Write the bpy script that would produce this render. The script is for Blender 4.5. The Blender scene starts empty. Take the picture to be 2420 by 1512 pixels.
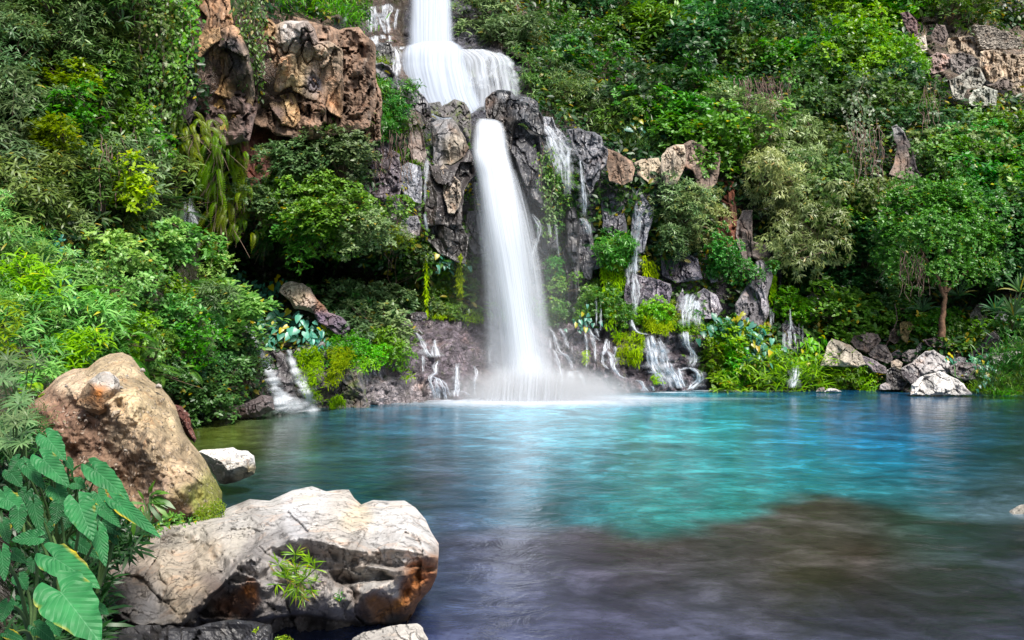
import bpy, math, random
import numpy as np
from mathutils import Vector, Matrix

# ------------------------------------------------------------------ camera, sky, sun, exposure
random.seed(7)
RNG = np.random.default_rng(7)
scene = bpy.context.scene
C = scene.collection
F = 1900.0            # focal length in units of a 2420-wide picture
CH = 2.6              # camera height above the pool
cam = bpy.data.cameras.new('camera')
cam.lens = 36 * F / 2420; cam.sensor_width = 36; cam.clip_start = 0.05; cam.clip_end = 2000
cam_o = bpy.data.objects.new('camera', cam); C.objects.link(cam_o)
cam_o.location = (0, 0, CH); cam_o.rotation_euler = (math.pi / 2, 0, 0)
scene.camera = cam_o

SUN_EL, SUN_AZ = math.radians(56), math.radians(150)    # azimuth clockwise from +Y (the view direction)
world = bpy.data.worlds.new('World'); scene.world = world; world.use_nodes = True
wn = world.node_tree.nodes; wn.clear()
sky = wn.new('ShaderNodeTexSky'); sky.sky_type = 'NISHITA'; sky.sun_disc = False
sky.sun_elevation = SUN_EL; sky.sun_rotation = SUN_AZ; sky.air_density = 1.0; sky.dust_density = 3.0
bg = wn.new('ShaderNodeBackground'); bg.inputs['Strength'].default_value = 0.10
wo = wn.new('ShaderNodeOutputWorld')
world.node_tree.links.new(sky.outputs[0], bg.inputs['Color']); world.node_tree.links.new(bg.outputs[0], wo.inputs['Surface'])
sun = bpy.data.lights.new('sun', 'SUN'); sun.energy = 3.9; sun.angle = math.radians(15); sun.color = (1, 0.95, 0.87)
sun_o = bpy.data.objects.new('sun', sun); C.objects.link(sun_o)
sd = Vector((math.sin(SUN_AZ) * math.cos(SUN_EL), math.cos(SUN_AZ) * math.cos(SUN_EL), math.sin(SUN_EL)))
sun_o.rotation_euler = sd.to_track_quat('Z', 'Y').to_euler()
scene.view_settings.view_transform = 'Standard'; scene.view_settings.look = 'None'
scene.view_settings.exposure = 0.72; scene.view_settings.gamma = 1
scene.render.engine = 'CYCLES'
scene.cycles.max_bounces = 6; scene.cycles.diffuse_bounces = 3; scene.cycles.glossy_bounces = 3
scene.cycles.transmission_bounces = 4; scene.cycles.transparent_max_bounces = 40; scene.cycles.volume_bounces = 1
scene.cycles.use_denoising = True
try: scene.cycles.denoiser = 'OPENIMAGEDENOISE'
except Exception: pass
scene.cycles.volume_step_rate = 2.0
scene.cycles.sample_clamp_indirect = 6

# ------------------------------------------------------------------ maths helpers
def W(X, Y, d):
    """World point seen at picture position (X, Y) when it stands d metres away along the view."""
    X = np.asarray(X, float); Y = np.asarray(Y, float); d = np.asarray(d, float)
    return np.stack([(X - 1210) / F * d, d + 0 * X, CH - (Y - 756) / F * d], -1)

def T(i, j, pts):
    """Points traced on a three times enlarged tile of the photograph."""
    return [(i * 806.67 + u / 3.0, j * 504.0 + v / 3.0) for u, v in pts]

def h2(ix, iy, k=0):
    a = np.sin(ix * 127.1 + iy * 311.7 + k * 74.7) * 43758.5453
    return a - np.floor(a)

def vnoise(x, y, k=0):
    ix, iy = np.floor(x), np.floor(y); fx, fy = x - ix, y - iy
    fx = fx * fx * (3 - 2 * fx); fy = fy * fy * (3 - 2 * fy)
    a = h2(ix, iy, k); b = h2(ix + 1, iy, k); c = h2(ix, iy + 1, k); d = h2(ix + 1, iy + 1, k)
    return (a + (b - a) * fx) * (1 - fy) + (c + (d - c) * fx) * fy

def fbm(x, y, k=0, n=4):
    s = 0; a = 0.5
    for i in range(n):
        s = s + a * (vnoise(x, y, k + i) - .5) * 2; x = x * 2.03 + 5.1; y = y * 2.03 + 1.7; a *= .5
    return s

def facets(x, y, k=0, tilt=.7, off=.5, crack=.15):
    """Broken rock: every cell of a cellular pattern is its own tilted plane, with a crack where cells meet."""
    wx = x + .35 * (vnoise(x * 1.3, y * 1.3, k + 50) - .5) * 2; wy = y + .35 * (vnoise(x * 1.3, y * 1.3, k + 60) - .5) * 2
    ix, iy = np.floor(wx), np.floor(wy)
    f1 = np.full(x.shape, 9.); f2 = np.full(x.shape, 9.); h = np.zeros(x.shape)
    for a in (-1, 0, 1):
        for b in (-1, 0, 1):
            cx, cy = ix + a, iy + b
            px = cx + h2(cx, cy, k + 1); py = cy + h2(cx, cy, k + 2)
            dx, dy = wx - px, wy - py; dd = np.sqrt(dx * dx + dy * dy)
            hh = off * (h2(cx, cy, k + 3) - .5) * 2 + tilt * ((h2(cx, cy, k + 4) - .5) * 2 * dx + (h2(cx, cy, k + 5) - .5) * 2 * dy)
            m = dd < f1
            f2 = np.where(m, f1, np.minimum(f2, dd)); h = np.where(m, hh, h); f1 = np.where(m, dd, f1)
    return h - crack * np.clip(1 - (f2 - f1) / .09, 0, 1)

def rbf(pts, vals, Q, power=1.0):
    """Smooth interpolation of scattered values (linear kernel plus a plane)."""
    pts = np.asarray(pts, float) / 300.; vals = np.asarray(vals, float); Q = np.asarray(Q, float) / 300.
    if vals.ndim == 1: vals = vals[:, None]
    n = len(pts)
    K = np.linalg.norm(pts[:, None] - pts[None], axis=-1) ** power
    A = np.zeros((n + 3, n + 3)); A[:n, :n] = K + np.eye(n) * -.02
    A[:n, n] = 1; A[:n, n + 1:] = pts; A[n, :n] = 1; A[n + 1:, :n] = pts.T
    sol = np.linalg.solve(A, np.vstack([vals, np.zeros((3, vals.shape[1]))]))
    out = np.empty((len(Q), vals.shape[1]))
    for i in range(0, len(Q), 40000):
        q = Q[i:i + 40000]
        K = np.linalg.norm(q[:, None] - pts[None], axis=-1) ** power
        out[i:i + 40000] = K @ sol[:n] + sol[n] + q @ sol[n + 1:]
    return out

def inside(px, py, poly):
    r = np.zeros(px.shape, bool); P = np.asarray(poly); Q = np.roll(P, -1, 0)
    for (x1, y1), (x2, y2) in zip(P, Q):
        if y1 == y2: continue
        c = ((y1 > py) != (y2 > py)) & (px < (x2 - x1) * (py - y1) / (y2 - y1) + x1)
        r ^= c
    return r

def edge_near(px, py, poly):
    """distance to and nearest point on a closed outline"""
    P = np.asarray(poly); Q = np.roll(P, -1, 0); best = np.full(px.shape, 1e9); bx = px.copy(); by = py.copy()
    for (x1, y1), (x2, y2) in zip(P, Q):
        dx, dy = x2 - x1, y2 - y1; L = dx * dx + dy * dy + 1e-9
        t = np.clip(((px - x1) * dx + (py - y1) * dy) / L, 0, 1); qx = x1 + t * dx; qy = y1 + t * dy
        d = np.hypot(px - qx, py - qy); m = d < best
        best = np.where(m, d, best); bx = np.where(m, qx, bx); by = np.where(m, qy, by)
    return best, bx, by

def soft_mask(px, py, poly, soft=14):
    d, _, _ = edge_near(px, py, poly); s = np.where(inside(px, py, poly), d, -d)
    return np.clip(s / soft + .5, 0, 1)

# ------------------------------------------------------------------ mesh and object helpers
def build(name, V, quads=None, tris=None, mat=None, attrs=None, smooth=True, parent=None, uv=None, loc=None):
    V = np.asarray(V, np.float32).reshape(-1, 3)
    if loc is not None: V = V - np.asarray(loc, np.float32)
    me = bpy.data.meshes.new(name)
    q = np.zeros((0, 4), np.int32) if quads is None else np.asarray(quads, np.int32).reshape(-1, 4)
    t = np.zeros((0, 3), np.int32) if tris is None else np.asarray(tris, np.int32).reshape(-1, 3)
    nl = q.size + t.size; nf = len(q) + len(t)
    me.vertices.add(len(V)); me.vertices.foreach_set('co', V.ravel())
    me.loops.add(nl); me.loops.foreach_set('vertex_index', np.concatenate([q.ravel(), t.ravel()]))
    me.polygons.add(nf)
    st = np.concatenate([np.arange(len(q)) * 4, q.size + np.arange(len(t)) * 3]).astype(np.int32)
    me.polygons.foreach_set('loop_start', st)
    me.polygons.foreach_set('loop_total', np.concatenate([np.full(len(q), 4), np.full(len(t), 3)]).astype(np.int32))
    me.polygons.foreach_set('use_smooth', np.full(nf, smooth))
    for k, a in (attrs or {}).items():
        a = np.asarray(a, np.float32)
        if a.ndim == 1:
            me.attributes.new(k, 'FLOAT', 'POINT').data.foreach_set('value', a)
        elif a.shape[1] == 3:
            me.attributes.new(k, 'FLOAT_VECTOR', 'POINT').data.foreach_set('vector', a.ravel())
    me.update(calc_edges=True); me.validate()
    if mat: me.materials.append(mat)
    o = bpy.data.objects.new(name, me); C.objects.link(o)
    if loc is not None: o.location = [float(v) for v in loc]
    if parent: o.parent = parent
    return o

def tag(o, label=None, cat=None, group=None, kind=None):
    if label: o['label'] = label
    if cat: o['category'] = cat
    if group: o['group'] = group
    if kind: o['kind'] = kind
    return o

def empty(name, loc, label, cat, group=None):
    o = bpy.data.objects.new(name, None); C.objects.link(o); o.location = [float(v) for v in loc]; o.empty_display_size = .2
    return tag(o, label, cat, group)

class MB:
    """collects pieces of one mesh"""
    def __init__(s): s.V = []; s.Q = []; s.Tr = []; s.A = []; s.n = 0
    def add(s, V, Q=None, Tr=None, a=0.5):
        V = np.asarray(V, float).reshape(-1, 3)
        if Q is not None and len(Q): s.Q.append(np.asarray(Q) + s.n)
        if Tr is not None and len(Tr): s.Tr.append(np.asarray(Tr) + s.n)
        s.V.append(V); s.A.append(np.broadcast_to(np.asarray(a, float), (len(V),)).copy()); s.n += len(V)
    def tube(s, P, r, sides=4, a=.5):
        P = np.asarray(P, float); n = len(P); r = np.broadcast_to(np.asarray(r, float), (n,))
        t = np.gradient(P, axis=0); t /= np.linalg.norm(t, axis=1)[:, None] + 1e-9
        up = np.where(np.abs(t[:, 2:3]) > .9, np.array([[1., 0, 0]]), np.array([[0, 0, 1.]]))
        u = np.cross(t, up); u /= np.linalg.norm(u, axis=1)[:, None] + 1e-9; w = np.cross(t, u)
        an = np.arange(sides) * 2 * math.pi / sides
        V = P[:, None] + r[:, None, None] * (u[:, None] * np.cos(an)[None, :, None] + w[:, None] * np.sin(an)[None, :, None])
        i = np.arange(n - 1)[:, None] * sides; j = np.arange(sides)[None]; j2 = (j + 1) % sides
        Q = np.stack([i + j, i + j2, i + sides + j2, i + sides + j], -1).reshape(-1, 4)
        s.add(V.reshape(-1, 3), Q, None, a)
    def make(s, name, mat, parent=None, smooth=True, loc=None):
        V = np.concatenate(s.V) if s.V else np.zeros((0, 3))
        return build(name, V, np.concatenate(s.Q) if s.Q else None, np.concatenate(s.Tr) if s.Tr else None,
                     mat, {'v': np.concatenate(s.A)}, smooth, parent, loc=loc)

# ------------------------------------------------------------------ materials
def new_mat(name):
    m = bpy.data.materials.new(name); m.use_nodes = True; nt = m.node_tree; nt.nodes.clear()
    return m, nt, nt.nodes, nt.links

def N(nodes, t, **kw):
    n = nodes.new(t)
    for k, v in kw.items():
        if k in n.inputs: n.inputs[k].default_value = v
        else: setattr(n, k, v)
    return n

def math_node(nt, op, a, b=None, clamp=False):
    n = nt.nodes.new('ShaderNodeMath'); n.operation = op; n.use_clamp = clamp
    for i, x in enumerate((a, b)):
        if x is None: continue
        if hasattr(x, 'links'): nt.links.new(x, n.inputs[i])
        else: n.inputs[i].default_value = x
    return n.outputs[0]

def mix_col(nt, fac, a, b, mode='MIX'):
    n = nt.nodes.new('ShaderNodeMix'); n.data_type = 'RGBA'; n.blend_type = mode
    for i, x in ((0, fac), (6, a), (7, b)):
        if hasattr(x, 'links'): nt.links.new(x, n.inputs[i])
        elif i == 0: n.inputs[0].default_value = x
        else: n.inputs[i].default_value = (*x, 1) if len(x) == 3 else x
    return n.outputs[2]

def ramp(nt, fac, stops):
    n = nt.nodes.new('ShaderNodeValToRGB'); nt.links.new(fac, n.inputs[0]); e = n.color_ramp.elements
    while len(e) < len(stops): e.new(.5)
    for el, (p, c) in zip(e, stops):
        el.position = p; el.color = (c, c, c, 1) if not hasattr(c, '__len__') else (*c, 1)
    return n.outputs[0]

def rock_material(name, ridged=0.0, rough=.75, wet=.0, bump=.6, scale=1.0, streak=.35, pebbly=0.0, grain=1.0, pits=0.0, moss=0.0, spec=.35, bdist=.05):
    """Stone. The mesh attribute 'col' is the stone's own colour; noise breaks it up, cracks and grain give the relief."""
    m, nt, n, l = new_mat(name)
    out = N(n, 'ShaderNodeOutputMaterial'); p = N(n, 'ShaderNodeBsdfPrincipled'); l.new(p.outputs[0], out.inputs[0])
    geo = N(n, 'ShaderNodeNewGeometry'); pos = geo.outputs['Position']
    at = N(n, 'ShaderNodeAttribute', attribute_name='col')
    def noise(s, det=6, ro=.6, vec=pos, dist=0):
        t = N(n, 'ShaderNodeTexNoise'); t.inputs['Scale'].default_value = s * scale; t.inputs['Detail'].default_value = det
        t.inputs['Roughness'].default_value = ro; t.inputs['Distortion'].default_value = dist; l.new(vec, t.inputs['Vector']); return t.outputs[0]
    mp = N(n, 'ShaderNodeMapping'); mp.inputs['Scale'].default_value = (1, 1, .16); l.new(pos, mp.inputs[0])
    big = noise(.9, 5, .6); fine = noise(9, 7, .65); st = noise(3.2, 5, .65, mp.outputs[0], .6)
    v = N(n, 'ShaderNodeTexVoronoi', feature='DISTANCE_TO_EDGE'); v.inputs['Scale'].default_value = .8 * scale
    wp = N(n, 'ShaderNodeVectorMath', operation='ADD'); sc = N(n, 'ShaderNodeVectorMath', operation='SCALE'); sc.inputs['Scale'].default_value = 1.1 / scale
    nz = N(n, 'ShaderNodeTexNoise'); nz.inputs['Scale'].default_value = 1.4 * scale; nz.inputs['Detail'].default_value = 4; l.new(pos, nz.inputs['Vector'])
    l.new(nz.outputs[1], sc.inputs[0]); l.new(pos, wp.inputs[0]); l.new(sc.outputs[0], wp.inputs[1]); l.new(wp.outputs[0], v.inputs['Vector'])
    crack = ramp(nt, v.outputs['Distance'], [(0, 0.0), (.012, 1.0)])
    k1 = ramp(nt, big, [(.3, 1 - .45 * grain), (.7, 1 + .35 * grain)]); k2 = ramp(nt, fine, [(.3, 1 - .38 * grain), (.68, 1 + .3 * grain)]); k3 = ramp(nt, st, [(.38, 1 - streak), (.62, 1 + streak)])
    c = mix_col(nt, 1, at.outputs['Color'], k1, 'MULTIPLY'); c = mix_col(nt, 1, c, k2, 'MULTIPLY'); c = mix_col(nt, 1, c, k3, 'MULTIPLY')
    # pale mineral runs and warm stains
    pale = ramp(nt, noise(2.3, 6, .7, mp.outputs[0], 1.2), [(.58, 0), (.68, .5)])
    c = mix_col(nt, math_node(nt, 'MULTIPLY', pale, streak), c, (.55, .5, .44))
    warm = ramp(nt, noise(1.3, 4, .6), [(.55, 0), (.7, .35)])
    c = mix_col(nt, warm, c, mix_col(nt, 1, c, (1.5, .95, .6), 'MULTIPLY'))
    c = mix_col(nt, math_node(nt, 'MULTIPLY', math_node(nt, 'SUBTRACT', 1, crack), .55), c, (.02, .017, .015))
    if moss:
        mm = ramp(nt, noise(2.2, 6, .7), [(.62 - .2 * moss, 0), (.7 - .15 * moss, 1)])
        c = mix_col(nt, math_node(nt, 'MULTIPLY', mm, min(1, moss * 1.3)), c, (.10, .15, .015))
    hgt = math_node(nt, 'ADD', math_node(nt, 'MULTIPLY', fine, .55), math_node(nt, 'MULTIPLY', crack, .35))
    hgt = math_node(nt, 'ADD', hgt, math_node(nt, 'MULTIPLY', noise(3.0, 6, .6, pos, 1.0), 1.1))
    if pebbly:
        v2 = N(n, 'ShaderNodeTexVoronoi'); v2.inputs['Scale'].default_value = 5.5 * scale; l.new(pos, v2.inputs['Vector'])
        rr = N(n, 'ShaderNodeSeparateColor'); l.new(v2.outputs['Color'], rr.inputs[0])
        pb = math_node(nt, 'MULTIPLY', ramp(nt, v2.outputs['Distance'], [(.22, 1), (.42, 0)]), ramp(nt, rr.outputs[0], [(.45, 0), (.6, 1)]))
        c = mix_col(nt, math_node(nt, 'MULTIPLY', pb, .55 * pebbly), c, (.5, .42, .34))
        hgt = math_node(nt, 'ADD', hgt, math_node(nt, 'MULTIPLY', pb, .9 * pebbly))
    if pits:
        v3 = N(n, 'ShaderNodeTexVoronoi'); v3.inputs['Scale'].default_value = 4.5 * scale; l.new(wp.outputs[0], v3.inputs['Vector'])
        r3 = N(n, 'ShaderNodeSeparateColor'); l.new(v3.outputs['Color'], r3.inputs[0])
        pt = math_node(nt, 'MULTIPLY', ramp(nt, v3.outputs['Distance'], [(.07, 1), (.2, 0)]), ramp(nt, r3.outputs[0], [(.5, 0), (.7, 1)]))
        c = mix_col(nt, math_node(nt, 'MULTIPLY', pt, .6 * pits), c, (.06, .05, .045)); hgt = math_node(nt, 'SUBTRACT', hgt, math_node(nt, 'MULTIPLY', pt, .8 * pits))
        rl = math_node(nt, 'ABSOLUTE', math_node(nt, 'SUBTRACT', noise(.75, 7, .62, pos, .4), .5)); ln_ = ramp(nt, rl, [(0, 1), (.012, 0)])
        c = mix_col(nt, math_node(nt, 'MULTIPLY', ln_, .55 * pits), c, (.07, .06, .055)); hgt = math_node(nt, 'SUBTRACT', hgt, math_node(nt, 'MULTIPLY', ln_, .7 * pits))
    if ridged:
        rd = math_node(nt, 'ABSOLUTE', math_node(nt, 'SUBTRACT', noise(1.9, 5, .55, pos, 1.6), .5))
        hgt = math_node(nt, 'ADD', hgt, math_node(nt, 'MULTIPLY', rd, 9 * ridged))
        c = mix_col(nt, 1, c, ramp(nt, rd, [(0, .45), (.05, 1.0), (.2, 1.25)]), 'MULTIPLY')
    b = N(n, 'ShaderNodeBump'); b.inputs['Strength'].default_value = bump; b.inputs['Distance'].default_value = bdist / scale
    l.new(hgt, b.inputs['Height']); l.new(b.outputs[0], p.inputs['Normal']); l.new(c, p.inputs['Base Color'])
    rg = ramp(nt, noise(2, 4, .6), [(.35, max(.08, rough - .45 * wet)), (.65, min(1, rough + .1))]); l.new(rg, p.inputs['Roughness'])
    p.inputs['Specular IOR Level'].default_value = spec + wet * .4
    return m

def leaf_material(name, c1, c2, c3=None, transl=.25, rough=.42, spec=.5, f3=.06, objvar=.35):
    """Leaves. 'v' differs from leaf to leaf; Object Info Random differs from plant to plant."""
    m, nt, n, l = new_mat(name)
    out = N(n, 'ShaderNodeOutputMaterial'); p = N(n, 'ShaderNodeBsdfPrincipled')
    at = N(n, 'ShaderNodeAttribute', attribute_name='v'); oi = N(n, 'ShaderNodeObjectInfo')
    c = mix_col(nt, at.outputs['Fac'], c1, c2)
    if c3: c = mix_col(nt, ramp(nt, at.outputs['Fac'], [(1 - f3 - .02, 0), (1 - f3, 1)]), c, c3)
    k = N(n, 'ShaderNodeMapRange'); l.new(oi.outputs['Random'], k.inputs[0]); k.inputs[3].default_value = 1 - objvar; k.inputs[4].default_value = 1 + objvar
    hs = N(n, 'ShaderNodeHueSaturation'); hs.inputs['Saturation'].default_value = 1.1; l.new(c, hs.inputs['Color']); l.new(k.outputs[0], hs.inputs['Value'])
    hv = math_node(nt, 'FRACT', math_node(nt, 'MULTIPLY', oi.outputs['Random'], 7.31)); kk = N(n, 'ShaderNodeMapRange'); l.new(hv, kk.inputs[0]); kk.inputs[3].default_value = .475; kk.inputs[4].default_value = .53
    l.new(kk.outputs[0], hs.inputs['Hue']); l.new(hs.outputs[0], p.inputs['Base Color'])
    p.inputs['Roughness'].default_value = rough; p.inputs['Specular IOR Level'].default_value = spec
    tr = N(n, 'ShaderNodeBsdfTranslucent'); g = N(n, 'ShaderNodeHueSaturation'); g.inputs['Value'].default_value = 1.5; g.inputs['Saturation'].default_value = 1.1
    l.new(hs.outputs[0], g.inputs['Color']); l.new(g.outputs[0], tr.inputs['Color'])
    mx = N(n, 'ShaderNodeMixShader'); mx.inputs[0].default_value = transl
    l.new(p.outputs[0], mx.inputs[1]); l.new(tr.outputs[0], mx.inputs[2]); l.new(mx.outputs[0], out.inputs[0])
    return m

def plain_material(name, c1, c2, rough=.8, scale=6.):
    m, nt, n, l = new_mat(name)
    out = N(n, 'ShaderNodeOutputMaterial'); p = N(n, 'ShaderNodeBsdfPrincipled'); l.new(p.outputs[0], out.inputs[0])
    t = N(n, 'ShaderNodeTexNoise'); t.inputs['Scale'].default_value = scale; t.inputs['Detail'].default_value = 5
    geo = N(n, 'ShaderNodeNewGeometry'); l.new(geo.outputs['Position'], t.inputs['Vector'])
    l.new(mix_col(nt, ramp(nt, t.outputs[0], [(.35, 0), (.65, 1)]), c1, c2), p.inputs['Base Color']); p.inputs['Roughness'].default_value = rough
    b = N(n, 'ShaderNodeBump'); b.inputs['Strength'].default_value = .4; b.inputs['Distance'].default_value = .03; l.new(t.outputs[0], b.inputs['Height']); l.new(b.outputs[0], p.inputs['Normal'])
    return m

def silk_material(name, col=(.74, .79, .86), su=22., sv=.3, cov=1.0, contrast=.4):
    """Falling water seen over a long exposure: white, in threads that run along the fall. uv attribute: (across, along, cover)."""
    m, nt, n, l = new_mat(name)
    out = N(n, 'ShaderNodeOutputMaterial'); at = N(n, 'ShaderNodeAttribute', attribute_name='uvc')
    s = N(n, 'ShaderNodeSeparateXYZ'); l.new(at.outputs['Vector'], s.inputs[0])
    cb = N(n, 'ShaderNodeCombineXYZ'); l.new(math_node(nt, 'MULTIPLY', s.outputs[0], su), cb.inputs[0]); l.new(math_node(nt, 'MULTIPLY', s.outputs[1], sv), cb.inputs[1])
    t = N(n, 'ShaderNodeTexNoise'); t.inputs['Scale'].default_value = 1; t.inputs['Detail'].default_value = 4; t.inputs['Roughness'].default_value = .6; l.new(cb.outputs[0], t.inputs['Vector'])
    k = ramp(nt, t.outputs[0], [(.36, 1 - contrast), (.6, 1.0)])
    a = math_node(nt, 'MULTIPLY', math_node(nt, 'MULTIPLY', s.outputs[2], k), cov, True)
    d = N(n, 'ShaderNodeBsdfDiffuse'); d.inputs['Color'].default_value = (*col, 1)
    tl = N(n, 'ShaderNodeBsdfTranslucent'); tl.inputs['Color'].default_value = (*col, 1)
    m1 = N(n, 'ShaderNodeMixShader'); m1.inputs[0].default_value = .35; l.new(d.outputs[0], m1.inputs[1]); l.new(tl.outputs[0], m1.inputs[2])
    tp = N(n, 'ShaderNodeBsdfTransparent'); m2 = N(n, 'ShaderNodeMixShader'); l.new(a, m2.inputs[0]); l.new(tp.outputs[0], m2.inputs[1]); l.new(m1.outputs[0], m2.inputs[2])
    l.new(m2.outputs[0], out.inputs[0])
    return m
# ------------------------------------------------------------------ the cliff and its slopes
DP = [  # (X, Y, distance) anchor points of the ground and cliff
 (-500,0,17),(-500,500,12),(-500,1000,6),(-500,1600,3),
 (0,0,20),(0,-400,26),(300,0,22.5),(450,0,24),(450,250,23),(0,300,18),(0,500,16.5),(200,500,19),(350,500,21.5),(420,440,25.5),(460,500,26),(470,540,24.5),
 (200,700,16),(0,700,14),(0,830,11.5),(400,650,20),(500,800,21),(350,850,18),(550,900,22),(620,965,23),(460,990,21.8),(300,930,17),(150,850,13.5),
 (0,1000,8.5),(100,1200,7),(0,1500,4.3),(230,1500,5.6),(0,1250,5.6),(250,1050,14),(480,1100,18.5),(400,1250,12),(560,1250,16),(700,1100,24),(150,1650,4),(400,1600,7),
 (700,150,25),(600,150,24.5),(870,250,26.5),(700,300,26.5),(620,400,27),(680,420,26.8),(560,540,25.5),(700,560,25.8),(860,560,26),(930,560,27),
 (560,640,30),(750,650,32),(900,650,31),(800,610,29),(700,750,27.5),(900,760,28),(740,780,25),(850,800,25),(760,860,24.2),(860,950,24.4),
 (950,800,26.4),(950,945,25.2),(1050,770,28.6),(1000,940,25.6),(1050,940,26),(1000,740,29.6),(1000,600,29.8),
 (1050,450,30.4),(1100,600,30),(1100,740,30),(1230,750,30),(1200,450,31.5),(1230,620,31),(1160,290,32),(1160,240,35),(1230,770,29),(1200,955,26.4),(1120,950,26.4),(1300,950,27),
 (1350,775,29.6),(1350,745,30.6),(1400,935,28.2),(1600,770,30.2),(1600,925,29.2),(1500,930,28.8),(1500,780,30),(1200,860,28),(1350,860,29),
 (950,250,31),(900,400,29),(960,400,29.2),(1020,240,36),(1020,110,38),(1050,100,40),(1020,0,42),(1020,-300,50),(880,60,38),(850,150,33),(850,0,36),(780,0,34),(1180,200,37),(1180,110,38.5),(1290,250,35.5),(1300,100,42),
 (750,-300,32),(500,-300,26),(600,0,25),(800,40,27),
 (1300,330,32),(1400,370,32),(1550,385,31.8),(1650,400,31.8),(1300,500,31.6),(1450,600,31.8),(1550,650,31.4),(1700,650,32.6),(1780,700,31.8),
 (1450,200,41),(1450,0,50),(1700,150,43),(1700,0,50),(1600,300,36.5),(1900,300,36.5),(2000,100,44),(2000,0,48),(2300,150,42),(2420,0,50),(2150,400,34.5),(2400,300,38),
 (2420,500,32),(2000,500,33),(1850,600,33.5),(1900,740,34),(2150,650,34.5),(2300,700,33),(2200,800,31.6),(2000,840,32),(2420,800,30),(2420,920,28),(2150,935,28.6),(1900,930,30),(1700,928,30.4),
 (1500,-300,62),(2000,-300,60),(2500,-300,60),(3000,0,48),(3000,500,34),(3000,900,26),
 (860,1100,25),(1200,1100,27.5),(1600,1100,29.8),(2000,1100,30.5),(2400,1100,28.5),(3000,1100,26),(1000,1600,26),(2000,1600,29),(3000,1600,26),(700,1300,24)]
DP = np.array(DP, float)
GX0, GX1, GY0, GY1, GS = -800, 3220, -520, 1500, 5.0
gx = np.arange(GX0, GX1 + 1, GS); gy = np.arange(GY0, GY1 + 1, GS)
GXX, GYY = np.meshgrid(gx, gy)
cx = np.arange(GX0, GX1 + 41, 20.); cy = np.arange(GY0, GY1 + 41, 20.); CXX, CYY = np.meshgrid(cx, cy)
coarse = rbf(DP[:, :2], DP[:, 2], np.stack([CXX.ravel(), CYY.ravel()], -1))[:, 0].reshape(CXX.shape)
coarse = np.maximum(coarse, 3.0)

def bil(A, x0, y0, s, X, Y):
    fx = np.clip((np.asarray(X, float) - x0) / s, 0, A.shape[1] - 1.001); fy = np.clip((np.asarray(Y, float) - y0) / s, 0, A.shape[0] - 1.001)
    ix = fx.astype(int); iy = fy.astype(int); fx = fx - ix; fy = fy - iy
    return (A[iy, ix] * (1 - fx) + A[iy, ix + 1] * fx) * (1 - fy) + (A[iy + 1, ix] * (1 - fx) + A[iy + 1, ix + 1] * fx) * fy

def depth0(X, Y): return bil(coarse, GX0, GY0, 20., X, Y)

D = depth0(GXX, GYY)
P0 = W(GXX, GYY, D); wx, wz = P0[..., 0], P0[..., 2]
jx = GXX + 14 * fbm(GXX / 40, GYY / 40, 3, 3); jy = GYY + 14 * fbm(GXX / 40 + 9, GYY / 40, 5, 3)   # ragged patch edges

DARK = (.045, .035, .028)
terr = np.empty(GXX.shape + (3,)); terr[:] = (.05, .036, .024)
relief = np.full(GXX.shape, .35)
def zone(poly, col, rel, soft=16):
    k = soft_mask(jx, jy, poly, soft)[..., None]
    terr[:] = terr * (1 - k) + np.array(col) * k; relief[:] = relief * (1 - k[..., 0]) + rel * k[..., 0]
zone([(820,-60),(960,-60),(960,120),(930,240),(1000,300),(1130,300),(1250,230),(1240,150),(1140,100),(1130,-60)], (.10,.10,.125), .8)      # wet rock of the top tier
zone([(440,-60),(900,-60),(1000,260),(1010,560),(560,560),(540,380),(440,260)], (.15,.10,.075), .7)          # brown crags
zone(T(0,0,[(1650,860),(1900,900),(2050,1000),(1960,1230),(1880,1400),(1740,1420),(1700,1100)]), (.15,.055,.045), .5)   # red-brown wall
zone(T(1,0,[(120,1000),(360,980),(620,1150),(620,1512),(300,1512),(140,1250)]), (.17,.15,.18), .5)
zone([(1000,260),(1120,300),(1480,300),(1640,360),(1690,440),(1560,700),(1500,760),(1000,760)], (.075,.075,.085), .7)     # dark rock around the main fall
zone([(1110,560),(1120,750),(1010,760),(990,620)], (.06,.055,.03), .5)
zone([(1660,400),(1800,430),(1830,760),(1660,760)], (.10,.085,.085), .8)
zone([(1480,640),(1720,640),(1720,780),(1500,780)], (.15,.13,.16), .5)
zone([(640,870),(700,830),(860,840),(950,750),(1100,750),(1700,760),(1680,930),(1300,965),(700,990),(660,940)], (.19,.16,.19), .85)   # low wall under the falls
zone([(860,880),(1000,900),(1060,960),(860,975),(800,930)], (.36,.32,.34), .9)
zone([(600,850),(740,850),(760,980),(640,990)], (.10,.095,.09), .6)
zone([(1640,50),(2110,-40)][:0] + [(2140,0),(2500,60),(2500,270),(2340,250),(2240,180),(2170,100)], (.26,.20,.155), 1.1)
zone([(1930,800),(2480,800),(2480,1000),(1930,1000)], (.09,.08,.075), .6)
zone([(540,585),(700,600),(930,600),(960,700),(880,750),(740,720),(640,700),(540,660)], (.02,.022,.013), .5)  # cave recess: its shade painted in as near-black ground
zone([(1690,430),(1740,430),(1740,600),(1690,600)], (.13,.04,.03), .5)
crk = fbm(wx * .55, wz * .4, 91, 4); crk2 = fbm(wx * 1.3, wz * 1.1, 95, 4)
big = facets(wx / 2.0, wz / 2.4, 1, .5, .35, .1); mid = facets(wx / .8, wz / .9, 11, .5, .4, .2); fine = facets(wx / .3, wz / .28, 21, .5, .4, .2)
lowwall = soft_mask(GXX, GYY, [(640,850),(860,840),(950,750),(1700,760),(1700,960),(640,1000)], 30)
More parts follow.
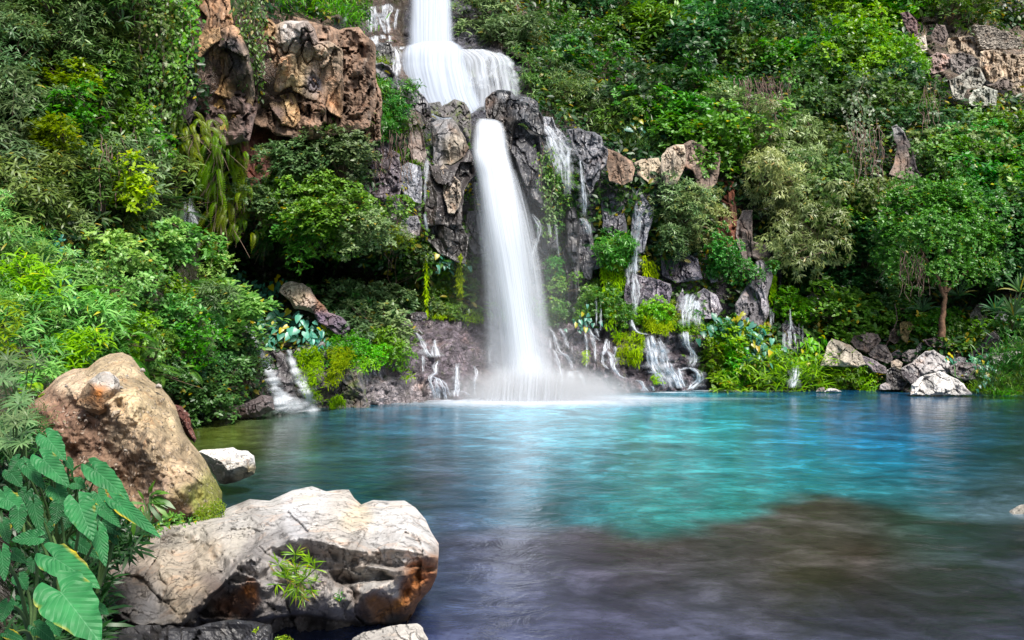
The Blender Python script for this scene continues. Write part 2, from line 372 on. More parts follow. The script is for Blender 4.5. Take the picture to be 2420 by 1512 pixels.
amp = np.clip(GYY / -200 + 1.3, .5, 1) * np.clip(D / 25, .15, 1.4)
disp = relief * amp * (.75 * big + .38 * mid + .13 * fine + .25 * fbm(wx * .8, wz * .8, 31, 5))
disp += relief * amp * (.5 * np.clip(1 - np.abs(crk) * 22, 0, 1) + .25 * np.clip(1 - np.abs(crk2) * 18, 0, 1))
hill = np.clip(1 - np.minimum(relief - .35, .2) / .2, 0, 1) * np.clip((D - 12) / 8, 0, 1); disp += hill * 2.0 * fbm(wx * .17 + 3, wz * .24, 41, 3)
disp += lowwall * amp * (.9 * (np.abs(fbm(wx * .9, wz * 1.1, 71, 6)) * 2 - .4) + .35 * (np.abs(fbm(wx * 3, wz * 3.4, 75, 4)) * 2 - .4) + .5 * facets(wx / .55, wz / .5, 77, .8, .3, .3))
shoreY = 756 + CH * F / np.maximum(D, 1)
under = np.clip((GYY - shoreY) / 25, 0, 1)
DD = D + disp * (1 - .8 * under)
PV = W(GXX, GYY, DD)
def depth(X, Y): return bil(DD, GX0, GY0, GS, X, Y)
ny, nx = GXX.shape
I = np.arange(ny * nx).reshape(ny, nx)
Q = np.stack([I[:-1, :-1], I[1:, :-1], I[1:, 1:], I[:-1, 1:]], -1).reshape(-1, 4)
M_CLIFF = rock_material('cliff_rock_and_earth', ridged=.7, rough=.5, wet=.6, bump=1.0, scale=1.2, streak=.35, moss=.3, bdist=.11)
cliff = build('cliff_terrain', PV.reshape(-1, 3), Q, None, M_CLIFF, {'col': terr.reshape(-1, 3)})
tag(cliff, kind='structure')

# ------------------------------------------------------------------ the pool
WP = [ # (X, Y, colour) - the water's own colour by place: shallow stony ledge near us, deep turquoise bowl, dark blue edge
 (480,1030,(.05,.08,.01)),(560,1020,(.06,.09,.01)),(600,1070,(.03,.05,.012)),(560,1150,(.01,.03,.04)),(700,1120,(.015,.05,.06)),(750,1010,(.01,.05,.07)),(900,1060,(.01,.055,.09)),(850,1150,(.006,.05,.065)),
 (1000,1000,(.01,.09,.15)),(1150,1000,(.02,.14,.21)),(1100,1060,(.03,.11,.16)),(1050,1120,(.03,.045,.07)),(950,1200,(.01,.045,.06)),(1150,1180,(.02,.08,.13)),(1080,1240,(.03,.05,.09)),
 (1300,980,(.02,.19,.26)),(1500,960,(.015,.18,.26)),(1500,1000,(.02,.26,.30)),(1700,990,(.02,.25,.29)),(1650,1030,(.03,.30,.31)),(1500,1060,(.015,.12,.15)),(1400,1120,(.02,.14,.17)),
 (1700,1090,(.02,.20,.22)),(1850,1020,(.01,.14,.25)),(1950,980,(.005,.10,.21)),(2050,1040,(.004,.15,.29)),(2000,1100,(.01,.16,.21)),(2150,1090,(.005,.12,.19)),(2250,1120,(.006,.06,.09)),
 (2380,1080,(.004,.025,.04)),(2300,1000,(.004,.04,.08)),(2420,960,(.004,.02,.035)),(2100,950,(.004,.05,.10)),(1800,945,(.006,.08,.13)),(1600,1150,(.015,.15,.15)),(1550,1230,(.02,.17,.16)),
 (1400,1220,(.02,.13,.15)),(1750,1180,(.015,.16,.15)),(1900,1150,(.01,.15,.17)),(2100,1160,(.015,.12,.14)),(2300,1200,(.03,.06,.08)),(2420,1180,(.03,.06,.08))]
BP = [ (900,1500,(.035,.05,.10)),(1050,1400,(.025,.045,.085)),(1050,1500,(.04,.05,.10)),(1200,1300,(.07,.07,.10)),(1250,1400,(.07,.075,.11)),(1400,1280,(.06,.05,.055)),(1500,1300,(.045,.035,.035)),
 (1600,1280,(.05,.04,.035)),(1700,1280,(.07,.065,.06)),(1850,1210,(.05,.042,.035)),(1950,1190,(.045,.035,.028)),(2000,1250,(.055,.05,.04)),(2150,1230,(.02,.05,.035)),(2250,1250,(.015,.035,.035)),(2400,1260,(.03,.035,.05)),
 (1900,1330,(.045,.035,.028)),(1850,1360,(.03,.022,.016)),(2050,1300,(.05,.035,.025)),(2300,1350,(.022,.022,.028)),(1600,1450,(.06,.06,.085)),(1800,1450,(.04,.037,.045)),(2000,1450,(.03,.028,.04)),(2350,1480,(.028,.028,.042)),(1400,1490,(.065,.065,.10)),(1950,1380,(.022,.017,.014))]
xs = np.concatenate([np.arange(-60, -14, 2.), np.arange(-14, 24, .14), np.arange(24, 62, 2.)])
ys = np.concatenate([np.arange(-40, 4, 2.), np.arange(4, 16, .06), np.arange(16, 34, .16), [36., 40.]])
XX, YY = np.meshgrid(xs, ys)
yd = np.maximum(YY, 5.0); pX = np.clip(1210 + XX / yd * F, 300, 2600); pY = np.clip(756 + CH * F / yd, 900, 1560)
pts = [(a, (b - 900) ** .8 * 6) for a, b, _ in WP]; bts = [(a, (b - 900) ** .8 * 6) for a, b, _ in BP]
Qp = np.stack([pX.ravel(), (np.maximum(pY.ravel() - 900, 0)) ** .8 * 6], -1)
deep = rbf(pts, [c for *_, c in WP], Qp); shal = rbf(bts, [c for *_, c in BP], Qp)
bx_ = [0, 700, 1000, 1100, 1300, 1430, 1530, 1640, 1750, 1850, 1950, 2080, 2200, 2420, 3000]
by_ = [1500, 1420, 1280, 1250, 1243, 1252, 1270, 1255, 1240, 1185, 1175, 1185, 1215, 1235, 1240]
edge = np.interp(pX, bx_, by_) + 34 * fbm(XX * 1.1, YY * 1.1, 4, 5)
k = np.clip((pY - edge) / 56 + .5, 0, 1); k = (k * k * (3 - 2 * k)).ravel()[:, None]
bubbly_gleam = np.exp(-((XX - .9) / 1.9) ** 2) * np.clip((YY - 10) / 14, 0, 1) ** 1.2      # pale bubbly water, with the fall's mirrored streak painted into its colour
deep = deep * np.array([.95, .86, .9]) + bubbly_gleam.ravel()[:, None] * np.array([.10, .17, .20])
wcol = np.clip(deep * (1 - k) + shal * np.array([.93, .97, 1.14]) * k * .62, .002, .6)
Mw, nt, n, l = new_mat('pool_water')
out = N(n, 'ShaderNodeOutputMaterial'); p = N(n, 'ShaderNodeBsdfPrincipled'); l.new(p.outputs[0], out.inputs[0])
at = N(n, 'ShaderNodeAttribute', attribute_name='col'); geo = N(n, 'ShaderNodeNewGeometry')
mp = N(n, 'ShaderNodeMapping'); mp.inputs['Rotation'].default_value = (0, 0, math.radians(-24)); mp.inputs['Scale'].default_value = (.8, 1.1, 1); l.new(geo.outputs['Position'], mp.inputs[0])
def wnoise(s, det, ro=.6, dist=.8):
    t = N(n, 'ShaderNodeTexNoise'); t.inputs['Scale'].default_value = s; t.inputs['Detail'].default_value = det; t.inputs['Roughness'].default_value = ro; t.inputs['Distortion'].default_value = dist
    l.new(mp.outputs[0], t.inputs['Vector']); return t.outputs[0]
a1 = wnoise(.75, 8, .66); a2 = wnoise(3.2, 6, .68, .5)
c = mix_col(nt, 1, at.outputs['Color'], ramp(nt, a1, [(.33, .5), (.66, 1.6)]), 'MULTIPLY')
c = mix_col(nt, 1, c, ramp(nt, a2, [(.3, .62), (.7, 1.45)]), 'MULTIPLY')
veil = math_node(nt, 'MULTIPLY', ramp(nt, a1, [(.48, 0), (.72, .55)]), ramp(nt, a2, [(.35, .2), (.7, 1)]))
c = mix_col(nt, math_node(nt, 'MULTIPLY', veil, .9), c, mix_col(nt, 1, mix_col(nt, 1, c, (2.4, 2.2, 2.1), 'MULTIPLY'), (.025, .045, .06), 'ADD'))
l.new(c, p.inputs['Base Color']); p.inputs['Roughness'].default_value = .16; p.inputs['IOR'].default_value = 1.33; p.inputs['Specular IOR Level'].default_value = .8
b = N(n, 'ShaderNodeBump'); b.inputs['Strength'].default_value = .35; b.inputs['Distance'].default_value = .06; l.new(wnoise(2.2, 5), b.inputs['Height']); l.new(b.outputs[0], p.inputs['Normal'])
ny_, nx_ = XX.shape; I2 = np.arange(ny_ * nx_).reshape(ny_, nx_)
Q2 = np.stack([I2[:-1, :-1], I2[:-1, 1:], I2[1:, 1:], I2[1:, :-1]], -1).reshape(-1, 4)
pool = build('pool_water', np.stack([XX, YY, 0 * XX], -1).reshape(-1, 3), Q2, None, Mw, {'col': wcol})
tag(pool, kind='structure')
# ------------------------------------------------------------------ rocks
M_DRY = rock_material('dry_stone', rough=.8, wet=0, bump=.7, scale=1.3, streak=.2)
M_STREAK = rock_material('streaked_crag', rough=.75, wet=.1, bump=.8, scale=1.2, streak=.55)
M_WET = rock_material('wet_basalt', rough=.5, wet=.6, bump=.7, scale=1.2, streak=.3)
M_MOSSY = rock_material('mossy_stone', rough=.7, wet=.2, bump=.7, scale=1.2, streak=.25, moss=.55)
M_HERO = rock_material('pale_lava_stone', rough=.72, wet=.2, bump=.9, scale=3.2, streak=.0, bdist=.08, grain=.45, pits=1.0)
M_TAN = rock_material('gritty_tan_stone', rough=.9, wet=0, bump=1.0, scale=3.0, streak=.12, pebbly=1.0, spec=.2, bdist=.07)

def rough_outline(poly, k=0, amp=None, step=None):
    P = np.asarray(poly, float); Qn = np.roll(P, -1, 0); size = max(np.ptp(P[:, 0]), np.ptp(P[:, 1]))
    step = step or max(3, size / 26); amp = size * .012 if amp is None else amp
    out = []
    for a, b in zip(P, Qn):
        L = np.hypot(*(b - a)); m = max(1, int(L / step))
        for i in range(m):
            out.append(a + (b - a) * i / m)
    out = np.array(out)
    out[:, 0] += amp * fbm(out[:, 0] / size * 9 + k, out[:, 1] / size * 9, k, 3) * 2; out[:, 1] += amp * fbm(out[:, 0] / size * 9, out[:, 1] / size * 9 + k + 7, k + 3, 3) * 2
    return out

ROCKS = []
def rock(name, poly, d, label, cat='rock', thick=None, col=(.2, .18, .16), mat=None, back=.9, tilt=None, cell=1.1, relief=.5,
         seed=0, step=None, cols=None, dpts=None, group=None, parent=None, edge=.34, power=2.6, small=.2, lean=(0, 0), planes=None, ragged=None, regions=None, crack=.1, chisel=9, fwd=None):
    """A boulder or crag: its face bulges, breaks into tilted planes and closes behind. d: distance of its rim; thick: how far it stands forward (m)."""
    if parent is None and d > 15: ROCKS.append((poly, d))
    poly = rough_outline(poly, seed, amp=ragged); x0, y0 = poly.min(0); x1, y1 = poly.max(0); size = max(x1 - x0, y1 - y0)
    px = d / F; sm = size * px
    crag = name in ('rock_outcrop', 'hanging_crag', 'tall_rock', 'curved_rock') and d > 20; bevel = 5.5 if crag else 2.2
    fwd = (.4 if d > 28 else .1) if fwd is None else fwd
    if parent is None and dpts is None and d > 20:      # stands proud of the slope behind it
        d = min(d, float(np.percentile(depth(poly[:, 0], poly[:, 1]), 25)) - fwd); px = d / F; sm = size * px
    thick = (sm * .22 if thick is None else thick * .8) * (.75 if crag else 1); step = step or max(2.0, size / 75)
    xs = np.arange(x0 - step, x1 + step * 2, step); ys = np.arange(y0 - step, y1 + step * 2, step)
    cxs, cys = np.meshgrid(xs[:-1] + step / 2, ys[:-1] + step / 2)
    ins = inside(cxs, cys, poly)
    nY, nX = len(ys), len(xs); idx = np.arange(nY * nX).reshape(nY, nX)
    q = np.stack([idx[:-1, :-1], idx[1:, :-1], idx[1:, 1:], idx[:-1, 1:]], -1)[ins]
    XX, YY = np.meshgrid(xs, ys); X = XX.ravel().copy(); Y = YY.ravel().copy()
    cnt = np.bincount(q.ravel(), minlength=nY * nX); used = cnt > 0; rim = used & (cnt < 4)
    e, ex, ey = edge_near(X[used], Y[used], poly)
    E = np.zeros(nY * nX); E[used] = e; bx = X.copy(); by = Y.copy(); bx[used] = ex; by[used] = ey
    X[rim] = bx[rim]; Y[rim] = by[rim]; E[rim] = 0
    emax = E.max() + 1e-6; w = emax * edge * 2
    t = np.clip(E / w, 0, 1); prof = (1 - (1 - t) ** power) ** (1 / power)
    mx, my = (X - 1210) * px, -Y * px       # metres across and up, for the pattern
    cs = cell * sm / 2.6
    rel = relief * min(sm, 4) / 2.4
    rel = rel * (.6 if chisel and dpts is None else 1)
    fx_, fy_ = (1.45, .62) if crag else (1, 1)
    f = facets(mx * fx_ / cs + seed * 3.1, my * fy_ / cs + seed * 1.7, seed + 1, .6, .45, crack) * rel
    f += facets(mx * fx_ / cs * 2.6 + seed, my * fy_ / cs * 2.6, seed + 9, .7, .4, crack * 1.5) * rel * .5
    f += fbm(mx / cs * 1.5, my / cs * 1.5, seed + 17, 6) * rel * small * 4
    ck = fbm(mx * 1.1 / max(.4, min(cs, 1.5)) + seed, my * .8 / max(.4, min(cs, 1.5)), seed + 31, 4); f -= rel * .55 * np.clip(1 - np.abs(ck) * 28, 0, 1) * (1 if dpts is None else .25)
    up = (np.clip((Y - y0) / (y1 - y0 + 1e-6), 0, 1) - .5)
    if tilt is None: tilt = .35
    if chisel and dpts is None:      # broken by big flat cuts, steep at the rim
        rg = np.random.default_rng(seed * 13 + 5); Em = E * px; hh = np.full(len(X), thick * 1.15)
        for k_ in range(chisel):
            an = rg.uniform(0, 6.283); g = rg.uniform(.12, .75); qx = (x0 + (x1 - x0) * rg.uniform(.25, .75) - 1210) * px; qy = -(y0 + (y1 - y0) * rg.uniform(.25, .75)) * px
            hh = np.minimum(hh, thick * rg.uniform(.6, 1.05) + g * ((1.5 if crag else 1) * math.cos(an) * (mx - qx) + math.sin(an) * (my - qy)))
        prof = np.minimum(np.maximum(hh, thick * .12) / thick, Em * bevel / thick + .02 * (1 - t))
    fr = prof * thick + f * np.clip(E / (emax * .28), 0, 1) + (up * tilt * (y1 - y0) * px + lean[0] * ((X - (x0 + x1) / 2) / (x1 - x0)) * sm) * 1.0
    for (ax, ay, gxx, gyy, c0) in (planes or ()):      # cuts: the face lies behind each of these planes
        fr = np.minimum(fr, c0 + gxx * (X - ax) * px + gyy * (Y - ay) * px)
    if dpts is not None:      # an explicitly sculpted face
        dp = np.asarray(dpts, float); base = rbf(dp[:, :2], dp[:, 2], np.stack([X, Y], -1))[:, 0]
        if regions:      # flat broken faces that meet at ledges
            qx = X + 7 * fbm(X / 30, Y / 30, seed + 5, 4); qy = Y + 7 * fbm(X / 30 + 9, Y / 30, seed + 6, 4)
            for rp, (p1, p2, p3), rs in regions:
                A_ = np.array([[*p1[:2], 1], [*p2[:2], 1], [*p3[:2], 1]], float); co = np.linalg.solve(A_, np.array([p1[2], p2[2], p3[2]], float))
                k_ = soft_mask(qx, qy, rp, rs); base = base * (1 - k_) + (co[0] * X + co[1] * Y + co[2]) * k_
        DF = base - (f * np.clip(E / (emax * .2), 0, 1)) + (1 - np.clip(E / (emax * .10), 0, 1)) ** 2 * thick * .35
    else:
        DF = d - fr
    DB = DF + (.06 + back * prof * 1.0) * thick + .02 * sm + .25 * sm * prof * back
    DB[rim] = DF[rim]
    VF = W(X, Y, DF); VB = W(X, Y, DB)
    remap = -np.ones(nY * nX, int); ui = np.where(used)[0]; remap[ui] = np.arange(len(ui))
    inner = used & ~rim; bi = np.where(inner)[0]; remb = remap.copy(); remb[bi] = len(ui) + np.arange(len(bi))
    V = np.concatenate([VF[ui], VB[bi]]); Qf = remap[q]; Qb = remb[q][:, ::-1]
    if cols is not None:
        cp = np.asarray([c[:2] for c in cols], float); cv = np.asarray([c[2] for c in cols], float)
        wx_ = X + size * .02 * fbm(X / size * 14, Y / size * 14, seed + 2, 4) * 2; wy_ = Y + size * .02 * fbm(X / size * 14 + 5, Y / size * 14, seed + 4, 4) * 2
        Wt = 1 / (((wx_[:, None] - cp[:, 0]) ** 2 + (wy_[:, None] - cp[:, 1]) ** 2) ** 1.6 + 1e-3); cc = (Wt @ cv) / Wt.sum(1)[:, None]
    else:
        cc = np.broadcast_to(np.array(col), (len(X), 3)).copy()
    if mat is M_WET: cc = cc * .72
    if mat is M_HERO and cols is not None: g_ = cc.mean(1, keepdims=True); sat = np.clip((cc[:, :1] - cc[:, 2:]) / (cc[:, :1] + .01) * 1.9 + .05, .6, 1.05); cc = (g_ + (cc - g_) * sat) * np.where(g_ > .3, 1.12, 1.0)      # pale parts are greyer than the rusty ones
    # each broken face keeps its own tone of stone
    tone = 1 + .22 * facets(mx * fx_ / cs + seed * 3.1, my * fy_ / cs + seed * 1.7, seed + 1, 0, 1, 0); cc = np.clip(cc * tone[:, None], .005, .9)
    loc = W((x0 + x1) / 2, y1, d)
    o = build(name, V, np.concatenate([Qf, Qb]), None, mat or M_DRY, {'col': np.concatenate([cc[ui], cc[bi]])}, dpts is not None, None, loc=loc)
    if parent is not None:
        o.parent = parent; o.location = Vector([float(v) for v in loc]) - parent.location
    else: tag(o, label, cat, group)
    return o

BR = (.26, .19, .13); OC = (.40, .25, .09); GR = (.17, .17, .19); DG = (.07, .07, .08); PU = (.15, .13, .16); TAN = (.36, .29, .20)
# --- brown crags at the upper left
rock('rock_outcrop', T(0,0,[(1410,-60),(1620,-60),(1640,60),(1655,170),(1600,190),(1540,215),(1440,215),(1470,120),(1400,40)]), 25.0, 'white-flecked column of brown rock at the very top, above the dripping crag', col=(.24,.14,.08), mat=M_STREAK, seed=1, cell=1.4)
rock('rock_outcrop', T(0,0,[(1395,300),(1440,215),(1560,190),(1570,270),(1500,330),(1400,425),(1380,370)]), 24.9, 'smooth brown slab wedged on the left shoulder of the dripping crag', col=(.27,.17,.09), mat=M_STREAK, seed=2, thick=.35)
rock('hanging_crag', T(0,0,[(1555,215),(1650,165),(1690,190),(1745,300),(1775,400),(1805,560),(1812,690),(1790,770),(1722,812),(1680,760),(1620,700),(1500,662),(1490,600),(1465,500),(1480,380),(1500,330),(1560,280)]), 25.1,
     'long brown crag hanging to a point, black wet stain down its middle', 'crag', thick=1.3, mat=M_STREAK, seed=3, relief=.5, tilt=-.15, cell=1.2,
     cols=[(*T(0,0,[(1700,230)])[0],(.28,.17,.10)),(*T(0,0,[(1640,320)])[0],(.05,.045,.05)),(*T(0,0,[(1680,450)])[0],(.045,.04,.045)),(*T(0,0,[(1660,540)])[0],(.08,.06,.05)),(*T(0,0,[(1750,420)])[0],(.24,.19,.15)),(*T(0,0,[(1530,420)])[0],(.30,.18,.10)),(*T(0,0,[(1560,600)])[0],(.36,.22,.10)),(*T(0,0,[(1720,740)])[0],(.38,.26,.13)),(*T(0,0,[(1780,640)])[0],(.22,.16,.12))])
rock('rock_outcrop', T(0,0,[(1490,690),(1560,665),(1640,715),(1712,812),(1690,920),(1600,935),(1520,905),(1505,800)]), 26.0, 'ochre yellow block tucked under the point of the dripping crag', col=OC, mat=M_DRY, seed=4, thick=.7, relief=.45)
rock('hanging_crag', T(0,0,[(1820,190),(1838,130),(1880,112),(1925,138),(1950,168),(2060,138),(2190,150),(2230,200),(2260,290),(2330,288),(2419,335),(2440,600),(2430,840),(2340,795),(2260,722),(2180,702),(2130,662),(2082,642),(2072,602),(1985,652),(1940,642),(1905,530),(1890,420),(1850,330),(1835,260)]), 25.6,
     'broad tan crag with white mineral streaks and jagged undercut edge, below the grassy ledge', 'crag', thick=1.6, mat=M_STREAK, seed=5, relief=.42, cell=.8, tilt=-.05, step=2.2,
     cols=[(*T(0,0,[(1900,200)])[0],(.36,.23,.12)),(*T(0,0,[(2050,220)])[0],(.36,.33,.31)),(*T(0,0,[(2180,280)])[0],(.13,.1,.09)),(*T(0,0,[(1980,450)])[0],(.33,.22,.14)),(*T(0,0,[(2130,450)])[0],(.42,.31,.18)),(*T(0,0,[(2120,600)])[0],(.3,.22,.12)),(*T(0,0,[(2300,560)])[0],(.40,.27,.18)),(*T(0,0,[(2230,580)])[0],(.14,.13,.15)),(*T(0,0,[(2380,700)])[0],(.34,.2,.11)),(*T(0,0,[(2350,400)])[0],(.32,.24,.17))])
rock('rock_outcrop', T(1,0,[(-20,320),(100,325),(200,420),(212,500),(205,620),(160,715),(218,830),(200,865),(100,862),(-10,850),(-40,600)]), 26.6, 'brown layered rock leaning against the right side of the broad tan crag', col=(.24,.14,.08), mat=M_STREAK, seed=6, relief=.6, thick=1.2)
rock('rock_outcrop', T(0,0,[(1890,705),(1960,655),(2080,655),(2122,760),(2132,860),(2085,905),(1990,885),(1930,800)]), 26.0, 'dark-fronted block jutting below the notch of the broad tan crag', cols=[(*T(0,0,[(2030,690)])[0],(.42,.3,.15)),(*T(0,0,[(1960,800)])[0],(.1,.07,.06)),(*T(0,0,[(2080,840)])[0],(.36,.23,.12))], mat=M_DRY, seed=7, thick=1.0, relief=.6)
rock('rock_outcrop', T(0,0,[(2130,785),(2190,700),(2300,760),(2370,815),(2400,850),(2300,905),(2150,905)]), 26.4, 'ochre slab under the right-hand end of the broad tan crag', col=(.36,.23,.11), mat=M_DRY, seed=8, thick=.8)
rock('rock_outcrop', T(0,0,[(1700,880),(1800,830),(1900,900),(2010,960),(1990,1120),(1930,1230),(1890,1330),(1800,1380),(1750,1250),(1700,1050)]), 26.6, 'reddish brown wall of rock behind the hanging ferns', col=(.17,.07,.055), mat=M_STREAK, seed=9, thick=.7, relief=.35, cell=1.3)
rock('rock_outcrop', T(0,0,[(960,560),(1060,480),(1120,560),(1080,660),(1010,650)]), 22.6, 'small purplish rock peeping out beside the ivy curtain', col=(.16,.12,.13), seed=10, thick=.4)
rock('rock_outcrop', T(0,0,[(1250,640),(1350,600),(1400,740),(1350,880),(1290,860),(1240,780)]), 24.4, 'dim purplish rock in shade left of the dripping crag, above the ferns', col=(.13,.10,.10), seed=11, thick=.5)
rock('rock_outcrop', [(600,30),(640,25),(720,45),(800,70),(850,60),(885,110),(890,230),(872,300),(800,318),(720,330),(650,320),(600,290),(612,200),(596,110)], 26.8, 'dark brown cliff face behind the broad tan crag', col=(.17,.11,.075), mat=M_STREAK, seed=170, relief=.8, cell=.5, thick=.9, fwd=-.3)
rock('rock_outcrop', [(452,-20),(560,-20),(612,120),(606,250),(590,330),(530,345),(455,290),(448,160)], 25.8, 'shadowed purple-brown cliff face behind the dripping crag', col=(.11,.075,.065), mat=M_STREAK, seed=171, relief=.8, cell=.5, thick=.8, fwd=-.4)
rock('rock_outcrop', [(850,150),(885,170),(905,240),(900,330),(870,345),(845,300),(840,210)], 26.6, 'brown jagged buttress between the tan crag and the grey hump', col=(.20,.13,.09), mat=M_STREAK, seed=172, relief=.8, cell=.6, thick=1.0)
rock('rock_outcrop', [(860,330),(900,340),(945,365),(950,430),(935,520),(900,530),(865,470),(850,390)], 27.6, 'purple-grey dripping wall under the brown buttress', col=(.15,.125,.145), mat=M_WET, seed=173, relief=.8, cell=.6, thick=.8)
# --- rocks about the main fall
rock('rock_outcrop', T(1,0,[(212,470),(290,435),(350,470),(400,548),(445,578),(520,600),(592,680),(632,750),(645,850),(630,925),(600,905),(560,800),(480,775),(330,735),(260,685),(245,640),(300,600),(220,560)]), 31.5, 'dark grey rock hump left of the fan-shaped fall, with pale broken faces', thick=1.6, relief=.6, mat=M_WET, seed=12, cell=1.0,
     cols=[(*T(1,0,[(280,490)])[0],(.2,.2,.22)),(*T(1,0,[(400,620)])[0],(.15,.15,.18)),(*T(1,0,[(560,700)])[0],(.22,.22,.25)),(*T(1,0,[(450,720)])[0],(.08,.065,.06)),(*T(1,0,[(610,850)])[0],(.07,.06,.06)),(*T(1,0,[(300,690)])[0],(.06,.055,.05))])
rock('rock_outcrop', T(1,0,[(450,820),(530,848),(575,920),(595,1020),(605,1100),(582,1185),(540,1162),(480,1122),(470,1060),(480,960)]), 30.0, 'brown upright slab left of the black cleft', col=(.2,.165,.15), mat=M_STREAK, seed=13, relief=.5)
rock('rock_outcrop', T(1,0,[(728,745),(800,700),(872,722),(915,790),(925,900),(915,995),(880,962),(830,885),(790,835),(700,832),(648,812),(690,778)]), 32.0, 'moss-topped rock at the foot of the fan-shaped fall', col=(.15,.14,.14), mat=M_MOSSY, seed=14, relief=.5)
rock('rock_outcrop', T(1,0,[(600,730),(700,720),(718,760),(680,800),(630,810)]), 33.0, 'low mossy hump between the two grey shoulders below the fan fall', col=(.12,.12,.12), mat=M_MOSSY, seed=15)
rock('rock_outcrop', T(1,0,[(636,872),(700,845),(790,838),(830,898),(882,980),(905,1050),(892,1100),(850,1135),(780,1172),(720,1165),(690,1200),(640,1182),(650,1080),(640,1000)]), 30.6, 'smooth rounded grey slab beside the lip of the main fall', thick=1.5, mat=M_STREAK, seed=16, cell=1.7, relief=.4,
     cols=[(*T(1,0,[(700,920)])[0],(.19,.19,.2)),(*T(1,0,[(660,1100)])[0],(.17,.17,.19)),(*T(1,0,[(820,1020)])[0],(.30,.26,.21)),(*T(1,0,[(790,1130)])[0],(.28,.24,.19)),(*T(1,0,[(870,1100)])[0],(.12,.09,.07))])
rock('rock_outcrop', T(1,0,[(600,1110),(640,1182),(720,1168),(780,1172),(850,1132),(905,1060),(935,1130),(960,1230),(905,1290),(865,1360),(855,1512),(850,1600),(600,1600),(580,1400),(588,1200)]), 30.2, 'dark stained rock wall hugging the left edge of the main fall', col=(.075,.065,.065), mat=M_WET, seed=17, thick=1.0, relief=.5)
rock('rock_outcrop', T(1,0,[(725,1165),(780,1218),(842,1288),(852,1400),(832,1470),(802,1520),(760,1505),(738,1430),(718,1370),(730,1300),(698,1200)]), 28.9, 'pale crumpled chunk of rock hanging beside the main fall', col=(.34,.29,.24), mat=M_DRY, seed=18, relief=.75, cell=.7, thick=.6)
rock('rock_outcrop', T(1,0,[(1018,700),(1060,658),(1110,638),(1200,640),(1240,678),(1330,690),(1390,722),(1402,780),(1432,830),(1440,935),(1430,962),(1350,930),(1290,872),(1240,885),(1215,960),(1205,1060),(1172,1082),(1160,980),(1120,880),(1080,852),(1030,842),(1020,780)]), 31.4, 'big black shining rock to the right of the main lip', thick=1.6, mat=M_WET, seed=19, relief=.6, cell=.9,
     cols=[(*T(1,0,[(1150,660)])[0],(.17,.18,.2)),(*T(1,0,[(1100,770)])[0],(.05,.045,.045)),(*T(1,0,[(1040,720)])[0],(.14,.1,.08)),(*T(1,0,[(1320,710)])[0],(.14,.15,.17)),(*T(1,0,[(1320,830)])[0],(.045,.05,.06)),(*T(1,0,[(1200,900)])[0],(.07,.06,.055))])
rock('rock_outcrop', T(1,0,[(1240,872),(1290,900),(1345,950),(1402,960),(1422,1060),(1432,1180),(1442,1300),(1455,1500),(1400,1480),(1330,1400),(1285,1280),(1228,1130),(1188,1060),(1205,960)]), 31.0, 'grey rock wall dropping along the right edge of the main fall', col=(.11,.11,.125), mat=M_WET, seed=20, relief=.55, thick=1.1)
rock('rock_outcrop', T(1,0,[(1420,822),(1500,830),(1525,900),(1605,980),(1685,1060),(1692,1105),(1600,1045),(1540,1012),(1440,962)]), 32.0, 'wet pale ledge under the thin side fall', col=(.22,.23,.26), mat=M_WET, seed=21, thick=.6)
rock('rock_outcrop', T(1,0,[(1600,922),(1680,905),(1740,928),(1800,938),(1842,970),(1862,1030),(1892,1050),(1882,1170),(1832,1202),(1822,1270),(1762,1372),(1730,1290),(1702,1150),(1640,1050)]), 31.6, 'blocky blue-grey crag right of the thin side fall', col=(.17,.175,.2), mat=M_WET, seed=22, relief=.6, fwd=1.1, cell=.7, thick=1.2)
rock('rock_outcrop', T(1,0,[(1882,1048),(1960,1080),(2062,1140),(2082,1200),(2062,1282),(2000,1312),(1900,1282),(1880,1170)]), 31.6, 'brown streaked block joined to the blue-grey crag', col=(.2,.135,.095), mat=M_STREAK, seed=23, relief=.45, fwd=1.1)
rock('rock_outcrop', T(1,0,[(2078,1152),(2120,1130),(2250,1118),(2275,1180),(2275,1300),(2200,1305),(2100,1240)]), 31.6, 'flat-topped tan block on the ledge beside the domed tan boulder', col=(.36,.3,.22), mat=M_DRY, seed=24, relief=.5)
rock('rock_outcrop', T(1,0,[(2268,1112),(2310,1050),(2370,1025),(2425,1020),(2445,1060),(2430,1200),(2380,1300),(2300,1320),(2270,1240)]), 31.2, 'domed tan boulder with cracked top on the ledge', col=(.38,.32,.25), mat=M_DRY, seed=25, relief=.6, fwd=1.1, cell=.8)
rock('rock_outcrop', T(2,0,[(0,1020),(60,990),(112,1010),(180,1060),(262,1090),(265,1180),(245,1290),(190,1355),(120,1335),(70,1210),(0,1180)]), 31.4, 'rounded brown rock under overhanging leaves at the end of the ledge', col=(.2,.145,.115), mat=M_STREAK, seed=26, relief=.4, fwd=1.1)
rock('rock_outcrop', [(1500,455),(1512,443),(1527,470),(1545,500),(1542,522),(1530,560),(1522,595),(1500,602),(1490,560),(1497,500)], 30.8, 'blue-grey wet stone with thin water running over it', col=(.17,.18,.22), mat=M_WET, seed=27, thick=.5, fwd=.5)
rock('rock_outcrop', T(1,1,[(1675,35),(1740,30),(1780,130),(1792,230),(1862,380),(1792,400),(1762,472),(1718,462),(1690,380),(1668,250)]), 30.8, 'dark upright stone between the mossy columns right of the main fall', col=(.085,.085,.10), mat=M_WET, seed=28, relief=.35, fwd=.6, cell=1.4)
